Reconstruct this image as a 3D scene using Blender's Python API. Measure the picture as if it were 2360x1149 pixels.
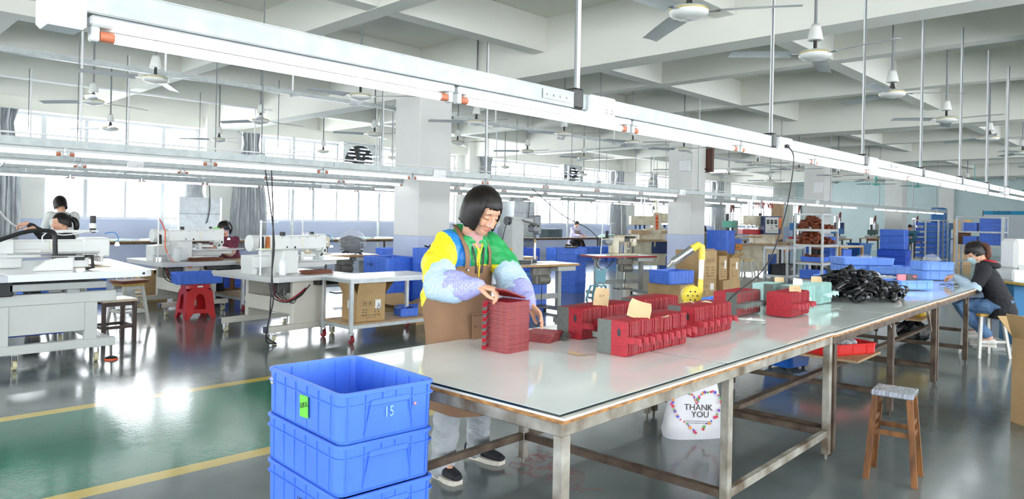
import bpy, bmesh, math, random
import numpy as np
from mathutils import Vector, Matrix
from math import sin, cos, pi, radians as RD, sqrt

S = bpy.context.scene
for o in list(bpy.data.objects): bpy.data.objects.remove(o)
COL = S.collection

# ---------------------------------------------------------------- camera
FPX, CX, CY, YAW, ROLL, EYE = 1637.0, 1180.0, 502.0, 0.797, 0.020, 1.42
fw = np.array([sin(YAW), cos(YAW), 0.0]); _r = np.array([cos(YAW), -sin(YAW), 0.0]); _u = np.array([0, 0, 1.0])
R2 = cos(ROLL)*_r + sin(ROLL)*_u; U2 = -sin(ROLL)*_r + cos(ROLL)*_u
def spot(px, py, z=0.0):
    """world point on the horizontal plane z seen at photograph pixel (px, py)"""
    d = R2*(px-CX)/FPX - U2*(py-CY)/FPX + fw
    t = (z-EYE)/d[2]
    return (d[0]*t, d[1]*t, z)
cam = bpy.data.cameras.new('camera'); camo = bpy.data.objects.new('camera', cam); COL.objects.link(camo)
cam.sensor_width = 36; cam.lens = FPX/2360*36; cam.shift_y = -(574.5-CY)/2360; cam.clip_end = 300; cam.clip_start = 0.02
camo.matrix_world = Matrix(((R2[0], U2[0], -fw[0], 0), (R2[1], U2[1], -fw[1], 0), (R2[2], U2[2], -fw[2], EYE), (0, 0, 0, 1)))
S.camera = camo

# ---------------------------------------------------------------- light, sky, exposure
S.view_settings.view_transform = 'Standard'; S.view_settings.look = 'None'
S.view_settings.exposure = 0.60; S.view_settings.gamma = 1.0; S.view_settings.use_curve_mapping = False
SKY = 8.2; TUBE = 6.5
w = bpy.data.worlds.new('sky'); S.world = w; w.use_nodes = True
bg = w.node_tree.nodes['Background']; bg.inputs[0].default_value = (0.93, 0.965, 1.0, 1); bg.inputs[1].default_value = SKY
try:
    S.cycles.max_bounces = 10; S.cycles.diffuse_bounces = 6; S.cycles.glossy_bounces = 4; S.cycles.transparent_max_bounces = 16
    S.cycles.transmission_bounces = 6; S.cycles.caustics_reflective = False; S.cycles.caustics_refractive = False
    S.cycles.sample_clamp_indirect = 6; S.cycles.use_denoising = True; S.cycles.use_fast_gi = False
except Exception: pass
def portal(x0, x1, y, z0, z1, rz):
    L = bpy.data.lights.new('window_portal', 'AREA'); L.shape = 'RECTANGLE'; L.size = x1-x0; L.size_y = z1-z0
    o = bpy.data.objects.new('window_portal', L); COL.objects.link(o)
    L.cycles.is_portal = True
    o.location = ((x0+x1)/2, y, (z0+z1)/2) if rz in (0, pi) else (y, (x0+x1)/2, (z0+z1)/2)
    o.rotation_euler = (pi/2, 0, rz)
    return o

# ---------------------------------------------------------------- materials
def lin(c):
    c = c/255 if c > 1 else c
    return c/12.92 if c <= 0.04045 else ((c+0.055)/1.055)**2.4
def rgb(*c): return (lin(float(c[0])*1.0000001), lin(float(c[1])*1.0000001), lin(float(c[2])*1.0000001), 1)
MATS = {}
def mat(name, c, rough=0.5, metal=0.0, var=0.0, scale=8.0, bump=0.0, bscale=60.0, spec=0.5, coat=0.0, c2=None, detail=3.0, stretch=None, sheen=0.0, sss=0.0):
    """procedural surface: colour varied by noise between c and c2, optional fine relief"""
    if name in MATS: return MATS[name]
    m = bpy.data.materials.new(name); m.use_nodes = True; nt = m.node_tree; b = nt.nodes['Principled BSDF']
    b.inputs['Base Color'].default_value = rgb(*c); b.inputs['Roughness'].default_value = rough
    b.inputs['Metallic'].default_value = metal; b.inputs['Specular IOR Level'].default_value = spec
    if coat: b.inputs['Coat Weight'].default_value = coat; b.inputs['Coat Roughness'].default_value = 0.08
    if sheen: b.inputs['Sheen Weight'].default_value = sheen
    if sss: b.inputs['Subsurface Weight'].default_value = sss; b.inputs['Subsurface Radius'].default_value = (0.01, 0.004, 0.002)
    tc = nt.nodes.new('ShaderNodeTexCoord'); src = tc.outputs['Object']
    if stretch:
        mp = nt.nodes.new('ShaderNodeMapping'); mp.inputs['Scale'].default_value = stretch; nt.links.new(src, mp.inputs[0]); src = mp.outputs[0]
    if var or c2:
        n = nt.nodes.new('ShaderNodeTexNoise'); n.inputs['Scale'].default_value = scale; n.inputs['Detail'].default_value = detail
        nt.links.new(src, n.inputs['Vector'])
        r = nt.nodes.new('ShaderNodeValToRGB'); e = r.color_ramp.elements
        a = c2 if c2 else [max(0, x*(1-var)) for x in c]
        e[0].position = 0.35; e[1].position = 0.65; e[0].color = rgb(*a); e[1].color = rgb(*c)
        nt.links.new(n.outputs['Fac'], r.inputs['Fac']); nt.links.new(r.outputs[0], b.inputs['Base Color'])
    if bump:
        n2 = nt.nodes.new('ShaderNodeTexNoise'); n2.inputs['Scale'].default_value = bscale; n2.inputs['Detail'].default_value = 2
        nt.links.new(src, n2.inputs['Vector'])
        bp = nt.nodes.new('ShaderNodeBump'); bp.inputs['Strength'].default_value = bump; bp.inputs['Distance'].default_value = 0.01
        nt.links.new(n2.outputs['Fac'], bp.inputs['Height']); nt.links.new(bp.outputs[0], b.inputs['Normal'])
    MATS[name] = m
    return m
def emit(name, c, s):
    m = bpy.data.materials.new(name); m.use_nodes = True; nt = m.node_tree; b = nt.nodes['Principled BSDF']
    b.inputs['Base Color'].default_value = (0.8, 0.8, 0.8, 1); b.inputs['Emission Color'].default_value = (*c, 1); b.inputs['Emission Strength'].default_value = s
    MATS[name] = m; return m
def clear(name, c, alpha, rough=0.1):
    """thin clear sheet: mostly transparent with a glossy skin"""
    m = bpy.data.materials.new(name); m.use_nodes = True; nt = m.node_tree; nt.nodes.clear()
    out = nt.nodes.new('ShaderNodeOutputMaterial'); mx = nt.nodes.new('ShaderNodeMixShader'); t = nt.nodes.new('ShaderNodeBsdfTransparent'); g = nt.nodes.new('ShaderNodeBsdfPrincipled')
    g.inputs['Base Color'].default_value = rgb(*c); g.inputs['Roughness'].default_value = rough
    mx.inputs[0].default_value = alpha
    nt.links.new(t.outputs[0], mx.inputs[1]); nt.links.new(g.outputs[0], mx.inputs[2]); nt.links.new(mx.outputs[0], out.inputs[0])
    MATS[name] = m; return m

white_wall = mat('wall_white_paint', (226, 226, 222), 0.7, var=0.02, scale=1.5, bump=0.05, bscale=30)
blue_wall = mat('wall_blue_paint', (196, 206, 232), 0.55, var=0.03, scale=1.5)
pale_blue_wall = mat('wall_pale_blue_paint', (196, 214, 214), 0.6, var=0.03, scale=1.0)
ceil_m = mat('ceiling_paint', (224, 224, 216), 0.8, var=0.03, scale=0.7)
beige = mat('machine_beige_paint', (214, 211, 200), 0.4, var=0.03, scale=3)
mwhite = mat('machine_white_paint', (224, 226, 224), 0.35, var=0.03, scale=4)
mgrey = mat('machine_grey_plastic', (180, 183, 182), 0.45, var=0.05, scale=5)
cream = mat('machine_cream_paint', (226, 219, 196), 0.4, var=0.08, scale=6, c2=(205, 192, 160))
pgrey = mat('dark_grey_paint', (70, 76, 86), 0.5)
lam_white = mat('laminate_white', (236, 238, 240), 0.22, var=0.015, scale=3)
lam_edge = mat('laminate_wood_edge', (196, 152, 92), 0.5, var=0.2, scale=20, stretch=(1, 1, 6))
galv = mat('galvanised_steel', (196, 202, 204), 0.4, metal=0.6, var=0.08, scale=9, detail=4)
tray_m = mat('galvanised_tray', (178, 185, 185), 0.42, metal=0.35, var=0.08, scale=14, detail=4)
white_pl = mat('white_plastic', (236, 237, 238), 0.35)
fan_white = mat('fan_white_enamel', (222, 224, 220), 0.3, var=0.03)
blade_m = mat('fan_blade_enamel', (205, 211, 214), 0.35, metal=0.2, var=0.05)
rod_m = mat('painted_rod_grey', (120, 124, 126), 0.45, metal=0.3)
gold = mat('gold_trim', (200, 180, 96), 0.35, metal=0.6)
black = mat('black_rubber', (22, 23, 26), 0.45)
blackp = mat('black_plastic', (28, 30, 34), 0.35, var=0.2)
steel = mat('bright_steel', (200, 202, 204), 0.22, metal=0.9, var=0.08)
dsteel = mat('dark_steel', (80, 80, 80), 0.4, metal=0.7, var=0.2)
rust = mat('rusty_iron_tube', (104, 90, 76), 0.62, metal=0.15, c2=(62, 46, 34), scale=7, detail=6, bump=0.25, bscale=60)
rustp = mat('worn_white_iron_tube', (172, 170, 160), 0.6, metal=0.1, c2=(98, 84, 66), scale=5.5, detail=7, bump=0.25, bscale=60)
crate_m = mat('crate_blue_plastic', (80, 128, 234), 0.36, var=0.05, scale=5, bump=0.04, bscale=25)
crate_p = mat('crate_pale_blue_plastic', (112, 158, 240), 0.42, var=0.05, scale=5)
crate_d = mat('crate_deep_blue_plastic', (52, 98, 220), 0.36, var=0.07, scale=5)
carton_m = mat('brown_cardboard', (190, 158, 112), 0.75, var=0.07, scale=4, bump=0.06, bscale=40)
carton_in = mat('cardboard_inside', (160, 128, 88), 0.8, var=0.06)
tape_m = mat('packing_tape', (200, 172, 118), 0.25, var=0.04)
ink = mat('black_ink', (30, 28, 28), 0.6)
brown_ink = mat('brown_ink', (92, 72, 52), 0.7)
blue_ink = mat('blue_ink', (60, 80, 130), 0.6)
paper = mat('white_paper', (240, 240, 236), 0.7)
kraft = mat('kraft_label_paper', (212, 184, 142), 0.75, var=0.06, scale=12)
cream_paper = mat('cream_paper', (236, 228, 186), 0.7)
green_paper = mat('green_label', (112, 220, 70), 0.5)
plastic_red = mat('red_plastic', (208, 38, 44), 0.3, var=0.08)
wood = mat('worn_wood', (140, 90, 42), 0.55, c2=(84, 50, 24), scale=7, stretch=(3, 3, 0.6), bump=0.1)
ply = mat('plywood', (196, 164, 124), 0.6, var=0.12, scale=5, stretch=(1, 4, 1))
skin = mat('skin', (222, 172, 142), 0.5, var=0.05, scale=14, sss=0.08)
hair_m = mat('black_hair', (22, 15, 13), 0.36, spec=0.3, var=0.35, scale=40, stretch=(5, 5, 0.35), bump=0.22, bscale=70, detail=2)
hair_b = mat('reddish_brown_hair', (98, 50, 24), 0.45, var=0.35, scale=40, stretch=(5, 5, 0.35), bump=0.4, bscale=90)
lamp_tube = emit('lit_fluorescent_tube', (0.96, 0.97, 1.0), TUBE)
lamp_small = emit('lit_work_lamp', (0.85, 0.92, 1.0), 14)
copper = mat('orange_brown_tube_end', (196, 116, 84), 0.4)
glass_m = clear('window_glass', (235, 245, 250), 0.06, 0.02)
film = clear('clear_plastic_film', (225, 230, 235), 0.24, 0.10)
cloth_grey = mat('grey_curtain_cloth', (196, 200, 204), 0.45, scale=5, stretch=(3, 3, 0.6), bump=0.4, bscale=12, c2=(160, 166, 172), sheen=0.2)

# ---------------------------------------------------------------- mesh helpers
def V3(p): return Vector((p[0], p[1], p[2]))
def TR(x=0, y=0, z=0, rz=0, rx=0, ry=0):
    return Matrix.Translation((x, y, z)) @ Matrix.Rotation(rz, 4, 'Z') @ Matrix.Rotation(ry, 4, 'Y') @ Matrix.Rotation(rx, 4, 'X')
class MB:
    def __init__(s): s.v = []; s.f = []; s.m = []; s.s = []
    def add(s, vs, fs, m=0, sm=False, T=None):
        o = len(s.v)
        for p in vs:
            p = T @ V3(p) if T is not None else p
            s.v.append((p[0], p[1], p[2]))
        for f in fs:
            s.f.append([i+o for i in f]); s.m.append(m); s.s.append(sm)
        return s
    def box(s, x0, x1, y0, y1, z0, z1, m=0, b=0.0, T=None):
        if x0 > x1: x0, x1 = x1, x0
        if y0 > y1: y0, y1 = y1, y0
        if z0 > z1: z0, z1 = z1, z0
        if b <= 0:
            vs = [(x, y, z) for z in (z0, z1) for y in (y0, y1) for x in (x0, x1)]
            return s.add(vs, [(0, 2, 3, 1), (4, 5, 7, 6), (0, 1, 5, 4), (2, 6, 7, 3), (0, 4, 6, 2), (1, 3, 7, 5)], m, False, T)
        b = min(b, (x1-x0)/2.05, (y1-y0)/2.05, (z1-z0)/2.05)
        c = ((x0+x1)/2, (y0+y1)/2, (z0+z1)/2); h = ((x1-x0)/2, (y1-y0)/2, (z1-z0)/2)
        ix = {}; vs = []
        for sx in (-1, 1):
            for sy in (-1, 1):
                for sz in (-1, 1):
                    sg = (sx, sy, sz)
                    for a in range(3):
                        ix[(sg, a)] = len(vs)
                        vs.append(tuple(c[k]+sg[k]*(h[k] if k == a else h[k]-b) for k in range(3)))
        fs = []
        for a in range(3):
            k, l = (a+1) % 3, (a+2) % 3
            for sa in (-1, 1):
                q = []
                for (p, r) in ((-1, -1), (1, -1), (1, 1), (-1, 1)):
                    sg = [0]*3; sg[a] = sa; sg[k] = p; sg[l] = r; q.append(ix[(tuple(sg), a)])
                fs.append(q if sa > 0 else q[::-1])
            for p in (-1, 1):
                for r in (-1, 1):
                    g0 = [0]*3; g0[a] = -1; g0[k] = p; g0[l] = r; g1 = list(g0); g1[a] = 1
                    q = [ix[(tuple(g0), k)], ix[(tuple(g1), k)], ix[(tuple(g1), l)], ix[(tuple(g0), l)]]
                    fs.append(q if p*r < 0 else q[::-1])
        for sx in (-1, 1):
            for sy in (-1, 1):
                for sz in (-1, 1):
                    q = [ix[((sx, sy, sz), a)] for a in range(3)]
                    fs.append(q if sx*sy*sz > 0 else q[::-1])
        return s.add(vs, fs, m, False, T)
    def loft(s, rings, m=0, sm=True, cap=True, closed=True, T=None):
        n = len(rings[0]); vs = [p for r in rings for p in r]; fs = []
        for i in range(len(rings)-1):
            for j in range(n if closed else n-1):
                k = (j+1) % n
                fs.append((i*n+j, i*n+k, (i+1)*n+k, (i+1)*n+j))
        s.add(vs, fs, m, sm, T)
        if cap and closed:
            s.add(list(rings[0]), [tuple(range(n))[::-1]], m, False, T); s.add(list(rings[-1]), [tuple(range(n))], m, False, T)
        return s
    def tube(s, pts, r, n=8, m=0, sm=True, cap=True, T=None, round_=False, flat=1.0, up=None, closed=False):
        pts = [V3(p) for p in pts]; N = len(pts)
        rr = list(r) if hasattr(r, '__len__') else [r]*N
        if round_:
            d0 = (pts[0]-pts[1]).normalized(); d1 = (pts[-1]-pts[-2]).normalized()
            a = [pts[0]+d0*rr[0]*k for k in (0.98, 0.8, 0.45)]; b_ = [pts[-1]+d1*rr[-1]*k for k in (0.45, 0.8, 0.98)]
            q = [rr[0]*k for k in (0.2, 0.6, 0.89)]; q2 = [rr[-1]*k for k in (0.89, 0.6, 0.2)]
            pts = a+pts+b_; rr = q+rr+q2; N = len(pts)
        rings = []; prev = None
        for i, p in enumerate(pts):
            if closed: d = pts[(i+1) % N]-pts[i-1]
            else: d = pts[min(i+1, N-1)]-pts[max(i-1, 0)]
            if d.length < 1e-9: d = Vector((0, 0, 1))
            d.normalize()
            if prev is None:
                a = Vector(up) if up else (Vector((0, 0, 1)) if abs(d.z) < 0.9 else Vector((1, 0, 0)))
                x = d.cross(a).normalized()
            else:
                x = (prev - d*prev.dot(d)).normalized()
            prev = x; y = d.cross(x)
            rings.append([p + x*(rr[i]*cos(2*pi*k/n)) + y*(rr[i]*flat*sin(2*pi*k/n)) for k in range(n)])
        if closed: rings.append(rings[0]); cap = False
        return s.loft(rings, m, sm, cap, True, T)
    def cyl(s, p0, p1, r0, r1=None, n=14, m=0, sm=True, T=None): return s.tube([p0, p1], [r0, r0 if r1 is None else r1], n, m, sm, True, T)
    def bar(s, p0, p1, w_, h_, m=0, T=None, up=(0, 0, 1)):
        p0, p1 = V3(p0), V3(p1); d = (p1-p0).normalized(); u_ = Vector(up)
        if abs(d.dot(u_)) > 0.95: u_ = Vector((0, 1, 0))
        x = d.cross(u_).normalized(); y = x.cross(d)
        R = [[p + x*(a*w_/2) + y*(b*h_/2) for a, b in ((-1, -1), (1, -1), (1, 1), (-1, 1))] for p in (p0, p1)]
        return s.loft(R, m, False, True, True, T)
    def lathe(s, prof, n=20, m=0, sm=True, T=None):
        rings = [[(r*cos(2*pi*k/n), r*sin(2*pi*k/n), z) for k in range(n)] for r, z in prof]
        return s.loft(rings, m, sm, True, True, T)
    def ball(s, c, r, n=12, m=0, T=None):
        r = r if hasattr(r, '__len__') else (r, r, r); k = n//2+1
        rings = [[(c[0]+r[0]*sin(a)*cos(2*pi*j/n), c[1]+r[1]*sin(a)*sin(2*pi*j/n), c[2]-r[2]*cos(a)) for j in range(n)] for a in [0.12+(pi-0.24)*i/(k-1) for i in range(k)]]
        return s.loft(rings, m, True, True, True, T)
    def prism(s, poly, z0, z1, m=0, T=None, sm=False):
        return s.loft([[(x, y, z0) for x, y in poly], [(x, y, z1) for x, y in poly]], m, sm, True, True, T)
    def mesh(s, name, mats):
        me = bpy.data.meshes.new(name); me.from_pydata(s.v, [], s.f)
        for mm in (mats if isinstance(mats, (list, tuple)) else [mats]): me.materials.append(mm)
        me.polygons.foreach_set('material_index', s.m); me.polygons.foreach_set('use_smooth', s.s); me.update()
        return me
    def build(s, name, mats, parent=None, **k): return put(name, s.mesh(name, mats), parent, **k)
def put(name, me, parent=None, loc=None, rz=None, label=None, cat=None, group=None, kind=None, rot=None):
    o = bpy.data.objects.new(name, me); COL.objects.link(o)
    if parent is not None: o.parent = parent
    if loc is not None: o.location = loc
    if rz is not None: o.rotation_euler = (0, 0, rz)
    if rot is not None: o.rotation_euler = rot
    return tag(o, label, cat, group, kind)
def tag(o, label=None, cat=None, group=None, kind=None):
    if label: o['label'] = label
    if cat: o['category'] = cat
    if group: o['group'] = group
    if kind: o['kind'] = kind
    return o
def thing(name, label, cat, loc=(0, 0, 0), rz=0.0, group=None):
    return put(name, None, None, loc, rz, label, cat, group)
def dup(root, loc=None, rz=None, label=None, group=None):
    def cp(o, par):
        c = o.copy(); COL.objects.link(c); c.parent = par
        for ch in KIDS.get(o.name, []): cp(ch, c)
        return c
    KIDS = {}
    st = [root]
    while st:
        q = st.pop(); ks = list(q.children); KIDS[q.name] = ks; st += ks
    r = cp(root, None)
    if loc is not None: r.location = loc
    if rz is not None: r.rotation_euler = (0, 0, rz)
    if label: r['label'] = label
    if group: r['group'] = group
    return r
def rrect(w_, l_, r, k=3):
    """rounded rectangle outline, counter-clockwise"""
    out = []
    for cx, cy, a0 in ((w_/2-r, l_/2-r, 0), (-w_/2+r, l_/2-r, pi/2), (-w_/2+r, -l_/2+r, pi), (w_/2-r, -l_/2+r, 1.5*pi)):
        for i in range(k+1):
            a = a0+pi/2*i/k; out.append((cx+r*cos(a), cy+r*sin(a)))
    return out
def text(body, size, m, parent, T, name='lettering', ex=0.0004, align='CENTER', sx=1.0):
    cu = bpy.data.curves.new(name, 'FONT'); cu.body = body; cu.size = size; cu.extrude = ex; cu.align_x = align; cu.align_y = 'CENTER'; cu.resolution_u = 2
    cu.materials.append(m)
    tmp = bpy.data.objects.new(name, cu); me = bpy.data.meshes.new_from_object(tmp); bpy.data.objects.remove(tmp)
    o = bpy.data.objects.new(name, me); COL.objects.link(o); o.parent = parent
    o.matrix_local = T @ Matrix.Diagonal((sx, 1, 1, 1))
    return o
def facing(p, nrm, tilt=0.0, up=(0, 0, 1)):
    """matrix that lays text/labels in the plane whose normal is nrm, upright"""
    z = Vector(nrm).normalized(); x = Vector(up).cross(z)
    if x.length < 1e-5: x = Vector((1, 0, 0))
    x.normalize(); y = z.cross(x)
    M = Matrix(((x.x, y.x, z.x, p[0]), (x.y, y.y, z.y, p[1]), (x.z, y.z, z.z, p[2]), (0, 0, 0, 1)))
    return M @ Matrix.Rotation(tilt, 4, 'Z')
def nth(i):
    return '%d%s' % (i, 'th' if 10 <= i % 100 <= 20 else {1: 'st', 2: 'nd', 3: 'rd'}.get(i % 10, 'th'))
ORD = ['topmost', 'second', 'third', 'fourth', 'fifth', 'sixth', 'seventh', 'eighth', 'ninth', 'tenth', 'eleventh', 'twelfth']
NTH = ['first', 'second', 'third', 'fourth', 'fifth', 'sixth', 'seventh', 'eighth', 'ninth', 'tenth', 'eleventh', 'twelfth', 'thirteenth', 'fourteenth', 'fifteenth', 'sixteenth']
# ---------------------------------------------------------------- the hall
XA, XB, YL, YR, ZC = -7.0, 43.0, 18.2, -4.6, 4.3
floor_m = bpy.data.materials.new('polished_floor_paint'); floor_m.use_nodes = True
nt = floor_m.node_tree; b = nt.nodes['Principled BSDF']; N = nt.nodes.new; Lk = nt.links.new
tc = N('ShaderNodeTexCoord'); sp = N('ShaderNodeSeparateXYZ'); Lk(tc.outputs['Object'], sp.inputs[0])
def fmath(op, a, b_=None):
    n = N('ShaderNodeMath'); n.operation = op
    for i, q in enumerate((a, b_)):
        if q is None: continue
        if isinstance(q, (int, float)): n.inputs[i].default_value = q
        else: Lk(q, n.inputs[i])
    return n.outputs[0]
def band(y0, y1):
    return fmath('MULTIPLY', fmath('GREATER_THAN', sp.outputs[1], y0), fmath('LESS_THAN', sp.outputs[1], y1))
n1 = N('ShaderNodeTexNoise'); n1.inputs['Scale'].default_value = 1.2; n1.inputs['Detail'].default_value = 6; Lk(tc.outputs['Object'], n1.inputs['Vector'])
r1 = N('ShaderNodeValToRGB'); r1.color_ramp.elements[0].position = 0.3; r1.color_ramp.elements[1].position = 0.75
r1.color_ramp.elements[0].color = rgb(94, 104, 105); r1.color_ramp.elements[1].color = rgb(118, 128, 129); Lk(n1.outputs[0], r1.inputs[0])
r2 = N('ShaderNodeValToRGB'); r2.color_ramp.elements[0].position = 0.3; r2.color_ramp.elements[1].position = 0.75
r2.color_ramp.elements[0].color = rgb(14, 104, 80); r2.color_ramp.elements[1].color = rgb(26, 130, 102); Lk(n1.outputs[0], r2.inputs[0])
def mixc(f, a, b_):
    n = N('ShaderNodeMix'); n.data_type = 'RGBA'; Lk(f, n.inputs[0])
    for i, q in ((6, a), (7, b_)):
        if isinstance(q, tuple): n.inputs[i].default_value = q
        else: Lk(q, n.inputs[i])
    return n.outputs[2]
cc = mixc(band(4.06, 5.7), r1.outputs[0], r2.outputs[0])
cc = mixc(band(11.9, 13.2), cc, rgb(84, 150, 166))
cc = mixc(fmath('ADD', band(3.94, 4.06), band(5.7, 5.82)), cc, rgb(206, 180, 84))
vn = N('ShaderNodeTexNoise'); vn.inputs['Scale'].default_value = 9; vn.inputs['Detail'].default_value = 8; Lk(tc.outputs['Object'], vn.inputs['Vector'])
rr_ = N('ShaderNodeMapRange'); rr_.inputs[3].default_value = 0.07; rr_.inputs[4].default_value = 0.19; Lk(vn.outputs[0], rr_.inputs[0]); Lk(rr_.outputs[0], b.inputs['Roughness'])
Lk(cc, b.inputs['Base Color']); b.inputs['Specular IOR Level'].default_value = 0.8
bn = N('ShaderNodeTexNoise'); bn.inputs['Scale'].default_value = 45; bn.inputs['Detail'].default_value = 4; Lk(tc.outputs['Object'], bn.inputs['Vector'])
bb = N('ShaderNodeBump'); bb.inputs['Strength'].default_value = 0.12; bb.inputs['Distance'].default_value = 0.004; Lk(bn.outputs[0], bb.inputs['Height']); Lk(bb.outputs[0], b.inputs['Normal'])
MB().box(XA, XB, YR, YL, -0.15, 0).build('floor', floor_m, kind='structure')
ceiling = MB().box(XA, XB+0.3, YR-0.3, YL+0.3, ZC, ZC+0.2).build('ceiling', ceil_m, kind='structure')
GX = [7.8+2.95*k for k in range(-5, 12)]; GY = [9.83+2.9*k for k in range(-5, 3)]
for k, x in enumerate(GX):
    main = (k-5) % 3 == 0; hw = 0.2 if main else 0.13
    MB().box(x-hw, x+hw, YR, YL, 3.5 if main else 3.8, ZC).build('beam', ceil_m, ceiling)
for k, y in enumerate(GY):
    main = (k-5) % 3 == 0; hw = 0.16 if main else 0.12
    MB().box(XA, XB, y-hw, y+hw, 3.62 if main else 3.806, ZC-0.002).build('beam', ceil_m, ceiling)
# columns
for k in range(-1, 5):
    for y in (9.83, 1.13):
        x = 7.8+8.85*k
        if y == 1.13 and x < 24: continue
        cmb = MB().box(x-0.35, x+0.35, y-0.35, y+0.35, 1.08, 3.5, 0, 0.012).box(x-0.352, x+0.352, y-0.352, y+0.352, 0, 1.08, 1, 0.012)
        cmb.build('column', [white_wall, blue_wall], kind='structure')
# walls
def wall_x(name, y0, y1, openings, side):
    """wall running along x; openings = [(x0,x1,z0,z1)]"""
    mb = MB(); xs = sorted(set([XA, XB]+[o[0] for o in openings]+[o[1] for o in openings]))
    for a, c in zip(xs[:-1], xs[1:]):
        ops = sorted([o for o in openings if o[0] <= a+1e-6 and o[1] >= c-1e-6], key=lambda o: o[2])
        z = 0.0
        segs = []
        for o in ops: segs.append((z, o[2])); z = o[3]
        segs.append((z, ZC))
        for s0, s1 in segs:
            if s0 < 1.2 < s1 and not (a > -0.7 and c < 3.73 and s1 < 2.6 and y0 > 0): mb.box(a, c, y0, y1, s0, 1.2, 1); mb.box(a, c, y0, y1, 1.2, s1, 0)
            else: mb.box(a, c, y0, y1, s0, s1, 1 if s1 <= 1.2001 or (a > -0.7 and c < 3.96 and s1 < 2.6 and y0 > 0) else 0)
    return mb.build(name, [white_wall, blue_wall], kind='structure')
frame_m = mat('aluminium_window_frame', (196, 200, 204), 0.4, metal=0.3)
WN = [0]
def window(x0, x1, y, z0, z1, step=0.78, transom=2.5, sgn=1, ax='x', frames=True):
    WN[0] += 1
    P_ = (lambda a, b_, c, d, e, f, mb, m=0: mb.box(a, b_, c, d, e, f, m)) if ax == 'x' else (lambda a, b_, c, d, e, f, mb, m=0: mb.box(c, d, a, b_, e, f, m))
    mb = MB()
    P_(x0, x1, y-0.05, y+0.05, z0, z0+0.06, mb); P_(x0, x1, y-0.05, y+0.05, z1-0.06, z1, mb)
    P_(x0, x0+0.05, y-0.05, y+0.05, z0+0.06, z1-0.06, mb); P_(x1-0.05, x1, y-0.05, y+0.05, z0+0.06, z1-0.06, mb)
    n = max(1, round((x1-x0)/step)); tr = transom if transom and z0 < transom-0.3 else None
    wo = mb.build('window_%d' % WN[0], frame_m, kind='structure')
    zz = [z0+0.06, tr, z1-0.06] if tr else [z0+0.06, z1-0.06]
    if tr:
        q = MB(); P_(x0+0.05, x1-0.05, y-0.04, y+0.04, tr-0.035, tr+0.035, q); q.build('transom', frame_m, wo)
    for i in range(1, n):
        xx = x0+(x1-x0)*i/n; q = MB(); wd = 0.04 if i % 2 else 0.022
        P_(xx-wd, xx+wd, y-0.03, y+0.03, z0+0.06, z1-0.06, q); q.build('mullion', frame_m, wo)
    for i in range(n):
        for za, zb in zip(zz[:-1], zz[1:]):
            a, c = x0+(x1-x0)*i/n+0.03, x0+(x1-x0)*(i+1)/n-0.03
            q = MB(); P_(a, c, y-0.004, y+0.004, za+0.03, zb-0.03, q); q.build('pane', glass_m, wo)
    return wo
LW = [(-5.5, -1.2, 1.2, 3.5), (-0.6, 3.95, 2.55, 3.5), (3.95, 7.3, 1.2, 3.5), (8.3, 15.9, 1.2, 3.5), (17.1, 24.6, 1.2, 3.5), (25.8, 33.3, 1.2, 3.5), (34.5, 40.5, 1.2, 3.5)]
wall_x('wall_left', YL, YL+0.25, LW, 1)
for a in LW: window(a[0], a[1], YL+0.14, a[2], a[3])
for a in LW: portal(a[0], a[1], YL+0.3, a[2], a[3], 0)
RW = [(-5.6+8.7*k, 1.9+8.7*k, 0.9, 3.5) for k in range(5)]  # unseen right wall, set close with enlarged windows for more fill light
wall_x('wall_right', YR-0.25, YR, RW, -1)
for a in RW: window(a[0], a[1], YR-0.14, a[2], a[3], step=1.2)
for a in RW: portal(a[0], a[1], YR-0.3, a[2], a[3], pi)
# wall behind the camera, its unseen windows added for fill light; far end wall
bmw = MB()
for y0, y1, z0, z1 in ((YR-0.25, YL+0.25, 0, 0.9), (YR-0.25, YL+0.25, 3.4, ZC), (YR-0.25, -3.8, 0.9, 3.4), (1.0, 2.0, 0.9, 3.4), (9.5, 10.5, 0.9, 3.4), (16.5, YL+0.25, 0.9, 3.4)):
    bmw.box(XA-0.25, XA, y0, y1, z0, z1)
bmw.build('wall_back', white_wall, kind='structure')
for y0, y1 in ((-3.8, 1.0), (2.0, 9.5), (10.5, 16.5)):
    window(y0, y1, XA-0.14, 0.9, 3.4, step=1.2, ax='y'); portal(y0, y1, XA-0.3, 0.9, 3.4, pi/2)
MB().box(XB, XB+0.25, YR-0.25, YL+0.25, 0, ZC).build('wall_end', pale_blue_wall, kind='structure')
# pilasters on the window wall
for k in range(-1, 5):
    x = 7.8+8.85*k
    MB().box(x-0.45, x+0.45, YL-0.3, YL, 1.2, ZC, 0).box(x-0.452, x+0.452, YL-0.302, YL, 0, 1.2, 1).build('column', [white_wall, blue_wall], kind='structure')
MB().box(XA, XB, YL-0.12, YL, 3.52, 3.8).build('beam', ceil_m, ceiling)
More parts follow.
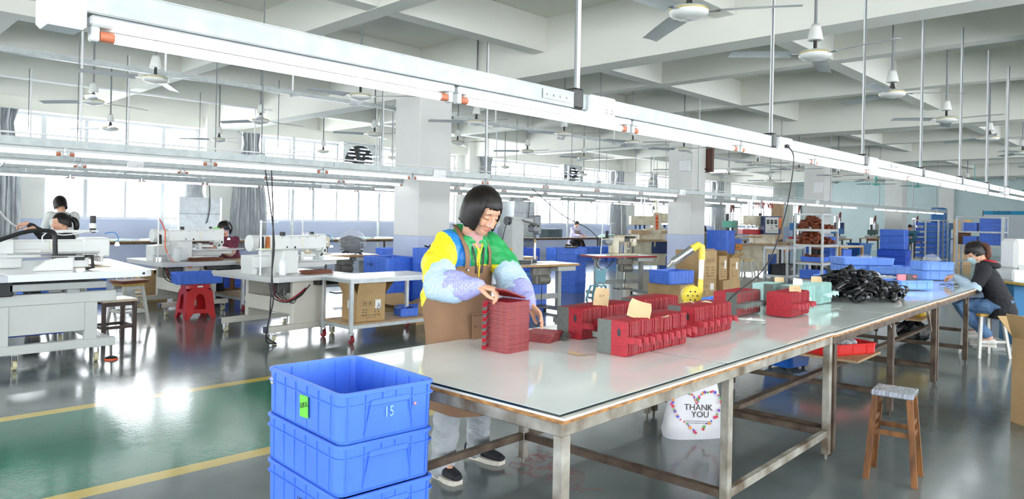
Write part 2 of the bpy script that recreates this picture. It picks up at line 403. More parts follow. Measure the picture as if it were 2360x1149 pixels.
# ---------------------------------------------------------------- overhead light tracks
def light_track(label, y, x0, x1, segs, z=1.9, rods=(), rod_top=3.9, sockets=(), conduit=True, rod_pair=False, detail=True):
    """galvanised channel along x with white battens and lit tubes in the given x ranges"""
    t = thing('light_track', label, 'light fixture', (0, y, z), 0, 'tube light tracks hanging in rows')
    q = MB()
    q.box(x0, x1, -0.032, -0.029, 0.055, 0.125); q.box(x0, x1, 0.029, 0.032, 0.055, 0.125); q.box(x0, x1, -0.032, 0.032, 0.053, 0.056)
    q.box(x0, x1, -0.034, -0.024, 0.123, 0.127); q.box(x0, x1, 0.024, 0.034, 0.123, 0.127)
    q.build('channel', tray_m, t)
    # joint plates with rows of bolts
    j = x0+1.9
    while j < x1-0.2 and detail:
        p = MB().box(j, j+0.2, -0.037, -0.0325, 0.07, 0.112)
        for i in range(4): p.cyl((j+0.03+0.046*i, -0.037, 0.09), (j+0.03+0.046*i, -0.041, 0.09), 0.006, n=6)
        p.build('joint_plate', tray_m, t); j += 2.5
    for a, c in segs:
        n = max(1, round((c-a)/1.23)); L = (c-a)/n
        for i in range(n):
            s0, s1 = a+i*L, a+(i+1)*L
            bt = MB().box(s0+0.008, s1-0.008, -0.024, 0.024, 0.022, 0.052, 0, 0.006)
            for e, sg in ((s0+0.012, 1), (s1-0.012, -1)): bt.box(e, e+sg*0.022, -0.017, 0.017, -0.018, 0.024, 0, 0.004)
            bo = bt.build('batten', mat('batten_enamel', (206, 208, 208), 0.45), t)
            MB().cyl((s0+0.072, 0, 0), (s1-0.072, 0, 0), 0.0145, n=10).build('lamp_tube', lamp_tube, t)
            for e0, e1 in ((s0+0.036, s0+0.073), (s1-0.073, s1-0.036)): MB().cyl((e0, 0, 0), (e1, 0, 0), 0.015, n=10).build('tube_end', copper, t)
    for k, x in enumerate(rods):
        MB().cyl((x, -0.01, 0.06), (x, -0.01, rod_top-z), 0.007, n=6).build('hanger_rod', rod_m, t)
        if rod_pair or k % 2 == 0: MB().cyl((x+0.04, 0.01, 0.12), (x+0.04, 0.01, rod_top-z), 0.013, n=8).build('conduit_drop', white_pl, t)
        MB().box(x-0.035, x+0.035, -0.042, 0.042, 0.05, 0.15, 0, 0.01).build('hanger_clamp', dsteel if rod_pair else tray_m, t)
    if conduit: MB().cyl((x0, 0.0, 0.16), (x1, 0.0, 0.16), 0.009, n=6).build('conduit', white_pl, t)
    for x in sockets:
        so = MB().box(x-0.055, x+0.055, -0.06, -0.03, 0.02, 0.13, 0, 0.006).box(x-0.14, x-0.04, -0.055, 0.03, 0.02, 0.13, 0, 0.006).build('socket_box', white_pl, t)
        h = MB()
        for dx in (-0.022, 0.022):
            h.box(x+dx-0.008, x+dx-0.005, -0.061, -0.0595, 0.045, 0.055); h.box(x+dx+0.005, x+dx+0.008, -0.061, -0.0595, 0.045, 0.055); h.box(x+dx-0.0015, x+dx+0.0015, -0.061, -0.0595, 0.06, 0.07)
        h.build('socket_slots', ink, so, kind='stuff')
    return t
main_tr = light_track('long tube light track hanging directly above the glass topped work table', 2.2, 0.50, 21.5,
    [(0.565, 1.895), (1.895, 1.895+1.232*8)], rods=(2.66, 4.82, 6.7, 8.5, 10.2, 11.7, 13.1, 15.5, 18.4), sockets=(2.87, 5.02, 6.9, 12.9), conduit=False, rod_pair=True)
MB().box(0.46, 0.56, -0.05, 0.05, 0.0, 0.2, 0, 0.01).build('end_box', white_pl, main_tr)
light_track('tube light track past the last joint of the main track, far right', 2.35, 12.4, 21.0, [(12.6, 12.6+1.23*3)], z=1.93, rods=(13.9, 16.2, 18.9), conduit=False)
light_track('nearest long tube light track over the sewing machine aisle', 7.2, -2.5, 31.5, [(-2.1, 11.9), (14.2, 21.6), (23.0, 31.0)],
            rods=(1.0, 3.53, 6.8, 9.4, 12.6, 16.4, 19.5, 23.5, 27.0, 30.0), sockets=(6.0, 12.0, 15.0, 18.6))
light_track('tube light track second row toward the windows', 9.95, -3.0, 21.5, [(-2.4, 12.4), (15.0, 21.2)], z=1.95, rods=(2.5, 4.2, 7.0, 12.0, 15.8), sockets=(3.2, 9.0))
light_track('tube light track third row toward the windows', 12.4, -3.0, 24.0, [(8.5, 14.6), (16.0, 22.0)], z=1.96, rods=(3.8, 6.4, 9.0, 12.8, 18.0), sockets=(8.0,), detail=False)
light_track('tube light track fourth row along the window wall', 15.0, -1.0, 30.0, [(1.2, 12.3), (16.8, 24.0)], z=2.0, rods=(3.0, 6.0, 10.5, 14.3, 20.0, 25.0), sockets=(9.0,), detail=False)

# unlit trays higher up, carried on white drops
def high_tray(label, y, x0, x1, z, drops):
    t = thing('cable_tray', label, 'cable tray', (0, y, z), 0, 'empty galvanised trays under the ceiling')
    MB().box(x0, x1, -0.04, -0.037, 0, 0.06).box(x0, x1, 0.037, 0.04, 0, 0.06).box(x0, x1, -0.04, 0.04, -0.002, 0.001).build('channel', tray_m, t)
    for x in drops:
        MB().cyl((x, 0, 0.05), (x, 0, 4.28-z), 0.014, n=8).build('drop_pipe', white_pl, t)
        MB().box(x-0.02, x+0.02, -0.16, 0.05, -0.035, -0.002).build('cross_bracket', tray_m, t)
high_tray('galvanised tray high before the second fan row, near end', 10.35, -2.0, 7.85, 3.29, (3.66, 5.58, 7.6))
high_tray('galvanised tray high up, short far length past the first column', 10.35, 8.9, 24.0, 3.29, (10.06, 14.1, 18.0, 22.0))
def pipe_run(label, y, z, x0, x1, drops, z2=2.15):
    t = thing('conduit_run', label, 'pipe', (0, y, z))
    MB().cyl((x0, 0, 0), (x1, 0, 0), 0.018, n=8).build('pipe', white_pl, t)
    for x in drops: MB().cyl((x, 0, 0), (x, 0, z2-z), 0.014, n=8).build('drop_pipe', white_pl, t)
pipe_run('white conduit pipe with thin drops clipped under the ceiling beam before the windows', 15.0, 3.72, -1.0, 9.0, (2.55, 7.2))
pipe_run('white conduit pipe with drops under a far ceiling beam', 12.4, 3.7, 8.2, 24.0, (8.6, 12.1, 16.0, 19.0))

# ---------------------------------------------------------------- ceiling fans
def make_fan(length, phase, label, colour=None, motor_canopy=0.115):
    t = thing('ceiling_fan', label, 'fan', (0, 0, 2.87), phase, 'ceiling fans on long rods')
    fm = colour or fan_white
    MB().cyl((0, 0, 0.23), (0, 0, length), 0.013, n=8).build('rod', rod_m if not colour else fm, t)
    MB().lathe([(0.028, 0.30), (0.034, 0.305), (0.045, 0.27), (0.062, 0.19), (0.065, 0.165), (0.05, 0.163)], 18).build('canopy', fm, t)
    h = MB().cyl((0, 0, 0.07), (0, 0, 0.18), 0.016, n=8)
    h.bar((-0.03, 0, 0.08), (-0.012, 0, 0.15), 0.012, 0.02).bar((0.03, 0, 0.08), (0.012, 0, 0.15), 0.012, 0.02)
    h.build('hanger_yoke', dsteel, t)
    MB().lathe([(0.02, 0.082), (0.08, 0.076), (0.125, 0.062), (0.138, 0.046), (0.139, 0.034), (0.132, 0.016), (0.112, 0.002), (0.07, -0.008), (0.035, -0.012), (0.02, -0.018)], 24).build('motor_housing', fm, t)
    MB().lathe([(0.1385, 0.050), (0.1408, 0.048), (0.1408, 0.043), (0.1385, 0.041)], 24).build('trim_ring', gold, t)
    for k in range(3):
        a = 2*pi*k/3; T = Matrix.Rotation(a, 4, 'Z')
        MB().box(0.12, 0.215, -0.018, 0.018, 0.03, 0.036, 0, 0, T).build('blade_iron', steel, t)
        bl = MB(); rings = []
        for i in range(6):
            x = 0.19+0.56*i/5; wd = 0.062+0.012*(1-i/5); tl = RD(11); zc = 0.034-0.012*(i/5)**2
            rings.append([(x, y_*cos(tl), zc+y_*sin(tl)+dz+0.008*(1-(y_/wd)**2)) for y_, dz in ((-wd, 0), (-wd*0.4, 0), (wd*0.4, 0), (wd, 0), (wd*0.4, -0.003), (-wd*0.4, -0.003))])
        bl.loft(rings, 0, False, True, True, T); bl.build('blade', blade_m if not colour else fm, t)
    return t
ROWN = {0: 'above the glass topped table', 1: 'beside the high cable tray', 2: 'in the third row over machines', 3: 'in the last row before windows'}
rows = {0: [(4.47, 2.65, 0.96), (6.31, 2.48, 0.25), (8.7, 2.55, 1.05), (11.25, 2.6, 0.25), (14.0, 2.6, 1.3), (17.0, 2.6, .7), (20.5, 2.6, 1.1)],
        1: [(2.9, 8.5, 0.96), (5.03, 7.62, 1.1), (7.55, 8.2, 0.5), (9.5, 8.05, 0.8), (11.26, 7.83, 0.9), (12.9, 7.7, 0.35), (16.9, 8.0, 0.75), (19.4, 8.0, 0.2), (22.3, 8.0, .5), (25.0, 8.0, .9)],
        2: [(2.95, 11.0, 0.2), (5.35, 10.95, 0.0), (7.55, 10.95, 0.7), (9.4, 10.75, 0.65), (11.5, 10.8, 0.4), (13.5, 10.8, 0.9), (18.0, 10.9, .3), (21.0, 10.9, .8), (24.0, 10.9, .1), (28.0, 10.9, .4)],
        3: [(1.5, 14.5, .1), (4.15, 14.4, 0.3), (6.2, 14.5, 0.55), (8.9, 15.0, 0.2), (10.9, 15.0, 0.9), (14.7, 14.7, 0.4), (18.5, 14.8, .2), (22.5, 14.8, .9)]}
proto = {}
for r, lst in rows.items():
    for i, (x, y, ph) in enumerate(lst):
        lb = 'white ceiling fan, %s from the near end %s' % (NTH[i], ROWN[r])
        key = ('long' if not any(abs(x-g) < 0.2 for g in GX) else 'short')
        L = (ZC if key == 'long' else 3.8)-2.87
        if key not in proto: proto[key] = make_fan(L, ph, lb); proto[key].location = (x, y, 2.87)
        else: dup(proto[key], (x, y, 2.87), ph, lb)
tq = mat('turquoise_enamel', (96, 200, 184), 0.4)
tf = make_fan(1.3, 0.3, 'turquoise ceiling fan far off before the end wall, first of them', tq); tf.location = (29.0, 9.0, 2.95)
for i, (x, y) in enumerate(((33.0, 6.6), (31.0, 8.1), (36.0, 5.2))):
    dup(tf, (x, y, 2.95), 0.4*i, 'turquoise ceiling fan far off before the end wall, %s of them' % NTH[i+1])
for i, (x, y) in enumerate(((27.0, 5.6), (30.0, 3.0), (33.5, 3.2), (26.0, 2.6))):
    dup(proto['long'], (x, y, 2.87), 0.5*i, 'small white ceiling fan in the far right bay, %s of four' % NTH[i])
# ---------------------------------------------------------------- crates, cartons, racks
CR = {}
def crate_mesh(L, W, H, nl=5, nw=3, handle=True):
    key = (L, W, H, nl, nw, handle)
    if key in CR: return CR[key]
    m = MB(); r = 0.035 if L > 0.3 else 0.015; th = 0.004 if L > 0.3 else 0.003; k = 3; tp = 0.965
    def ring(w_, l_, rr, z): return [(x, y, z) for x, y in rrect(w_, l_, rr, k)]
    m.loft([ring(W*tp*0.97, L*tp*0.985, r*0.8, 0), ring(W*tp, L*tp, r, 0.012), ring(W-0.012, L-0.012, r, H-0.014), ring(W, L, r, H-0.012), ring(W, L, r, H-0.002), ring(W-0.004, L-0.004, r, H), ring(W-0.022, L-0.022, r*0.8, H), ring(W-0.024, L-0.024, r*0.8, H-0.02), ring(W*tp-0.016, L*tp-0.016, r*0.8, 0.008)], 0, False, False)
    m.f.append(list(range(len(m.v)-4*(k+1), len(m.v)))); m.m.append(0); m.s.append(False)
    bo = ring(W*tp*0.97, L*tp*0.985, r*0.8, 0); m.add(bo, [tuple(range(len(bo)))[::-1]])
    d = 0.006; hz = H*0.74
    # horizontal rib around the crate
    def wz(z): return tp+(1-tp)*z/H
    q = [ring(W*wz(z)-0.012+o, L*wz(z)-0.012+o, r, z) for z, o in ((hz-0.002, 0), (hz-0.002, 0.018), (hz+0.002, 0.018), (hz+0.002, 0))]
    m.loft(q, 0, False, False)
    zt = H-0.012
    for sy in (-1, 1):                                    # ribs on the short sides
        xs = [(-0.5+(i+0.5)/(nw+1)*1.0+0.5/(nw+1))*W*0.9 for i in range(nw)]
        for x in [-W*0.41, W*0.41]+([-W*0.24, W*0.24] if handle else xs):
            for z0, z1 in ((0.01, zt),):
                y = L/2; m.add([(x-0.0022, sy*(y*tp-0.012), z0), (x+0.0022, sy*(y*tp-0.012), z0), (x+0.0022, sy*(y*tp+0.003), z0), (x-0.0022, sy*(y*tp+0.003), z0),
                                (x-0.0022, sy*(y-0.016), z1), (x+0.0022, sy*(y-0.016), z1), (x+0.0022, sy*(y-0.001), z1), (x-0.0022, sy*(y-0.001), z1)],
                               [(0, 1, 5, 4), (1, 2, 6, 5), (2, 3, 7, 6), (3, 0, 4, 7)])
        if handle:
            y = L/2*wz(H*0.6)
            m.box(-W*0.2, W*0.2, sy*(y-0.004), sy*(y+0.007), H*0.68, H*0.8, 0, 0.003)
            for s_ in (-1, 1): m.bar((s_*W*0.2, sy*(L/2*wz(H*.68)+0.001), H*0.7), (s_*W*0.25, sy*(L/2*wz(0.05)-0.002), 0.02), 0.004, 0.009, up=(0, 1, 0))
            for x in (-W*0.07, W*0.07): m.box(x-0.002, x+0.002, sy*(L/2-0.014), sy*(L/2-0.001), hz, zt)
    for sx in (-1, 1):
        for i in range(nl):
            y = (-0.5+(i+0.7)/(nl+0.4))*L*0.96; x = W/2
            m.add([(sx*(x*tp-0.012), y-0.0022, 0.01), (sx*(x*tp-0.012), y+0.0022, 0.01), (sx*(x*tp+0.003), y+0.0022, 0.01), (sx*(x*tp+0.003), y-0.0022, 0.01),
                   (sx*(x-0.016), y-0.0022, zt), (sx*(x-0.016), y+0.0022, zt), (sx*(x-0.001), y+0.0022, zt), (sx*(x-0.001), y-0.0022, zt)],
                  [(0, 1, 5, 4), (1, 2, 6, 5), (2, 3, 7, 6), (3, 0, 4, 7)])
    CR[key] = m; return m
CM = {}
def crate(label, loc, rz=0, L=0.58, W=0.39, H=0.18, m=None, nl=5, nw=3, handle=True, group=None, cat='crate', name='plastic_crate'):
    m = m or crate_m; key = (L, W, H, nl, nw, handle, m.name)
    if key not in CM: CM[key] = crate_mesh(L, W, H, nl, nw, handle).mesh(name, m)
    return put(name, CM[key], None, loc, rz, label, cat, group)
def stack(n, where, x, y, rz=0, z0=0.0, L=0.58, W=0.39, H=0.18, step=None, m=None, kind='blue crate', jit=0.006, seed=1, **k):
    rnd = random.Random(seed); out = []; step = step or H+0.001
    for i in range(n):
        lb = ('%s %s in the stack %s' % (ORD[n-1-i] if n-1-i < 12 else 'lower', kind, where)) if n > 1 else '%s %s' % (kind, where)
        out.append(crate(lb, (x+rnd.uniform(-jit, jit), y+rnd.uniform(-jit, jit), z0+i*step), rz+rnd.uniform(-0.01, 0.01), L, W, H, m, group='crates stacked '+where, **k))
    return out
# --- the five crate stack in front
fgx, fgy, fgr = 1.494, 2.303, -0.055
FG = []
for i in range(5):
    hh = 0.150 if i < 2 else 0.173
    c = crate('%s large blue crate in the near stack at the table end' % ORD[4-i], (fgx+[0.004, -0.004, 0.002, 0, 0][i], fgy+[0, 0.004, -0.002, 0.003, 0][i], [0.001, 0.1525, 0.304, 0.4785, 0.653][i]), fgr+[0.01, -0.008, 0.004, 0, 0][i], L=0.578, W=0.392, H=hh, nl=6, group='large blue crates in the near stack')
    FG.append(c)
top = FG[4]
text('15', 0.052, mat('chalk_writing', (150, 190, 250), 0.8), top, facing((-0.005, -0.5*0.578*0.985-0.0045, 0.088), (0, -1, 0.0)), 'chalk_number', 0.0003, sx=0.8)
lbl = MB().box(-0.031, 0.031, -0.038, 0.038, 0, 0.0012).build('green_label', green_paper, top); lbl.matrix_local = facing((-0.1965, -0.035, 0.085), (-1, 0, 0), 0.05)
text('鑫鹏鑫', 0.021, ink, lbl, TR(0, 0.004, 0.0014, 0.25), 'handwriting', 0.0002)
MB().lathe([(0.013, 0), (0.013, 0.002), (0.009, 0.003), (0.003, 0.003)], 14).build('round_sticker', mat('grey_sticker', (190, 190, 186), 0.5), top, rot=(0, -pi/2, 0), loc=(-0.1925, 0.24, 0.125))
MB().lathe([(0.006, 0), (0.006, 0.002), (0.002, 0.003)], 10).build('rivet', mat('pink_rivet', (226, 150, 160), 0.4), top, rot=(pi/2, 0, 0), loc=(0.102, -0.289, 0.1))
text('10M01', 0.035, ink, FG[2], facing((-0.195, -0.03, 0.09), (-1, 0, 0)), 'printed_code', 0.0003)

def carton(label, loc, rz, L, W, H, open_=False, marks=True, flaps=(30, 40, 60, 20), tape=True, sticker=False, group=None, seam=True):
    """cardboard box; W along x, L along y"""
    t = thing('cardboard_carton', label, 'box', loc, rz, group)
    m = MB(); th = 0.006
    if open_:
        for a in ((-W/2, W/2, -L/2, -L/2+th), (-W/2, W/2, L/2-th, L/2), (-W/2, -W/2+th, -L/2+th, L/2-th), (W/2-th, W/2, -L/2+th, L/2-th)): m.box(a[0], a[1], a[2], a[3], 0, H)
        m.box(-W/2+th, W/2-th, -L/2+th, L/2-th, 0, th)
    else: m.box(-W/2, W/2, -L/2, L/2, 0, H, 0, 0.004)
    m.build('carton_body', carton_m, t)
    if open_:
        for i, (cx, cy, ax, ln, wd) in enumerate(((0, -L/2, 'x', min(0.5*W, 0.2), W), (0, L/2, 'x', min(0.5*W, 0.2), W), (-W/2, 0, 'y', min(0.5*L, 0.18), L), (W/2, 0, 'y', min(0.5*L, 0.18), L))):
            a = RD(flaps[i]); f = MB()
            sg = -1 if i in (0, 2) else 1
            if ax == 'x': f.add([(-wd/2, cy, H), (wd/2, cy, H), (wd/2-0.01, cy+sg*ln*cos(a), H+ln*sin(a)), (-wd/2+0.01, cy+sg*ln*cos(a), H+ln*sin(a)), (-wd/2, cy, H+.005), (wd/2, cy, H+.005), (wd/2-0.01, cy+sg*ln*cos(a), H+ln*sin(a)+.005), (-wd/2+0.01, cy+sg*ln*cos(a), H+ln*sin(a)+.005)], [(0, 1, 2, 3), (7, 6, 5, 4), (0, 4, 5, 1), (1, 5, 6, 2), (2, 6, 7, 3), (3, 7, 4, 0)])
            else: f.add([(cx, -wd/2, H), (cx, wd/2, H), (cx+sg*ln*cos(a), wd/2-0.01, H+ln*sin(a)), (cx+sg*ln*cos(a), -wd/2+0.01, H+ln*sin(a)), (cx+.004, -wd/2, H+.004), (cx+.004, wd/2, H+.004), (cx+sg*ln*cos(a)+.004, wd/2-0.01, H+ln*sin(a)+.004), (cx+sg*ln*cos(a)+.004, -wd/2+0.01, H+ln*sin(a)+.004)], [(0, 1, 2, 3), (7, 6, 5, 4), (0, 4, 5, 1), (1, 5, 6, 2), (2, 6, 7, 3), (3, 7, 4, 0)])
            f.build('flap', carton_m, t)
    elif tape:
        MB().box(-0.025, 0.025, -L/2-0.0008, L/2+0.0008, H-0.06, H+0.001).box(-0.025, 0.025, -L/2-0.0008, -L/2+0.002, H-0.1, H).build('tape', tape_m, t)
    if seam: MB().box(-W/2-0.0009, -W/2+0.0002, -L*0.42, L*0.42, H*0.8, H*0.81).box(-W*0.45, W*0.45, -L/2-0.001, -L/2+0.0002, H*0.5, H*0.52).build('tape_strip', tape_m, t)
    if marks:
        k = MB(); s_ = min(W, H)*0.14
        for i in range(3):
            for (nx, c0) in ((0, (-0.28+0.2*i)*W),):
                x = c0; z = H*0.6
                for a in ((x, x+s_, z, z+0.003), (x, x+s_, z+s_, z+s_+0.003), (x, x+0.003, z, z+s_), (x+s_, x+s_+0.003, z, z+s_+0.003)): k.box(a[0], a[1], -L/2-0.0012, -L/2, a[2], a[3])
                k.box(x+s_*0.42, x+s_*0.6, -L/2-0.0012, -L/2, z+s_*0.2, z+s_*0.6); k.add([(x+s_*0.25, -L/2-0.0012, z+s_*0.55), (x+s_*0.78, -L/2-0.0012, z+s_*0.55), (x+s_*0.5, -L/2-0.0012, z+s_*0.88)], [(0, 1, 2)])
        for i in range(3):
            z = H*(0.42-0.1*i)
            for dx in (-0.3, -0.2, 0.12, 0.24): k.box(dx*W, (dx+0.06)*W, -L/2-0.0012, -L/2, z, z+H*0.03)
        k.build('printed_marks', brown_ink, t)
        text('MADE IN CHINA', H*0.06, brown_ink, t, facing((0, -L/2-0.001, H*0.13), (0, -1, 0)), 'printed_words', 0.0002)
    if sticker:
        s2 = MB().box(-W/2-0.0015, -W/2, -L*0.1, L*0.12, H*0.45, H*0.75).box(W*0.15, W*0.35, -L/2-0.0016, -L/2, H*0.45, H*0.8).build('shipping_label', paper, t)
        k = MB()
        for i in range(7): k.box(-W/2-0.0022, -W/2-0.001, -L*0.08, L*0.02+L*0.01*(i % 3), H*(0.48+0.035*i), H*(0.49+0.035*i))
        k.build('label_print', ink, s2)
    return t

def rack(label, loc, rz, W, D, Hh, shelves, post=0.04, m=None, board=None, group=None, beam=0.045, name='steel_rack', cat='rack', casters=False, z0=0.0, rear_mid=False):
    """W along x, D along y; shelves = list of heights of the shelf top"""
    m = m or galv; t = thing(name, label, cat, loc, rz, group)
    for x in (-W/2, W/2-post):
        for y in (-D/2, D/2-post): MB().box(x, x+post, y, y+post, z0, Hh, 0, 0.002).build('post', m, t)
    for z in shelves:
        q = MB()
        q.box(-W/2+post, W/2-post, -D/2+.004, -D/2+post-.004, z-beam, z-0.004).box(-W/2+post, W/2-post, D/2-post+.004, D/2-.004, z-beam, z-0.004)
        q.box(-W/2+.004, -W/2+post-.004, -D/2+post, D/2-post, z-beam, z-0.004).box(W/2-post+.004, W/2-.004, -D/2+post, D/2-post, z-beam, z-0.004)
        q.build('shelf_frame', m, t)
        if board: MB().box(-W/2+(0 if z >= Hh-0.001 else post*.5), W/2-(0 if z >= Hh-0.001 else post*.5), -D/2+(0 if z >= Hh-0.001 else post*.5), D/2-(0 if z >= Hh-0.001 else post*.5), z-0.003, z+0.012).build('shelf_board', board, t)
    if casters:
        for x in (-W/2+post/2, W/2-post/2):
            for y in (-D/2+post/2, D/2-post/2): caster(t, x, y, z0)
    return t
wheel_red = mat('caster_wheel_red', (140, 26, 40), 0.4); wheel_y = mat('caster_wheel_cream', (214, 206, 168), 0.5)
def caster(parent, x, y, top, wm=None, r=None):
    r = r or top*0.36
    h = MB().box(x-0.03, x+0.03, y-0.03, y+0.03, top-0.006, top).box(x-0.004-0.02, x-0.02, y-0.03, y+0.02, r*0.8, top-0.006).box(x+0.02, x+0.024, y-0.03, y+0.02, r*0.8, top-0.006).cyl((x-0.026, y-0.008, r), (x+0.026, y-0.008, r), 0.006, n=6)
    o = h.build('caster', steel, parent)
    MB().cyl((x-0.015, y-0.008, r), (x+0.015, y-0.008, r), r, n=16).build('wheel', wm or wheel_red, o)
    return o
# ---------------------------------------------------------------- the long glass topped tables
TAx, TAy, TAr = 1.80, 1.50, RD(2.1)
def tw(x, y, z=0.0):
    """table frame -> world"""
    return (TAx+x*cos(TAr)-y*sin(TAr), TAy+x*sin(TAr)+y*cos(TAr), z)
TZ = 0.772; TWD = 1.31
table_glass = mat('table_sheet_glass', (240, 247, 244), 0.06, var=0.03, scale=2.5, spec=0.75, coat=0.3)
glass_edge = mat('dark_glass_edge', (18, 34, 38), 0.15)
board_white = mat('white_table_board', (224, 222, 214), 0.6, var=0.08, scale=12)
ply_edge = mat('raw_board_edge', (190, 138, 78), 0.7, c2=(120, 84, 50), scale=18, stretch=(1, 1, 4))
def long_table(label, x0, x1, legs, m, paneljoints, dz=0.0, w_=TWD):
    t = thing('work_table', label, 'table', tw(x0, 0, 0), TAr, 'glass topped work tables'); L = x1-x0; z = TZ+dz
    MB().box(0, L, 0.004, w_-.004, z-0.03, z-0.0165).build('plywood_board', ply_edge, t)
    MB().box(0.0, L, 0, w_, z-0.0165, z-0.0085).build('white_board', board_white, t)
    ed = [0.0]+[p-x0 for p in paneljoints]+[L]
    for a, c in zip(ed[:-1], ed[1:]):
        g = MB().box(a+0.004, c-0.004, 0.022, w_-0.02, z-0.008, z-0.0008, 1).box(a+0.006, c-0.006, 0.024, w_-0.022, z-0.001, z, 0)
        g.build('glass_sheet', [table_glass, glass_edge], t)
    zt = z-0.03
    for y in (0.012, w_-0.052): MB().box(0.005, L-0.005, y, y+0.04, zt-0.045, zt, 0, 0.003).build('top_rail', m, t)
    for x in (0.005, L-0.045): MB().box(x, x+0.04, 0.052, w_-0.052, zt-0.045, zt, 0, 0.003).build('end_rail', m, t)
    for lx in legs:
        a = lx-x0
        for y in (0.012, w_-0.052):
            MB().box(a-0.02, a+0.024, y, y+0.042, 0.03, zt-0.045, 0, 0.003).cyl((a, y+0.02, 0), (a, y+0.02, 0.035), 0.008, n=8).build('leg', m, t)
        MB().box(a-0.018, a+0.02, 0.054, w_-0.054, 0.14, 0.178, 0, 0.003).build('cross_rail', rust, t)
    a = [l-x0 for l in legs]
    for p, q in zip(a[:-1], a[1:]):
        MB().box(p+0.024, q-0.02, w_-0.05, w_-0.014, 0.14, 0.178, 0, 0.003).build('stretcher', rust, t)
    return t
T1 = long_table('near glass topped work table with pale rust speckled iron frame', 0, 2.66, (0.03, 1.27, 2.63), rustp, (1.235,))
MB().box(1.30, 2.61, 0.014, 0.05, 0.14, 0.18, 0, 0.003).build('stretcher', rustp, T1)
T2 = long_table('middle glass topped work table with peeling brown board edge', 2.665, 5.45, (2.72, 4.02, 5.42), rust, (3.95,), -0.006)
MB().box(0.0, 2.72, 0.60, 0.65, 0.179, 0.209).build('brace', rust, T2)
MB().bar((1.33, 0.03, 0.66), (1.19, 0.03, 0.74), 0.02, 0.012).bar((2.62, 0.03, 0.5), (2.45, 0.03, 0.72), 0.02, 0.012).build('strut', rustp, T2, kind='stuff')
T3 = long_table('farthest glass topped work table where the seated masked worker sits', 5.455, 8.35, (5.5, 6.86, 8.3), rust, (6.9,), -0.010)
MB().bar((1.5, 0.03, 0.5), (1.3, 0.03, 0.72), 0.02, 0.012).build('strut', rustp, T3)
MB().box(0.03, 2.82, 0.60, 0.65, 0.179, 0.209).build('brace', rust, T3)

# ---------------------------------------------------------------- red and mint wallet covers
felt_red = mat('dark_red_imitation_leather', (178, 34, 50), 0.55, var=0.14, scale=60, bump=0.15, bscale=300)
felt_red2 = mat('dull_red_edge', (150, 44, 52), 0.7, c2=(190, 70, 70), scale=30)
felt_grey = mat('grey_lining', (104, 110, 106), 0.75, var=0.06, scale=50)
felt_mint = mat('mint_imitation_leather', (176, 214, 208), 0.5, var=0.05, scale=40)
felt_mint2 = mat('mint_edge', (150, 196, 190), 0.6)
slotm = mat('dark_slot', (42, 44, 50), 0.5); linem = mat('pressed_line', (84, 14, 26), 0.6)
CW, CH = 0.172, 0.168
def cover_mesh(kind, th):
    m = MB(); T = Matrix(((0, 0, 1, 0), (1, 0, 0, 0), (0, 1, 0, CH/2), (0, 0, 0, 1)))   # outline (y,z) extruded along x
    ol = rrect(CW, CH, 0.012, 2); ol2 = rrect(CW-0.003, CH-0.003, 0.012, 2); ol3 = rrect(CW-0.001, CH-0.002, 0.012, 2)
    a = th*0.3
    m.prism(ol, -th/2, -th/2+a, 0, T); m.prism(ol2, -th/2+a, th/2-a, 1, T); m.prism(ol3, th/2-a, th/2, 3, T)
    x = -th/2-0.0004
    def plate(y0, y1, z0, z1, mi, d=0.0006): m.box(x-d+0.0004, x+0.0006, y0, y1, z0, z1, mi, 0)
    if kind == 'split': plate(0.006, CW/2-0.0006, 0.0012, CH-0.0012, 1)
    if kind == 'rsplit': plate(-CW/2+0.0006, -0.006, 0.0012, CH-0.0012, 1)
    if kind == 'split':
        T2_ = T.copy(); T2_[0][3] = x-0.0006; T2_[1][3] = -0.038; T2_[2][3] = 0.112
        m.prism(rrect(0.017, 0.036, 0.008, 3), 0, 0.001, 2, T2_)
        for i in range(3): plate(-0.068, -0.012, 0.062-0.016*i, 0.0632-0.016*i, 4)
    if kind == 'rsplit':
        T2_ = T.copy(); T2_[0][3] = x-0.0006; T2_[1][3] = 0.045; T2_[2][3] = 0.05
        m.prism(rrect(0.017, 0.03, 0.008, 3), 0, 0.001, 2, T2_)
        for i in range(3): plate(0.012, 0.07, 0.092+0.014*i, 0.0932+0.014*i, 4)
    if kind == 'plain':
        for i in range(4): plate(0.066+0.006*(i % 2), 0.0685+0.006*(i % 2), 0.152+0.006*(i//2)-0.004, 0.1545+0.006*(i//2)-0.004, 4)
    return m
def strap_mesh(side, th):
    m = MB(); y = -CW/2 if side < 0 else CW/2
    pts = [(0.0, y-side*0.004, 0.079), (0.002, y+side*0.022, 0.080), (0.008, y+side*0.046, 0.080), (0.016, y+side*0.056, 0.077), (0.020, y+side*0.058, 0.070)]
    r = []
    for (x, yy, z) in pts: r.append([(x-0.005, yy, z-0.015), (x+0.005, yy, z-0.015), (x+0.005, yy, z+0.015), (x-0.005, yy, z+0.015)])
    m.loft(r, 0, False); return m
COVM = {}
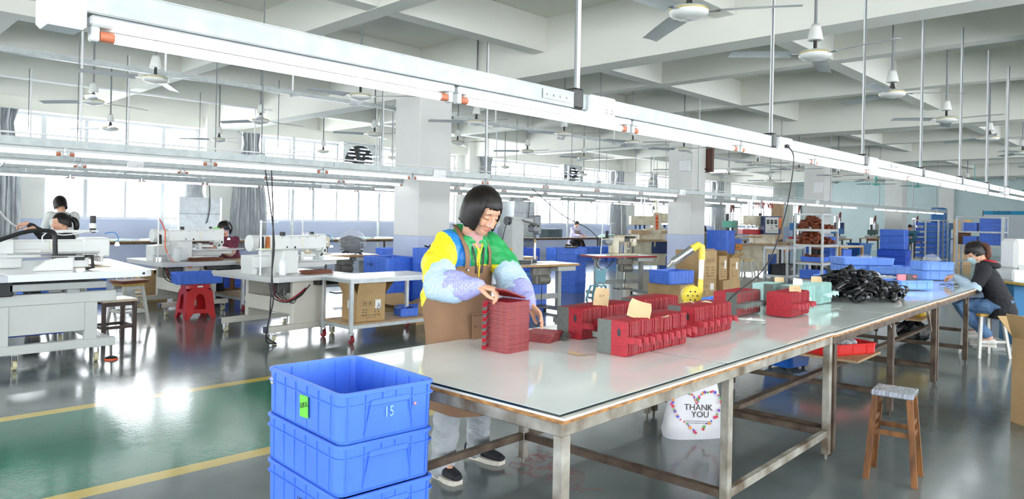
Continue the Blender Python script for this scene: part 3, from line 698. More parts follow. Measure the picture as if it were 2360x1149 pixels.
def cover_row(n, x, y, rz, pitch, kind, colour, where, th=0.0105, strap_side=-1, strap_every=2, seed=0, strap_m=None, first_strap=None):
    """a row of upright covers starting at world x,y (centre of the front face), running along +x"""
    rnd = random.Random(seed)
    key = (kind, colour, th)
    base = felt_red if colour == 'red' else felt_mint; edge = felt_red2 if colour == 'red' else felt_mint2
    if key not in COVM:
        COVM[key] = cover_mesh(kind, th).mesh('folder_cover', [base, felt_grey, slotm, edge, linem])
    sk = (colour, strap_side, strap_m.name if strap_m else '')
    if sk not in COVM: COVM[sk] = strap_mesh(strap_side, th).mesh('strap', strap_m or base)
    lab = '%s folder cover, %%s from the front of the row %s' % ('dark red' if colour == 'red' else 'mint green', where)
    c, s = cos(rz), sin(rz); d = 0.0; yo = 0.0
    for i in range(n):
        yo = 0.7*yo+rnd.uniform(-0.003, 0.003)+(0.004 if i % 9 == 0 else 0)
        px, py = x+d*c-yo*s, y+d*s+yo*c
        o = put('folder_cover', COVM[key], None, (px, py, TZ+0.0005), rz+rnd.uniform(-0.012, 0.012), lab % nth(i+1), 'folder', '%s covers in the row %s' % (colour, where))
        o.rotation_euler[1] = rnd.uniform(0.0, 0.03) if i < n-1 else 0
        if i == 0: o.rotation_euler = (0, 0, rz)
        if (i % strap_every == 0) or (first_strap and i == 0):
            st = put('strap', COVM[sk], o)
            st.location = (0, 0, rnd.uniform(-0.004, 0.004))
        d += pitch*(1+rnd.uniform(-0.12, 0.12))
def cp(px, py, z=0.94): 
    q = spot(px, py, z); return q
R_ = TAr
cover_row(38, 2.79, 2.03, R_, 0.0150, 'split', 'red', 'nearest the camera', strap_every=4, seed=3)
cover_row(34, 3.00, 2.47, R_, 0.0155, 'split', 'red', 'beside the standing woman', strap_every=6, seed=4)
cover_row(26, 3.66, 2.51, R_, 0.0155, 'split', 'red', 'before the blower base', strap_every=50, seed=5)
cover_row(30, 3.56, 2.11, R_, 0.0150, 'split', 'red', 'directly behind the nearest row', strap_every=5, seed=6)
cover_row(24, 4.56, 2.37, R_, 0.0165, 'rsplit', 'red', 'crossed by the black cable', strap_every=3, seed=7, strap_m=felt_grey)
cover_row(24, 4.85, 2.12, R_, 0.0150, 'plain', 'red', 'with the plain red face', strap_every=4, seed=8)
cover_row(15, 5.45, 2.51, R_, 0.0165, 'rsplit', 'mint', 'back left of the mint', strap_every=50, seed=9)
cover_row(16, 5.42, 2.27, R_, 0.0165, 'split', 'mint', 'middle of the mint', strap_every=50, seed=10)
cover_row(14, 5.86, 2.30, R_, 0.0170, 'plain', 'mint', 'back right of the mint', strap_every=4, seed=11)
# grey straps reaching left from the two near rows
for (x, y, lb) in ((2.80, 2.03, 0), (3.02, 2.47, 1)): pass
for o in [q for q in bpy.data.objects if q.name.startswith('folder_cover')]:
    pass
def left_strap(row_first, sm):
    put('strap', sm, row_first)
sm_g = MB().loft([[(x-0.004, yy, z-0.013), (x+0.004, yy, z-0.013), (x+0.004, yy, z+0.013), (x-0.004, yy, z+0.013)] for (x, yy, z) in [(0, CW/2-0.004, 0.086), (0.0, CW/2+0.02, 0.086), (0.006, CW/2+0.034, 0.086), (0.012, CW/2+0.04, 0.086)]], 0, False).mesh('strap', felt_grey)
_rows = {}
for o in bpy.data.objects:
    if o.name.startswith('folder_cover') and o.get('group'): _rows.setdefault(o['group'], []).append(o)
for gname in ('red covers in the row nearest the camera', 'red covers in the row beside the standing woman'):
    first = min(_rows[gname], key=lambda o: o.location.x); put('strap', sm_g, first)['label'] = 'grey strap end'

# the tall flat pile in front of the woman, and the low fanned pile
flatm = cover_mesh('none', 0.0062)
flat = flatm.mesh('folder_cover', [felt_red, felt_grey, slotm, felt_red2, linem])
tabm = MB(); tabm.loft([[(x, y-0.011, z), (x, y+0.011, z), (x, y+0.011, z+0.0022), (x, y-0.011, z+0.0022)] for x, y, z in ((0.0, 0.0, 0.0), (0.012, 0.0, 0.002), (0.026, 0.0, -0.008), (0.044, 0.0, -0.020))], 0, False)
tab_g = tabm.mesh('strap', felt_grey); tab_r = tabm.mesh('strap', felt_red)
rnd = random.Random(5)
NP = 36; PZ = 0.0068
for i in range(NP):
    o = put('folder_cover', flat, None, (2.485+rnd.uniform(-0.002, 0.002), 2.455+rnd.uniform(-0.002, 0.002), TZ+0.0034+i*PZ), None, 'dark red folder cover, %s from the top of the tall flat pile' % nth(NP-i), 'folder', 'red covers in the tall flat pile')
    M = Matrix.Rotation(R_+rnd.uniform(-0.015, 0.015), 4, 'Z') @ Matrix.Rotation(pi/2, 4, 'Y') @ Matrix.Translation((0, 0, -CH/2))
    o.matrix_world = Matrix.Translation(o.location) @ M
    if i % 5 in (1, 2, 4) and i > 2:
        s_ = put('strap', tab_g if i % 5 == 2 else tab_r, o)
        s_.matrix_world = Matrix.Translation((2.405, 2.50, TZ+0.005+i*PZ)) @ Matrix.Rotation(RD(200), 4, 'Z')
PTOP = TZ+NP*PZ
for i in range(6):
    o = put('folder_cover', flat, None, None, None, 'dark red folder cover, %s from the top of the low pile behind the tall pile' % nth(6-i), 'folder', 'red covers in the low pile')
    M = Matrix.Rotation(R_+0.25+0.02*i, 4, 'Z') @ Matrix.Rotation(pi/2, 4, 'Y') @ Matrix.Translation((0, 0, -CH/2))
    o.matrix_world = Matrix.Translation((2.83+0.004*i, 2.53, TZ+0.0034+i*0.0075)) @ M
    s_ = put('strap', tab_g, o)
    s_.matrix_world = Matrix.Translation((2.90+0.006*i, 2.46, TZ+0.006+i*0.0075)) @ Matrix.Rotation(RD(-45), 4, 'Z')
# the cover she is lifting
held = put('folder_cover', flat, None, None, None, 'dark folder cover being lifted off the tall pile by the woman', 'folder')
held.matrix_world = Matrix.Translation((2.475, 2.468, PTOP+0.036)) @ Matrix.Rotation(R_, 4, 'Z') @ Matrix.Rotation(RD(18), 4, 'Y') @ Matrix.Rotation(pi/2, 4, 'Y') @ Matrix.Translation((0, 0, -CH/2))

# paper slips standing / lying on the rows
def slip(label, p, w_, h_, rot, m=kraft, curl=0.01, corner=0.25, body=None):
    mb = MB(); n = 6; rows_ = []
    for j in range(4):
        v = j/3; rows_.append([((u_/n-0.5)*w_*(1-corner*(v > 0.9)*0.6), curl*sin(pi*u_/n)+curl*0.6*v*v, v*h_) for u_ in range(n+1)])
    vs = [q for r in rows_ for q in r]; fs = [(j*(n+1)+i, j*(n+1)+i+1, (j+1)*(n+1)+i+1, (j+1)*(n+1)+i) for j in range(3) for i in range(n)]
    o = len(vs); vs2 = [(x, y+0.0008, z) for x, y, z in vs]
    mb.add(vs, fs, 0, True); mb.add(vs2, [f[::-1] for f in fs], 0, True)
    t = mb.build('paper_slip', m, None, loc=p, rot=rot, label=label, cat='label')
    if body: text(body, h_*0.2, brown_ink, t, facing((0, -0.001, h_*0.55), (0, -1, 0)), 'handwriting', 0.0002)
    return t
slip('kraft paper slip standing on the red row beside the woman', (3.2, 2.42, 0.938), 0.085, 0.10, (0, 0.1, RD(-50)), body='5·7')
slip('kraft paper slip leaning on the red row nearest the camera', (2.95, 2.0, 0.937), 0.115, 0.10, (-0.5, 0.28, RD(-50)))
slip('pale cream slip lying flat on the red row nearest the camera', (3.08, 1.98, 0.941), 0.12, 0.06, (-1.45, 0, RD(-70)), cream_paper)
slip('small kraft slip with handwriting lying flat on the glass', (2.64, 2.13, TZ+0.012), 0.10, 0.05, (-1.5, 0, RD(-75)), body='K O')
slip('kraft slip standing on the farthest red row', (5.0, 2.07, 0.938), 0.085, 0.045, (-0.1, 0, RD(-45)), body='2·5cm')
slip('kraft slip standing on the back left mint row', (5.72, 2.5, 0.938), 0.08, 0.04, (-0.1, 0, RD(-45)))
slip('kraft slip standing on the back right mint row', (5.98, 2.30, 0.938), 0.09, 0.05, (-0.1, 0, RD(-45)))
slip('white card with big handwritten letters on the middle mint row', (5.55, 2.28, 0.938), 0.075, 0.055, (-0.15, 0.1, RD(-45)), paper, body='T9CM')
slip('cream slip curled on the red row before the blower', (3.80, 2.12, 0.941), 0.13, 0.07, (-1.4, 0, RD(-30)), cream_paper)
slip('small white slip lying on the glass before the belt heap', (5.75, 2.05, TZ+0.010), 0.08, 0.04, (-1.5, 0, RD(-60)), paper)
# notepad with pen
t = thing('notepad', 'white notepad sheet with a pen lying on the glass', 'notepad', (4.55, 2.16, TZ), RD(-50))
MB().box(-0.10, 0.06, -0.05, 0.05, 0, 0.003).build('sheet', paper, t)
t = thing('ballpoint_pen', 'clear and blue ballpoint pen lying on the notepad', 'pen', (4.50, 2.17, TZ+0.008), RD(10))
MB().cyl((-0.05, 0, 0), (0.05, 0, 0), 0.004, n=8).build('barrel', white_pl, t); MB().cyl((0.05, 0, 0), (0.072, 0, 0), 0.004, 0.001, n=8).build('tip', mat('pen_blue', (50, 90, 200), 0.3), t)
# long shallow trays of pale blue behind the red rows
crate('long shallow blue tray behind the red covers by the blower', (5.1, 2.72, TZ), R_+RD(90), L=0.5, W=0.26, H=0.05, m=crate_p, nl=3, handle=False, cat='tray', name='plastic_tray')

# ---------------------------------------------------------------- yellow blower with angled steel nozzle
t = thing('hot_air_blower', 'yellow blower with round vented housing, pole and angled steel nozzle', 'blower', (4.74, 2.74, TZ), RD(-45))
yel = mat('yellow_enamel', (240, 214, 74), 0.35, var=0.06, scale=14)
FR = Matrix.Rotation(pi/2, 4, 'X')
h = MB(); h.lathe([(0.05, -0.05), (0.085, -0.045), (0.09, 0.0), (0.086, 0.02), (0.073, 0.025), (0.068, 0.032), (0.045, 0.036), (0.012, 0.036)], 28, 0, True, TR(0, 0, 0.115) @ FR)
h.box(-0.075, 0.075, -0.045, 0.05, 0.0, 0.02, 0, 0.006); h.loft([[(x*k, y, z) for x, y in ((-1, -0.03), (1, -0.03), (1, 0.04), (-1, 0.04))] for k, z in ((0.07, 0.015), (0.062, 0.1))], 0, False)
h.build('housing', yel, t)
v = MB()
for i in range(7):
    a = 2*pi*i/7+pi/2 if i else 0; r = 0.042 if i else 0
    a = 2*pi*i/6
    cx_, cz_ = (0.042*cos(a), 0.042*sin(a)) if i < 6 else (0, 0)
    v.lathe([(0.0075 if i < 6 else 0.006, 0.0365), (0.0075 if i < 6 else 0.006, 0.038)], 8, 0, False, TR(cx_, 0, 0.115+cz_) @ FR)
v.build('vent_holes', ink, t, kind='stuff')
MB().tube([(0.055, 0.0, 0.09), (0.075, 0.0, 0.15), (0.078, 0, 0.26)], [0.028, 0.026, 0.022], 12).build('neck', yel, t)
MB().cyl((0.078, 0, 0.26), (0.083, 0, 0.44), 0.022, 0.024, n=14).build('pole', mat('pole_pale_metal', (232, 234, 236), 0.3, metal=0.3), t)
MB().tube([(0.083, 0, 0.43), (0.085, 0, 0.50), (0.082, 0, 0.545), (0.055, 0, 0.56), (0.0, 0, 0.525), (-0.02, 0, 0.51)], [0.028, 0.028, 0.028, 0.029, 0.033, 0.036], 14).build('elbow', yel, t)
nz = MB().tube([(-0.005, 0, 0.52), (-0.03, 0, 0.503), (-0.16, 0, 0.41), (-0.175, 0, 0.40), (-0.185, 0, 0.39), (-0.22, 0, 0.365)], [0.04, 0.036, 0.036, 0.033, 0.019, 0.018], 18)
nz.build('nozzle', steel, t); t.scale = (0.85, 0.85, 0.85)

# ---------------------------------------------------------------- heap of black strap coils
strap_b = mat('glossy_black_strap', (24, 25, 28), 0.3, var=0.3, scale=30, spec=0.6)
loops = []
for v_ in range(4):
    m = MB(); rn = random.Random(v_); R0 = 0.044+0.009*v_; n = 18; rings = []
    for i in range(n+1):
        a = 2*pi*i/n*(0.92 if v_ % 2 else 1.0); rx = R0*(1+0.15*sin(2*a+v_)); 
        for_ = [(rx*cos(a)*1.25, -0.021, rx*0.72*sin(a)), (rx*cos(a)*1.25, 0.021, rx*0.72*sin(a)), ((rx-0.006)*cos(a)*1.25, 0.021, (rx-0.006)*0.72*sin(a)), ((rx-0.006)*cos(a)*1.25, -0.021, (rx-0.004)*0.72*sin(a))]
        rings.append(for_)
    m.loft(rings, 0, True, True); loops.append(m.mesh('black_strap', strap_b))
rnd = random.Random(12)
for i in range(150):
    a = rnd.uniform(0, 2*pi); rr = sqrt(rnd.random())
    lx, ly = 4.98+0.62*rr*cos(a), 0.58+0.36*rr*sin(a)
    hz_ = 0.22*max(0.0, 1-rr**1.6)
    z = TZ+0.035+rnd.uniform(0.2, 1.0)*hz_
    o = put('black_strap', loops[i % 4], None, tw(lx, ly, z), None, 'glossy black strap coiled in the black heap on the glass table', 'strap', 'black straps in the heap')
    o.rotation_euler = (rnd.uniform(-0.9, 0.9), rnd.uniform(-0.5, 0.5), rnd.uniform(0, pi)); o.scale = (1, 1, 1)
# strap tails lying flat to the right of the heap
for i in range(14):
    a = rnd.uniform(-0.5, 0.35); p = tw(5.45+rnd.uniform(-0.1, 0.15), 0.35+0.045*i*0.9+rnd.uniform(-.03, .03), TZ+0.01+0.004*(i % 4)); L = rnd.uniform(0.25, 0.5)
    m = MB(); pts = [(L*k/6, 0.03*sin(k*1.1+i), 0.012*abs(sin(k*0.9+i))) for k in range(7)]
    m.tube(pts, 0.011, 6, 0, True, True, None, False, 0.25)
    o = m.build('loose_strap', strap_b, None, loc=p, rz=a, label='thin black strap lying loose beside the coiled black heap', cat='strap', group='loose straps right of the heap')

# things on the far table
crate('pale blue tray before the seated worker on the table edge', tw(6.36, 0.47, TZ), R_+RD(55), L=0.42, W=0.27, H=0.095, m=crate_p, nl=3, handle=False, cat='tray', name='plastic_tray')
crate('shallow pale blue tray behind the black strap heap', tw(6.35, 1.12, TZ), R_+RD(50), L=0.5, W=0.33, H=0.09, m=crate_p, nl=3, handle=False, cat='tray', name='plastic_tray')
for i, (x, y, z, lb) in enumerate(((8.6, 1.55, 0.0, 'lowest'), (8.62, 1.57, 0.105, 'upper'), (8.75, 1.28, 0.0, 'rear'))):
    crate('%s pale blue crate in the cluster at the far table end' % lb, tw(x, y, TZ+z), R_+RD(45), L=0.72, W=0.42, H=0.10, m=crate_p, nl=5, handle=False, cat='crate')
for i, lb in enumerate(('lower', 'upper')):
    crate('%s pale blue tray in front of the seated worker' % lb, tw(8.15, 0.62, TZ+0.11*i), R_+RD(50), L=0.42, W=0.28, H=0.105, m=crate_p, nl=3, handle=False, cat='tray', name='plastic_tray')
pb = MB()
for i in range(12):
    y = -0.08+0.015*i; pb.tube([(-0.45+rnd.uniform(-.06, .04), y, 0.02+0.05*rnd.random()+0.02), (-0.1, y*0.6, 0.045+0.01*(i % 3)), (0.12, y*0.5, 0.045+0.01*(i % 3)), (0.45+rnd.uniform(-.05, .05), y*1.2, 0.018)], [0.012, 0.016, 0.016, 0.012], 6, 0, True, True, None, False, 0.5)
t = thing('strap_bundle', 'bundle of long black straps tied with a white band', 'straps', tw(7.1, 1.0, TZ+0.0), R_+RD(-38))
pb.build('straps', strap_b, t, kind='stuff'); MB().tube([(0.02, 0.1*cos(a), 0.05+0.055*sin(a)) for a in [2*pi*i/14 for i in range(14)]], 0.008, 6, closed=True).build('white_band', white_pl, t)
# brown fluffy tassel
fl = MB()
for i in range(160):
    u_ = rnd.random(); a = rnd.uniform(-1.2, 1.2); x = -0.28+0.56*u_; hgt = 0.03+0.045*u_
    fl.add([(x, 0.03*sin(a), 0.0), (x+0.012, 0.03*sin(a), 0), (x+0.04+0.03*rnd.random(), 0.075*sin(a), hgt*cos(a)+0.01)], [(0, 1, 2), (2, 1, 0)])
fl.tube([(-0.3, 0, 0.015), (0.28, 0, 0.03)], [0.015, 0.03], 8)
fl.build('fur_tassel', mat('ginger_fur', (190, 128, 66), 0.8, c2=(140, 80, 34), scale=30), None, loc=tw(6.0, 0.95, TZ), rz=R_+RD(-15), label='ginger brown fluffy trim lying behind the black heap', cat='trim')
# crumpled clear bag
def crumple(label, p, r, rz=0, m=film, seed=1, name='plastic_bag', cat='bag', n=16, amp=0.16):
    rn = random.Random(seed); mb = MB(); rings = []; k = 9
    for i in range(k):
        a = 0.1+(pi-0.2)*i/(k-1)
        rings.append([(r[0]*sin(a)*cos(2*pi*j/n)*(1+rn.uniform(-amp, amp)), r[1]*sin(a)*sin(2*pi*j/n)*(1+rn.uniform(-amp, amp)), max(0.001, r[2]*(1-cos(a))*(1+rn.uniform(-amp, amp)*.7))) for j in range(n)])
    mb.loft(rings, 0, False)
    return mb.build(name, m, None, loc=p, rz=rz, label=label, cat=cat)
silv = mat('silvery_film', (214, 218, 222), 0.22, metal=0.35, var=0.15, scale=22)
crumple('crumpled silvery clear plastic sheet lying behind the pale tray', tw(6.75, 0.8, TZ), (0.26, 0.14, 0.045), R_-0.3, silv, 3, 'plastic_sheet', 'plastic sheet')
crumple('clear plastic bag lying in the upper pale tray', tw(8.15, 0.62, TZ+0.2), (0.13, 0.09, 0.05), 0.3, film, 4)
crumple('clear plastic bag lying in the pale crate cluster at the table end', tw(8.5, 1.5, TZ+0.19), (0.12, 0.09, 0.03), 0.3, film, 5)
# pink and grey wallet box
t = thing('display_wallet', 'pink and dark grey wallet standing in the pale tray', 'wallet', tw(6.44, 0.50, TZ+0.012), R_+RD(-38))
MB().box(-0.11, -0.01, -0.012, 0.012, 0, 0.13, 0, 0.004).build('pink_half', mat('pink_leather', (222, 130, 140), 0.5), t)
MB().box(-0.008, 0.12, -0.013, 0.013, 0, 0.13, 0, 0.004).build('grey_half', mat('charcoal_leather', (72, 66, 70), 0.5), t)
MB().prism(rrect(0.045, 0.018, 0.008, 3), 0, 0.002, 0, facing((0.085, -0.0145, 0.108), (0, -1, 0))).build('oval_badge', mat('badge_pink', (220, 90, 110), 0.5), t)
MB().box(-0.15, 0.17, -0.09, 0.09, 0, 0.015, 0, 0.002).build('mint_folder', felt_mint, None, loc=tw(6.95, 0.72, TZ), rz=R_-0.1, label='mint green folder lying behind the silvery sheet', cat='folder')
for i in range(9):
    m = MB(); m.tube([(0.1*k/5-0.05, 0.02*sin(k+i), 0.004+0.006*(i % 3)) for k in range(6)], 0.006, 6, 0, True, True, None, False, 0.4)
    m.build('strap_piece', strap_b, None, loc=tw(7.05+0.09*(i % 5), 0.22+0.07*(i//5), TZ), rz=i*0.7, label='short black strap piece lying before the seated worker', cat='strap', group='short strap pieces before the seated worker')
# desk side power cable dropping from the track onto the table
t = thing('power_cable', 'thin black cable hanging from the track socket to the red covers', 'cable', (0, 0, 0))
pts = [(4.97, 2.135, 1.97), (5.02, 2.11, 1.90), (5.01, 2.12, 1.7), (4.95, 2.14, 1.45), (4.86, 2.18, 1.2), (4.74, 2.22, 1.06), (4.62, 2.27, 0.975), (4.48, 2.30, 0.90), (4.36, 2.33, 0.80), (4.25, 2.36, 0.785), (4.12, 2.45, 0.782)]
def smooth(pts, k=5):
    pts = [V3(p) for p in pts]; out = []
    for i in range(len(pts)-1):
        p0, p1, p2, p3 = pts[max(i-1, 0)], pts[i], pts[i+1], pts[min(i+2, len(pts)-1)]
        for j in range(k):
            u_ = j/k; out.append(0.5*((2*p1)+(-p0+p2)*u_+(2*p0-5*p1+4*p2-p3)*u_*u_+(-p0+3*p1-3*p2+p3)*u_**3))
    return out+[pts[-1]]
MB().tube(smooth(pts), 0.0045, 6).build('cord', black, t); MB().box(4.94, 4.98, 2.12, 2.14, 1.955, 1.98, 0, 0.005).build('plug', black, t)
# ---------------------------------------------------------------- sewing machines on the left
def cables(t, paths, r=0.006, m=None, name='cable'):
    for p in paths: MB().tube(smooth(p, 4), r, 6).build(name, m or black, t)
def spool(parent, x, y, z, m, h=0.14, r=0.03):
    o = MB().lathe([(r*0.95, 0), (r, 0.006), (r*0.85, h*0.85), (r*0.5, h*0.95)], 14, 0, True, TR(x, y, z)).build('thread_spool', m, parent)
    MB().lathe([(r*1.1, -0.003), (r*1.1, 0.002), (0.01, 0.003)], 12, 0, True, TR(x, y, z)).build('spool_base', mat('spool_yellow', (226, 220, 90), 0.5), o); return o
thr_b = mat('black_thread', (30, 32, 38), 0.6, bump=0.3, bscale=200); thr_o = mat('orange_brown_thread', (176, 100, 48), 0.6); 
def thread_stand(t, x, y, z0, h, arm=0.25, spools=(), ang=0.0):
    MB().cyl((x, y, z0), (x, y, z0+h), 0.011, n=8).build('stand_pole', white_pl, t)
    q = MB().cyl((x-0.02*cos(ang), y-0.02*sin(ang), z0+h-0.02), (x+arm*cos(ang), y+arm*sin(ang), z0+h-0.03), 0.006, n=6)
    for k in (0.6, 1.0): q.tube([(x+arm*k*cos(ang), y+arm*k*sin(ang), z0+h-0.03), (x+arm*k*cos(ang), y+arm*k*sin(ang), z0+h)], 0.008, 6)
    q.build('thread_guide_arm', white_pl, t)
    if spools:
        zs = z0+spools[0][2]-0.015
        MB().lathe([(0.10, 0), (0.11, 0.008), (0.02, 0.010)], 16, 0, True, TR(x+0.07*cos(ang), y+0.07*sin(ang), zs)).build('spool_tray', white_pl, t)
        for dx, dy, dz, m in spools: spool(t, x+dx, y+dy, z0+dz, m)
leatherette = mat('brown_board_sheet', (150, 92, 66), 0.6, var=0.15, scale=8)
def papers(label, p, rz, w_=0.3, l_=0.2, n=6, m=None, seed=0):
    rn = random.Random(seed); t = thing('pattern_boards', label, 'boards', p, rz)
    for i in range(n):
        MB().box(-w_/2, w_/2, -l_/2, l_/2, 0.007*i, 0.007*i+0.004).build('board', m or leatherette, t, loc=(rn.uniform(-.02, .02), rn.uniform(-.02, .02), 0), rz=rn.uniform(-0.08, 0.08))
    return t
def pattern_machine(label, x, y, rz, spools, plate=True, seed=0):
    """programmable pattern sewing machine; local u right along the arm, v away"""
    t = thing('pattern_sewing_machine', label, 'sewing machine', (x, y, 0), rz, 'pattern sewing machines on white stands')
    # stand
    for v in (0.0, 0.98):
        b_ = MB().box(-0.33, 0.62, v-0.04, v+0.04, 0.10, 0.165, 0, 0.004); bo = b_.build('foot_beam', beige, t)
        MB().box(-0.345, -0.33, v-0.042, v+0.042, 0.098, 0.167).build('beam_cap', mat('navy_cap', (34, 44, 74), 0.4), bo)
        for u in (-0.25, 0.55): caster(t, u, v, 0.10, wheel_y, 0.035)
    MB().box(-0.02, 0.42, -0.035, 0.035, 0.165, 0.66, 0, 0.006).build('leg_column', beige, t)
    MB().box(0.02, 0.36, 0.945, 1.015, 0.165, 0.66, 0, 0.006).build('leg_column', beige, t)
    MB().box(0.0, 0.03, 0.035, 0.945, 0.27, 0.44, 0, 0.004).build('cross_panel', beige, t)
    MB().box(0.3, 0.33, 0.035, 0.945, 0.2, 0.62, 0, 0.004).build('rear_panel', beige, t)
    tp = [(-0.36, -0.12), (-0.30, -0.16), (0.72, -0.16), (0.72, 1.12), (-0.36, 1.12)]
    MB().prism(tp, 0.685, 0.72).prism([(-0.35, -0.11), (-0.29, -0.15), (0.71, -0.15), (0.71, 1.11), (-0.35, 1.11)], 0.66, 0.685).build('table_top', mat('pale_grey_laminate', (206, 208, 208), 0.3, var=0.02), t)
    MB().box(0.25, 0.74, -0.14, 0.10, 0.60, 0.655, 0, 0.005).build('drawer_box', blackp, t)
    n_before = set(t.children)
    # machine bed, pillar, arm
    MB().box(-0.30, 0.05, 0.35, 0.62, 0.79, 0.93, 0, 0.012).box(-0.30, -0.24, 0.37, 0.60, 0.72, 0.80, 0).box(-0.02, 0.04, 0.37, 0.6, 0.72, 0.8).build('drive_unit', mwhite, t)
    MB().box(0.16, 1.03, 0.33, 0.60, 0.765, 0.86, 0, 0.015).build('bed', mwhite, t)
    MB().box(0.02, 0.30, 0.12, 0.36, 0.725, 1.0, 0, 0.014).build('control_box', mwhite, t)
    MB().box(0.0, 0.26, 0.36, 0.62, 0.86, 1.0, 0, 0.01).build('pillar', mwhite, t)
    arm = MB().cyl((-0.26, 0.49, 1.07), (0.02, 0.49, 1.07), 0.095, n=22).box(0.0, 0.98, 0.39, 0.59, 0.985, 1.155, 0, 0.016).box(0.9, 1.12, 0.40, 0.58, 0.96, 1.17, 0, 0.018)
    arm.loft([[(0.95, yy, 0.96), (1.06, yy, 0.96), (1.12, yy, 0.99), (1.12, yy, 0.985)] for yy in (0.42, 0.56)], 0, False)
    ao = arm.build('arm', mwhite, t)
    d = MB()
    for i in range(6): d.cyl((0.08+0.16*i, 0.388, 1.13), (0.08+0.16*i, 0.392, 1.13), 0.006, n=8)
    for u_, z_, r_ in ((0.48, 1.015, 0.014), (0.33, 1.02, 0.010)): d.cyl((u_, 0.382, z_), (u_, 0.392, z_), r_, n=10)
    d.build('screw_heads', ink, ao, kind='stuff')
    MB().box(0.60, 0.65, 0.382, 0.392, 1.03, 1.12, 0, 0.004).box(0.62, 0.63, 0.38, 0.384, 1.045, 1.06, 0).box(0.62, 0.63, 0.38, 0.384, 1.085, 1.1, 0).build('oil_window', mat('oil_window', (226, 226, 210), 0.2), ao)
    hd = MB().box(0.99, 1.09, 0.41, 0.57, 0.86, 0.97, 0, 0.012).cyl((1.04, 0.40, 0.97), (1.04, 0.36, 0.97), 0.042, n=18); ho = hd.build('needle_head', mwhite, t)
    MB().cyl((1.04, 0.355, 0.97), (1.04, 0.362, 0.97), 0.02, n=12).cyl((1.04, 0.40, 0.93), (1.0, 0.40, 0.91), 0.012, n=8).build('tension_disc', dsteel, ho)
    MB().cyl((1.03, 0.45, 0.79), (1.03, 0.45, 0.87), 0.006, n=8).cyl((1.06, 0.45, 0.80), (1.06, 0.45, 0.87), 0.008, n=8).box(1.02, 1.07, 0.44, 0.47, 0.8, 0.808).build('needle_bar', steel, ho)
    MB().box(0.24, 0.30, 0.39, 0.45, 1.155, 1.20, 0, 0.006).box(0.84, 0.88, 0.43, 0.47, 1.17, 1.20, 0).build('motor_cap', black, t)
    MB().box(0.50, 0.86, 0.36, 0.40, 0.90, 0.93, 0, 0.004).box(0.55, 0.62, 0.34, 0.40, 0.87, 0.96, 0, 0.005).build('clamp_carriage', mwhite, t)
    MB().cyl((0.30, 0.38, 0.94), (0.60, 0.38, 0.94), 0.008, n=8).cyl((0.35, 0.42, 0.90), (0.9, 0.42, 0.90), 0.008, n=8).build('guide_rod', steel, t)
    if plate:
        MB().prism([(0.32, 0.1), (1.22, 0.05), (1.5, 0.30), (1.38, 1.0), (0.42, 1.0), (0.36, 0.62)], 0.868, 0.875).build('work_plate', mat('polished_plate', (226, 232, 236), 0.18, metal=0.2), t)
        MB().prism([(0.32, 0.3), (1.2, 0.28), (1.3, 0.6), (0.4, 0.66)], 0.80, 0.868).build('plate_support', mwhite, t)
    for k_ in [q_ for q_ in t.children if q_ not in n_before]: k_.matrix_local = Matrix.Translation((-0.26, 0, 0)) @ Matrix.Diagonal((0.74, 1, 1, 1)) @ Matrix.Translation((0.26, 0, 0))
    # work lamp
    MB().tube(smooth([(0.76, 0.45, 1.15), (0.81, 0.42, 1.15), (0.84, 0.40, 1.08), (0.83, 0.40, 1.03)], 4), 0.005, 6).build('lamp_neck', mat('lamp_neck_blue', (40, 120, 190), 0.4), t)
    MB().lathe([(0.008, 0.02), (0.022, 0.0), (0.018, -0.004)], 12, 0, True, TR(0.83, 0.40, 1.01)).build('lamp_head', lamp_small, t)
    thread_stand(t, -0.28, 0.22, 0.72, 0.62, 0.28, spools, 0.3)
    # bottle
    MB().lathe([(0.04, 0), (0.042, 0.01), (0.042, 0.13), (0.03, 0.16), (0.016, 0.175), (0.016, 0.195), (0.012, 0.20)], 16, 0, True, TR(-0.06, 0.12, 0.72)).build('oil_bottle', white_pl, t)
    # cables under the table
    rn = random.Random(seed)
    cables(t, [[(-0.30+0.02*i, 0.0+0.05*i, 0.66), (-0.28+0.08*i, -0.02, 0.5-0.03*i), (-0.1+0.05*i, -0.03, 0.42+0.02*i), (0.1+0.03*i, -0.045, 0.5+0.03*i), (0.2, 0.0, 0.62)] for i in range(4)])
    cables(t, [[(-0.2, 0.1, 0.66), (-0.22, 0.0, 0.5), (-0.1, -0.04, 0.44), (0.12, -0.04, 0.55), (0.2, 0.02, 0.62)]], 0.009, mat('red_hose', (150, 34, 52), 0.4))
    MB().box(-0.18, -0.02, 0.02, 0.12, 0.52, 0.64, 0, 0.006).cyl((-0.1, 0.02, 0.5), (-0.1, 0.02, 0.56), 0.025, n=10).build('air_regulator', dsteel, t)
    return t
m3 = pattern_machine('pattern sewing machine on white stand beside the tall carton cart', 4.05, 7.42, RD(6), ((0.03, 0.03, 0.30, thr_b), (0.12, 0.05, 0.30, thr_o)))
m2 = pattern_machine('pattern sewing machine behind the red stool, worked by a seated woman', 3.92, 10.2, RD(3), ((0.03, 0.03, 0.24, thr_b),), seed=2)
MB().tube(smooth([(-0.27, 0.22, 1.31), (-0.2, 0.2, 1.15), (-0.22, 0.12, 0.9), (-0.15, 0.0, 0.72), (0.05, -0.1, 0.64)], 5), 0.008, 8).build('air_hose', mat('orange_hose', (226, 92, 50), 0.4), m2)
q = MB()
for i in range(5): q.tube([(0.0+(0.10+0.004*i)*cos(a), -0.175-0.004*i, 0.36+(0.13+0.003*i)*sin(a)) for a in [2*pi*j/24 for j in range(24)]], 0.006, 6, closed=True)
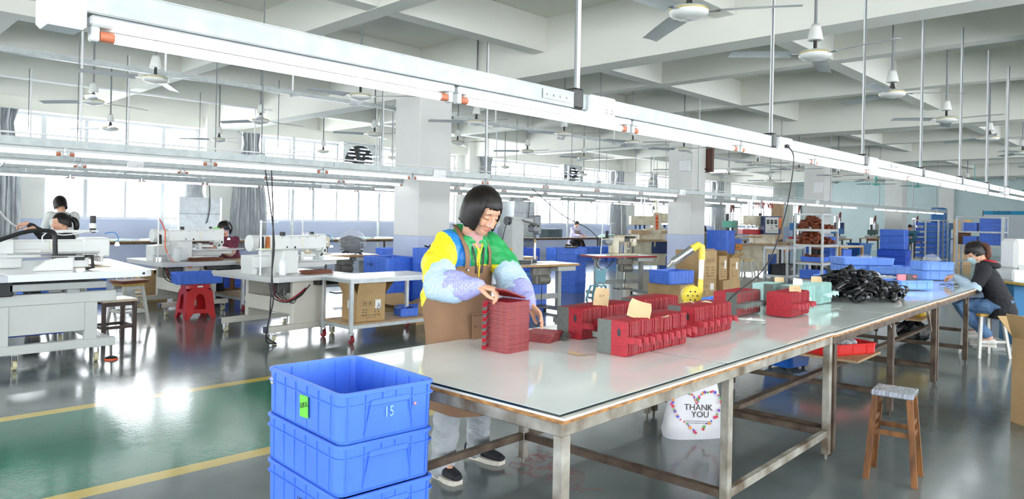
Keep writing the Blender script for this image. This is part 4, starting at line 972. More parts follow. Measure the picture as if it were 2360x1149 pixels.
q.build('cable_coil', black, m2); MB().box(0.62, 0.70, 0.42, 0.48, 1.165, 1.185, 0, 0.003).build('green_clip', green_paper, m2)
papers('stack of thin brown boards on the stand of the machine by the carton cart', (4.40, 7.5, 0.721), RD(12), 0.36, 0.18, 6)
papers('stack of thin brown boards on the stand of the machine behind the red stool', (4.22, 10.25, 0.721), RD(8), 0.42, 0.2, 7, seed=2)
crumple('clear plastic bag of small metal parts on the stand behind the red stool', (3.80, 10.15, 0.722), (0.15, 0.1, 0.10), 0.2, film, 8)
# black mains cables dropping from the track to the machine stand
t = thing('machine_cable', 'pair of black cables hanging down to the machine by the carton cart', 'cable', (0, 0, 0))
for k in (0, 1): MB().tube(smooth([(3.58+0.07*k, 7.2, 1.88), (3.62+0.03*k, 7.15, 1.5), (3.66, 7.12+0.03*k, 1.1), (3.64, 7.12, 0.8), (3.62+0.03*k, 7.1, 0.5), (3.62, 7.12, 0.3), (3.60, 7.14, 0.06+0.05*k), (3.75, 7.2, 0.008)], 5), 0.007, 6).build('cord', black, t)

# big pattern machine at the left edge
t = thing('large_pattern_machine', 'large pattern sewing machine on a grey steel frame at the left edge', 'sewing machine', (0, 0, 0))
gp = mat('frame_grey_paint', (208, 211, 208), 0.4, var=0.03, scale=2)
x0, x1, yf, yb = 0.35, 2.22, 7.42, 8.75
for y in (yf, yb-0.08):
    MB().box(x0, x1, y, y+0.08, 0.135, 0.215, 0, 0.006).build('lower_beam', gp, t)
    MB().box(x0, x1-0.0, y, y+0.08, 0.56, 0.66, 0, 0.006).build('upper_beam', gp, t)
    for x in (x0, 1.27, 1.96): MB().box(x, x+0.1, y, y+0.08, 0.215, 0.56, 0, 0.004).build('frame_post', gp, t)
MB().box(1.37, 1.96, yf+0.015, yf+0.035, 0.30, 0.56, 0, 0.003).build('front_panel', gp, t); MB().box(0.45, 1.27, yf+0.015, yf+0.035, 0.30, 0.56, 0, 0.003).build('front_panel', gp, t)
for x in (x0, x1-0.09): MB().box(x, x+0.08, yf+0.08, yb-0.08, 0.135, 0.205, 0, 0.004).build('side_beam', gp, t)
MB().box(0.6, 1.9, 7.9, 8.3, 0.22, 0.25).build('inner_shelf', mat('shelf_blue_strip', (40, 70, 170), 0.5), t)
for x, y in ((1.42, yf+0.04), (2.06, yf+0.04), (0.5, yf+0.04), (1.45, yb-0.05), (2.06, yb-0.05)): caster(t, x, y, 0.135, wheel_y, 0.042)
MB().cyl((2.19, yf+0.02, 0.03), (2.19, yf+0.02, 0.14), 0.008, n=8).lathe([(0.055, 0.012), (0.05, 0.022), (0.02, 0.032)], 16, 0, True, TR(2.19, yf+0.02, 0)).build('levelling_foot', dsteel, t)
MB().lathe([(0.058, 0), (0.058, 0.012)], 16, 0, True, TR(2.19, yf+0.02, 0)).build('foot_pad', mat('orange_rubber', (236, 90, 40), 0.5), t)
MB().box(1.35, 2.1, 7.30, 8.6, 0.70, 0.76, 0, 0.004).box(1.8, 1.9, 7.38, 7.46, 0.655, 0.72).box(1.2, 1.3, 7.38, 7.46, 0.655, 0.72).build('table_carrier', mgrey, t)
MB().box(0.7, 1.38, 7.3, 7.9, 0.66, 0.79, 0, 0.01).build('drive_box', blackp, t)
MB().prism([(1.30, 7.10), (2.40, 7.16), (2.46, 7.22), (2.60, 9.0), (1.30, 9.0)], 0.80, 0.862).build('white_table', mat('glossy_white_table', (240, 243, 246), 0.15), t)
MB().prism([(0.3, 7.12), (1.30, 7.10), (1.30, 9.0), (0.3, 9.0)], 0.80, 0.855).build('steel_table', steel, t)
MB().box(2.36, 2.38, 7.145, 7.157, 0.82, 0.84).build('screw', ink, t)
# arm and head
n_before = set(t.children)
a = MB().cyl((0.1, 8.0, 1.05), (1.15, 8.0, 1.05), 0.085, n=20).box(0.6, 1.95, 7.9, 8.12, 0.98, 1.12, 0, 0.015).box(1.78, 2.02, 7.88, 8.14, 0.95, 1.14, 0, 0.014); ao = a.build('arm', mwhite, t)
MB().box(0.4, 1.28, 7.85, 8.2, 0.865, 1.0, 0, 0.012).build('bed', mwhite, t)
MB().box(1.50, 1.54, 7.885, 7.9, 1.03, 1.12, 0, 0.004).build('oil_window', mat('oil_window2', (226, 226, 210), 0.2), ao)
MB().box(0.95, 1.42, 7.82, 7.9, 0.96, 1.04, 0, 0.008).box(0.9, 1.2, 7.78, 7.9, 1.0, 1.13, 0, 0.01).build('side_cover', mwhite, ao)
MB().box(1.92, 1.98, 7.93, 8.08, 0.9, 0.98, 0, 0.01).cyl((1.93, 7.88, 0.985), (1.93, 7.84, 0.985), 0.032, n=16).build('needle_head', mwhite, t)
MB().cyl((1.95, 7.9, 0.87), (1.95, 7.9, 0.95), 0.006, n=8).build('needle_bar', steel, t)
MB().cyl((1.15, 7.80, 1.0), (1.9, 7.80, 1.0), 0.009, n=8).cyl((1.15, 7.84, 0.965), (1.9, 7.84, 0.965), 0.009, n=8).build('guide_rod', steel, t)
cl = [(1.28, 0.865), (1.30, 0.90), (1.38, 0.955), (1.47, 0.975), (1.58, 0.975), (1.58, 0.865)]
MB().loft([[(x, y, z) for x, z in cl] for y in (7.42, 7.50)], 0, False).box(1.57, 1.72, 7.45, 7.55, 0.885, 0.985, 0, 0.008).build('clamp_cover', mwhite, t)
MB().box(1.60, 1.68, 7.43, 7.6, 0.95, 0.98, 0, 0.004).tube([(1.68, 7.44, 0.985), (1.74, 7.44, 0.99), (1.75, 7.44, 0.88), (1.69, 7.44, 0.87)], 0.016, 6).build('clamp_arm', black, t)
# black corrugated cable carrier
ch = [(0.55, 7.55, 0.90), (0.8, 7.5, 1.03), (1.05, 7.45, 1.15), (1.22, 7.42, 1.215), (1.38, 7.42, 1.222), (1.43, 7.42, 1.19), (1.435, 7.42, 1.1), (1.44, 7.42, 1.0)]
MB().tube(smooth(ch, 4), 0.021, 6, 0, False).build('cable_chain', black, t)
MB().box(1.48, 1.86, 7.9, 8.0, 1.19, 1.215, 0, 0.006).box(1.45, 1.6, 7.85, 7.95, 1.19, 1.205).build('head_bracket', mwhite, t)
MB().cyl((1.88, 7.95, 1.19), (1.88, 7.95, 1.36), 0.027, n=14).build('tension_motor', black, t)
MB().cyl((1.88, 7.95, 1.235), (1.88, 7.95, 1.285), 0.031, n=14).box(1.84, 1.92, 7.9, 8.0, 1.2, 1.215).build('motor_ring', mwhite, t)
cables(t, [[(1.5, 7.88, 1.2), (1.6, 7.86, 1.17), (1.75, 7.88, 1.19), (1.84, 7.92, 1.22)], [(1.48, 7.9, 1.2), (1.44, 7.9, 1.15), (1.45, 7.9, 1.1)]], 0.006, white_pl)
MB().tube(smooth([(2.0, 8.0, 1.18), (2.09, 8.0, 1.19), (2.13, 8.0, 1.13), (2.12, 8.0, 1.09)], 4), 0.005, 6).build('lamp_neck', mat('lamp_neck_blue2', (40, 120, 190), 0.4), t)
MB().lathe([(0.012, 0.03), (0.024, 0.0), (0.018, -0.006)], 12, 0, True, TR(2.12, 8.0, 1.06)).build('lamp_head', lamp_small, t)
for k_ in [q_ for q_ in t.children if q_ not in n_before]: k_.location.x += 0.27
MB().box(1.76, 2.25, 7.7, 8.15, 0.863, 0.869).build('clamp_plate', mat('brown_pattern_plate', (196, 176, 140), 0.5), t)
q = MB()
for i in range(3): q.box(1.85+0.13*i, 1.91+0.13*i, 7.75, 8.05, 0.869, 0.8705)
q.build('plate_slots', mat('slot_brown', (84, 60, 44), 0.7), t, kind='stuff')
# second machine of the same kind behind it: only its pale beam shows past the arm
t = thing('rear_machine_arm', 'long pale machine arm seen behind the large machine at the left edge', 'sewing machine', (0, 0, 0))
MB().box(0.4, 1.55, 9.3, 9.5, 1.02, 1.17, 0, 0.01).build('arm', mwhite, t); MB().box(0.5, 1.3, 9.2, 9.6, 0.0, 1.02, 0, 0.01).build('stand', mgrey, t)
MB().cyl((1.2, 9.25, 1.17), (1.2, 9.25, 1.2), 0.02, n=8).box(1.25, 1.35, 9.25, 9.35, 1.17, 1.19).build('thread_guide', steel, t)

# ---------------------------------------------------------------- stools, carts, tables on the left
def stool(label, loc, rz, h, top, legm, seatm, splay=0.05, leg=0.03, thick=0.03, rings=(0.2,), group=None, under=True, rails2=True, name='stool', legr=False):
    t = thing(name, label, 'stool', loc, rz, group); s_ = top/2
    MB().box(-s_, s_, -s_, s_, h-thick, h, 0, 0.006).build('seat', seatm, t)
    for sx in (-1, 1):
        for sy in (-1, 1):
            a = (sx*(s_-leg*0.7), sy*(s_-leg*0.7), h-thick); b_ = (sx*(s_-leg*0.7+splay), sy*(s_-leg*0.7+splay), 0.0)
            q = MB(); q.cyl(a, b_, leg/2, n=10) if legr else q.bar(a, b_, leg, leg, up=(0, 1, 0)); q.build('leg', legm, t)
    for k, z in enumerate(rings):
        e = s_-leg*0.7+splay*(h-thick-z)/(h-thick)
        for i, (p, q_) in enumerate((((-e, -e, z), (e, -e, z)), ((e, -e, z), (e, e, z)), ((e, e, z), (-e, e, z)), ((-e, e, z), (-e, -e, z)))):
            if k > 0 and i % 2: continue
            MB().bar(p, q_, leg*0.55, leg*0.9).build('stretcher', legm, t)
    if under:
        for sy in (-1, 1): MB().box(-s_+leg, s_-leg, sy*(s_-leg)-0.01, sy*(s_-leg)+0.01, h-thick-0.045, h-thick).build('apron_rail', legm, t)
    return t
shr = mat('film_wrapped_seat', (176, 182, 198), 0.16, var=0.25, scale=14, stretch=(1, 7, 1), coat=0.8, bump=0.2, bscale=30)
s1 = stool('brown wooden stool with film wrapped seat standing alone on the floor', (4.40, 1.245, 0), RD(8), 0.497, 0.212, wood, shr, splay=0.035, leg=0.030, thick=0.03, rings=(0.27, 0.33))
gs = mat('pale_grey_painted_legs', (206, 206, 200), 0.45, var=0.05)
stool('white legged stool with yellow wooden seat under the masked worker', (9.30, 1.74, 0), RD(45), 0.48, 0.28, gs, mat('yellow_wood_seat', (222, 172, 70), 0.5, var=0.15), splay=0.05, leg=0.03, rings=(0.18,))
stool('dark brown stool with pale top beside the large machine', (2.50, 8.45, 0), RD(5), 0.47, 0.36, mat('dark_brown_legs', (66, 48, 40), 0.5), mat('pale_wood_top', (222, 204, 180), 0.35, var=0.06), splay=0.0, leg=0.035, rings=(0.17,))
sw = stool('white legged stool with brown boards on top behind the dark stool', (2.93, 9.35, 0), RD(10), 0.54, 0.26, gs, mat('yellow_wood_seat2', (210, 170, 90), 0.5, var=0.15), splay=0.06, leg=0.03, rings=(0.2,))
papers('brown boards stacked on the white legged stool', (2.93, 9.33, 0.541), RD(15), 0.34, 0.26, 6, seed=5)
stool('grey metal stool with brown seat behind the boards stool', (3.55, 11.3, 0), RD(10), 0.60, 0.24, gs, mat('brown_seat', (120, 84, 58), 0.5), splay=0.05, leg=0.03, rings=(0.2,))
# red plastic stool
t = thing('plastic_stool', 'red plastic stool carrying a blue tray', 'stool', (3.88, 9.72, 0), RD(-3))
MB().prism(rrect(0.30, 0.30, 0.03, 3), 0.445, 0.46).loft([[(x, y, z) for x, y in rrect(wd, wd, 0.035, 3)] for wd, z in ((0.30, 0.445), (0.315, 0.40))], 0, False, False).build('seat', plastic_red, t)
for k in range(4):
    T = Matrix.Rotation(k*pi/2, 4, 'Z'); q = MB(); n = 12; inn = []; out = []
    # side wall with an arch cut through it
    def edge(z): return 0.155+0.045*(0.445-z)/0.445
    prof = [(-0.075, 0.10), (-0.072, 0.2), (-0.06, 0.27), (-0.035, 0.315), (0, 0.33), (0.035, 0.315), (0.06, 0.27), (0.072, 0.2), (0.075, 0.10)]
    outer = [(-edge(0.10)+0.0, 0.10), (-edge(0.2), 0.2), (-edge(0.27), 0.27), (-edge(0.34), 0.36), (0, 0.445), (edge(0.34), 0.36), (edge(0.27), 0.27), (edge(0.2), 0.2), (edge(0.10), 0.10)]
    for (d0, d1) in ((0.0, -0.008),):
        vs = []; 
        for (x, z) in prof+outer:
            vs.append((x, -edge(z)+0.0, z))
        for (x, z) in prof+outer: vs.append((x, -edge(z)+0.010, z))
        m_ = len(prof); fs = []
        for i in range(m_-1):
            fs += [(i, i+1, m_+i+1, m_+i), (2*m_+i+1, 2*m_+i, 3*m_+i, 3*m_+i+1), (i, 2*m_+i, 2*m_+i+1, i+1)]
        q.add(vs, fs, 0, False, T)
    # lower skirt band and feet
    e1, e0 = edge(0.10), edge(0.0)
    for sg in (-1, 1):
        q.add([(sg*0.075, -e1, 0.10), (sg*e1, -e1, 0.10), (sg*(e0), -e0, 0), (sg*(e0-0.06), -e0, 0), (sg*0.075, -e1+0.01, 0.10), (sg*e1, -e1+0.01, 0.10), (sg*(e0), -e0+0.01, 0), (sg*(e0-0.06), -e0+0.01, 0)],
              [(0, 1, 2, 3), (4, 7, 6, 5), (0, 3, 7, 4), (1, 5, 6, 2)], 0, False, T)
    q.add([(-0.085, -e1-0.004, 0.075), (0.085, -e1-0.004, 0.075), (0.075, -e1, 0.125), (-0.075, -e1, 0.125), (-0.085, -e1+0.01, 0.075), (0.085, -e1+0.01, 0.075), (0.075, -e1+0.01, 0.125), (-0.075, -e1+0.01, 0.125)],
          [(0, 1, 2, 3), (4, 7, 6, 5), (0, 4, 5, 1), (3, 2, 6, 7)], 0, False, T)
    q.build('leg_panel', plastic_red, t)
MB().box(-0.03, 0.04, -0.002, 0, -0.01, 0.012).build('paper_label', paper, t, loc=(0, -0.158, 0.425))
tr = crate('blue tray of parts resting on the red plastic stool', (3.89, 9.70, 0.461), RD(82), L=0.60, W=0.34, H=0.15, nl=6, handle=False, cat='tray', name='plastic_tray')
text('新鹏', 0.05, mat('pink_marker', (170, 90, 170), 0.6), tr, facing((0.175, 0.24, 0.08), (1, 0, 0)), 'marker_writing')

# carton cart
crt = rack('white topped steel cart on red casters holding an open carton', (4.98, 7.02, 0), 0, 1.24, 0.62, 0.705, (0.2, 0.705), 0.04, galv, lam_white, name='steel_cart', cat='cart', z0=0.115)
for x in (-0.6, 0.6):
    for y in (-0.29, 0.29): caster(crt, x, y, 0.115, wheel_red, 0.045)
for c in list(crt.children):
    if c.name.startswith('shelf_board') and c.data.vertices[0].co.z < 0.4: c.data.materials.clear(); c.data.materials.append(ply)
bc = carton('open brown carton with printed handling marks standing on the cart shelf', (4.72, 7.0, 0.212), RD(-6), 0.36, 0.36, 0.30, True, sticker=True, flaps=(75, 35, 65, 48))
lg = MB()
for p, q_ in (((-0.03, 0.0), (0.0, 0.07)), ((0.03, 0.0), (0.0, 0.07)), ((-0.018, 0.0), (0, 0.05)), ((0.018, 0.0), (0, 0.05))): lg.bar((p[0], p[1], 0), (q_[0], q_[1], 0), 0.005, 0.0006)
lo = lg.build('printed_logo', blue_ink, bc); lo.matrix_local = facing((0.10, -0.1815, 0.13), (0, -1, 0))
text('Ampress Technology Limited', 0.022, brown_ink, bc, facing((-0.0, -0.1815, 0.065), (0, -1, 0)), 'printed_words', 0.0002)
crate('small blue tray of black clips at the cart shelf end', (5.30, 6.95, 0.212), RD(80), L=0.24, W=0.20, H=0.095, nl=3, handle=False, cat='tray', name='plastic_tray')
for i in range(14):
    m = MB().tube([(0, 0, 0), (0.02, 0.01, 0.02), (0.05, -0.01, 0.012)], 0.004, 5)
    m.build('black_clip', black, None, loc=(5.26+0.11*rnd.random(), 6.90+0.1*rnd.random(), 0.285+0.02*rnd.random()), rot=(rnd.random(), rnd.random(), rnd.random()*6), label='small black clip in the little tray on the cart shelf', cat='clip', group='black clips in the little tray')
# trolley behind the red stool
tr2 = rack('low steel trolley behind the sewing stand holding a blue tray', (4.95, 10.35, 0), RD(3), 0.75, 0.9, 0.70, (0.2, 0.70), 0.04, galv, ply, name='steel_cart', cat='cart', z0=0.11)
for x in (-0.35, 0.35):
    for y in (-0.42, 0.42): caster(tr2, x, y, 0.11, wheel_red, 0.045)
crate('blue tray on the low trolley shelf behind the sewing stand', (4.95, 10.1, 0.212), RD(85), L=0.34, W=0.25, H=0.12, nl=3, cat='tray')
stack(2, 'under the plaid woman table', 5.3, 11.6, RD(90), 0.0, L=0.6, W=0.4, H=0.22, m=crate_d)

# table with bagged bundle
def sewing_table(label, x, y, rz, W, D, edge, top_z=0.74, group=None, legs_m=None, topm=None, ty=0):
    t = thing('sewing_table', label, 'table', (x, y, 0), rz, group)
    MB().box(-W/2, W/2, -D/2, D/2, top_z-0.034, top_z-0.002, 0, 0.004).build('table_edge', edge, t)
    MB().box(-W/2+0.006, W/2-0.006, -D/2+0.006, D/2-0.006, top_z-0.002, top_z).build('table_top', topm or lam_white, t)
    lm = legs_m or mat('table_leg_grey_paint', (160, 164, 162), 0.45, var=0.05)
    for sx in (-1, 1):
        x_ = sx*(W/2-0.16)
        MB().box(x_-0.035, x_+0.035, -0.05, 0.02, 0.09, top_z-0.034, 0, 0.004).build('leg', lm, t)
        b_ = MB().box(x_-0.03, x_+0.03, -D/2+0.02, D/2-0.02, 0.03, 0.09, 0, 0.004).box(x_-0.035, x_+0.035, -0.12, 0.10, top_z-0.09, top_z-0.034, 0, 0.004)
        b_.build('foot', lm, t)
        for yy in (-D/2+0.04, D/2-0.04): MB().cyl((x_, yy, 0), (x_, yy, 0.03), 0.022, n=10).build('foot_pad', black, t)
    MB().box(-W/2+0.16, W/2-0.16, -0.04, 0.0, 0.22, 0.30, 0, 0.003).build('cross_bar', lm, t)
    MB().cyl((0.0, -0.1, 0.52), (0.22, -0.1, 0.52), 0.07, n=16).box(-0.06, 0.0, -0.15, -0.05, 0.46, 0.6, 0, 0.01).box(-0.1, 0.25, -0.13, -0.07, 0.59, 0.70).build('motor', mat('motor_grey', (130, 126, 118), 0.5, var=0.2), t)
    MB().box(-0.14, 0.14, -D/2+0.05, -D/2+0.28, 0.13, 0.15).bar((0, -D/2+0.1, 0.14), (0.1, -0.1, 0.46), 0.012, 0.012).build('treadle', dsteel, t)
    MB().box(W/2-0.42, W/2-0.05, -D/2+0.03, D/2-0.2, top_z-0.11, top_z-0.04, 0, 0.006).build('drawer', mgrey, t)
    return t
ST = dict(group='single sewing tables')
sewing_table('sewing table with wood edge under the bagged black bundle', 6.44, 10.36, RD(-3), 1.25, 0.62, lam_edge, 0.76)
bag = crumple('clear plastic bag full of black straps on the wood edged table', (6.67, 10.26, 0.76), (0.24, 0.2, 0.205), 0, film, 11, amp=0.05, n=24)
bb = MB(); rn2 = random.Random(3)
for i in range(34):
    a = rn2.uniform(-0.4, 0.4); z = 0.02+0.27*rn2.random(); w2 = 0.19*sqrt(max(0.1, 1-((z-0.16)/0.2)**2))
    bb.tube([(-w2, rn2.uniform(-.1, .1), z), (0, rn2.uniform(-.12, .12), z+0.02), (w2, rn2.uniform(-.1, .1), z-0.02)], 0.017, 6, 0, True, True, None, True, 0.6)
bb.ball((0, 0, 0.15), (0.17, 0.13, 0.14), 12); bb.build('strap_filling', strap_b, bag, kind='stuff')
def flat_machine(t, x, y, z, m, head=-1, s=1.0, rz=0.0):
    """flat bed sewing head; head=+1 puts the needle at +x"""
    T = TR(x, y, z, rz) @ Matrix.Diagonal((head*s, s, s, 1))
    q = MB().box(-0.24, 0.24, -0.09, 0.09, 0, 0.02, 0, 0.004, T).box(-0.22, -0.10, -0.07, 0.07, 0.02, 0.28, 0, 0.02, T).box(-0.16, 0.2, -0.055, 0.055, 0.19, 0.30, 0, 0.025, T).box(0.13, 0.24, -0.06, 0.06, 0.13, 0.31, 0, 0.02, T)
    o = q.build('machine_head', m, t)
    MB().cyl(T @ Vector((-0.22, 0, 0.23)), T @ Vector((-0.27, 0, 0.23)), 0.06*s, n=18).build('hand_wheel', mgrey, o)
    MB().cyl(T @ Vector((0.19, 0, 0.02)), T @ Vector((0.19, 0, 0.14)), 0.006*s, n=6).cyl(T @ Vector((0.21, 0, 0.03)), T @ Vector((0.21, 0, 0.14)), 0.008*s, n=6).box(0.0, 0.09, -0.066, -0.052, 0.205, 0.285, 0, 0.0, T).build('needle_bar', dsteel, o)
    MB().cyl(T @ Vector((0.16, -0.06, 0.22)), T @ Vector((0.16, -0.08, 0.22)), 0.018*s, n=10).cyl(T @ Vector((0.05, -0.05, 0.1)), T @ Vector((0.05, -0.09, 0.1)), 0.01, n=8).build('tension_disc', steel, o)
    return o
bt = [o for o in bpy.data.objects if o.name.startswith('sewing_table')][0]
flat_machine(bt, -0.35, 0.05, 0.76, cream, 1, 0.95)
thread_stand(bt, -0.52, 0.2, 0.76, 0.62, 0.28, ((0.02, 0.02, 0.22, white_pl), (0.1, 0.03, 0.22, white_pl)))

# post bed machine on its white table
pt = sewing_table('white topped sewing table with wood edge holding the tall post machine', 7.72, 7.10, RD(-6), 1.35, 0.62, lam_edge, 0.76)
q = MB().box(-0.42, -0.20, -0.03, 0.16, 0.76, 1.40, 0, 0.01).box(-0.40, -0.22, -0.02, 0.15, 1.28, 1.44, 0, 0.012).box(-0.3, 0.02, 0.0, 0.12, 1.32, 1.42, 0, 0.012).build('post_column', mgrey, pt)
MB().box(0.0, 0.12, -0.02, 0.13, 1.22, 1.46, 0, 0.015).box(0.09, 0.14, -0.03, 0.14, 1.18, 1.47, 0, 0.016).build('machine_head', mat('dark_grey_head', (122, 126, 132), 0.35), pt)
m_ = MB(); 
for i in range(10): m_.cyl((-0.1+0.02*i, -0.01, 1.3+0.012*(i % 4)), (-0.1+0.02*i, -0.04, 1.3+0.012*(i % 4)), 0.008+0.004*(i % 2), n=8)
m_.bar((-0.25, -0.04, 1.39), (0.05, -0.04, 1.33), 0.012, 0.02).build('thread_mechanism', dsteel, pt)
MB().cyl((0.06, 0.05, 1.02), (0.06, 0.05, 1.24), 0.008, n=8).cyl((0.09, 0.05, 1.1), (0.09, 0.05, 1.2), 0.01, n=8).build('needle_bar', dsteel, pt)
MB().cyl((0.08, 0.05, 0.79), (0.08, 0.05, 1.06), 0.022, n=14).lathe([(0.14, 0.0), (0.14, 0.006), (0.04, 0.008), (0.04, 0.05), (0.025, 0.055)], 20, 0, True, TR(0.08, 0.05, 0.76)).build('post_bed', steel, pt)
MB().cyl((0.08, 0.05, 1.06), (0.08, 0.05, 1.11), 0.026, 0.018, n=12).build('post_tip', mat('wrapped_tip', (196, 166, 110), 0.5), pt)
MB().cyl((-0.42, 0.06, 1.38), (-0.47, 0.06, 1.38), 0.062, n=18).build('hand_wheel', mat('dark_wheel', (60, 66, 72), 0.35), pt)
MB().box(-0.62, -0.12, -0.12, 0.0, 0.76, 0.81, 0, 0.008).build('black_toolbox', blackp, pt)
MB().cyl((-0.58, -0.2, 0.76), (-0.58, -0.2, 0.97), 0.013, n=10).lathe([(0.02, 0), (0.022, 0.02), (0.012, 0.03)], 12, 0, True, TR(-0.58, -0.2, 0.97)).build('lubricant_stick', mat('orange_cap', (226, 150, 60), 0.4), pt)
cables(pt, [[(-0.44, 0.06, 1.38), (-0.5, 0.05, 1.25), (-0.58, 0.03, 1.0), (-0.6, 0, 0.8)]], 0.006)
crate('blue crate standing on the floor beneath the post machine table', (8.05, 7.55, 0.0), RD(84), L=0.6, W=0.42, H=0.46, nl=5)
# second wood-topped sewing table behind
p2 = sewing_table('small wood edged sewing table behind the post machine', 8.55, 8.6, RD(-3), 1.2, 0.6, lam_edge, 0.76)
flat_machine(p2, -0.15, 0.0, 0.76, cream, -1, 1.0)

# red edged sewing table with cream machine
rt = sewing_table('red edged sewing table with an old cream machine and motor below', 11.05, 7.95, RD(-18), 1.35, 0.6, mat('red_edge', (160, 30, 38), 0.45), 0.76, topm=mat('pale_mint_laminate', (206, 216, 208), 0.3))
flat_machine(rt, 0.08, 0.0, 0.76, cream, 1, 1.25)
MB().cyl((0.1, -0.1, 1.1), (0.3, -0.1, 1.1), 0.02, n=8).bar((0.15, -0.08, 0.85), (0.2, -0.09, 1.0), 0.04, 0.02).build('presser_mechanism', dsteel, rt)
MB().tube([(-0.52, -0.15, 0.76), (-0.50, -0.15, 1.1), (-0.47, -0.15, 1.55)], 0.01, 6).build('stand_pole', white_pl, rt)
MB().cyl((-0.48, -0.15, 1.36), (-0.2, -0.13, 1.36), 0.005, n=6).cyl((-0.5, -0.15, 1.06), (-0.05, -0.05, 1.06), 0.01, n=6).lathe([(0.1, 0), (0.1, 0.006)], 14, 0, True, TR(-0.35, -0.1, 1.06)).lathe([(0.07, 0), (0.07, 0.006)], 14, 0, True, TR(-0.12, -0.06, 1.06)).build('thread_guide_arm', white_pl, rt)
spool(rt, -0.35, -0.1, 1.075, thr_b, 0.15, 0.032)
cables(rt, [[(-0.6, -0.2, 0.72), (-0.65, -0.22, 0.6), (-0.5, -0.22, 0.5), (-0.3, -0.18, 0.62), (-0.2, -0.1, 0.7)]], 0.008)
t = thing('white_cable', 'loose white and dark cables hanging down to the red edged table machine', 'cable', (0, 0, 0))
MB().tube(smooth([(9.3, 8.6, 1.95), (9.9, 8.4, 1.5), (10.3, 8.1, 1.25), (10.6, 8.0, 1.0), (10.9, 8.0, 0.95)], 5), 0.008, 6).build('dark_cord', pgrey, t)
MB().tube(smooth([(11.8, 8.5, 1.95), (11.6, 8.3, 1.6), (11.4, 8.15, 1.35), (11.2, 8.0, 1.15)], 5), 0.007, 6).build('white_cord', white_pl, t)
# small pale blue toddler chair
t = thing('childs_chair', 'small pale blue plastic child chair with ears, before the red edged table', 'chair', (10.2, 7.78, 0), RD(-75))
pb_ = mat('pale_blue_plastic', (150, 206, 222), 0.4)
MB().prism(rrect(0.26, 0.24, 0.04, 3), 0.235, 0.25).build('seat', pb_, t)
for sx in (-1, 1):
    for sy in (-1, 1): MB().bar((sx*0.1, sy*0.09, 0.24), (sx*0.16, sy*0.14, 0), 0.035, 0.03, up=(0, 1, 0)).build('leg', pb_, t)
MB().prism(rrect(0.2, 0.22, 0.05, 4), 0, 0.014, 0, facing((0, 0.125, 0.40), (0, -1, 0.1))).prism(rrect(0.07, 0.07, 0.033, 4), 0, 0.014, 0, facing((-0.08, 0.13, 0.52), (0, -1, 0.1))).prism(rrect(0.07, 0.07, 0.033, 4), 0, 0.014, 0, facing((0.08, 0.13, 0.52), (0, -1, 0.1))).bar((-0.06, 0.118, 0.24), (-0.06, 0.125, 0.34), 0.03, 0.02).bar((0.06, 0.118, 0.24), (0.06, 0.125, 0.34), 0.03, 0.02).build('backrest', pb_, t)
# ---------------------------------------------------------------- window wall: curtains, ducts, benches
def curtain(label, x, w0, w1, z0=0.7, z1=3.5, y=17.82, narrow=0.45):
    m = MB(); n = 40; rings = []
    for j in range(11):
        v = j/10; z = z1-(z1-z0)*v; wd = w0+(w1-w0)*min(1, v*1.4)
        if narrow: wd *= 1-narrow*math.exp(-((v-0.12)/0.1)**2)*0.6
        f_ = [(x+wd*(u_/n-0.5)+0.02*sin(v*9+u_), y+0.06*sin(u_*1.55+v*1.5)+0.03*sin(u_*3.1), z) for u_ in range(n+1)]
        rings.append(f_)
    vs = [p for r in rings for p in r]; fs = [(j*(n+1)+i, (j+1)*(n+1)+i, (j+1)*(n+1)+i+1, j*(n+1)+i+1) for j in range(10) for i in range(n)]
    m.add(vs, fs, 0, True); m.add([(a, b_+0.006, c) for a, b_, c in vs], [f[::-1] for f in fs], 0, True)
    c = m.build('curtain', cloth_grey, None, label=label, cat='curtain')
    MB().box(x-w0/2-0.1, x+w0/2+0.1, y-0.03, y+0.30, z1-0.012, z1+0.008).build('rail', frame_m, c)
    return c
curtain('long grey curtain gathered at the left end of the window wall', 3.02, 0.75, 0.85, 0.5)
curtain('grey silvery curtain hanging on the pillar between the first two window bays', 8.45, 0.45, 0.95, 0.45)
curtain('grey curtain gathered beside the main column', 16.9, 0.5, 0.7, 0.6)
curtain('grey curtain hanging at the third window pillar', 24.7, 0.55, 1.1, 0.5)
curtain('short grey curtain half drawn before the fourth window', 27.3, 0.5, 0.7, 2.6, 3.52)
curtain('grey curtain at the far window pillar behind the presses', 33.4, 0.7, 0.9, 0.6)
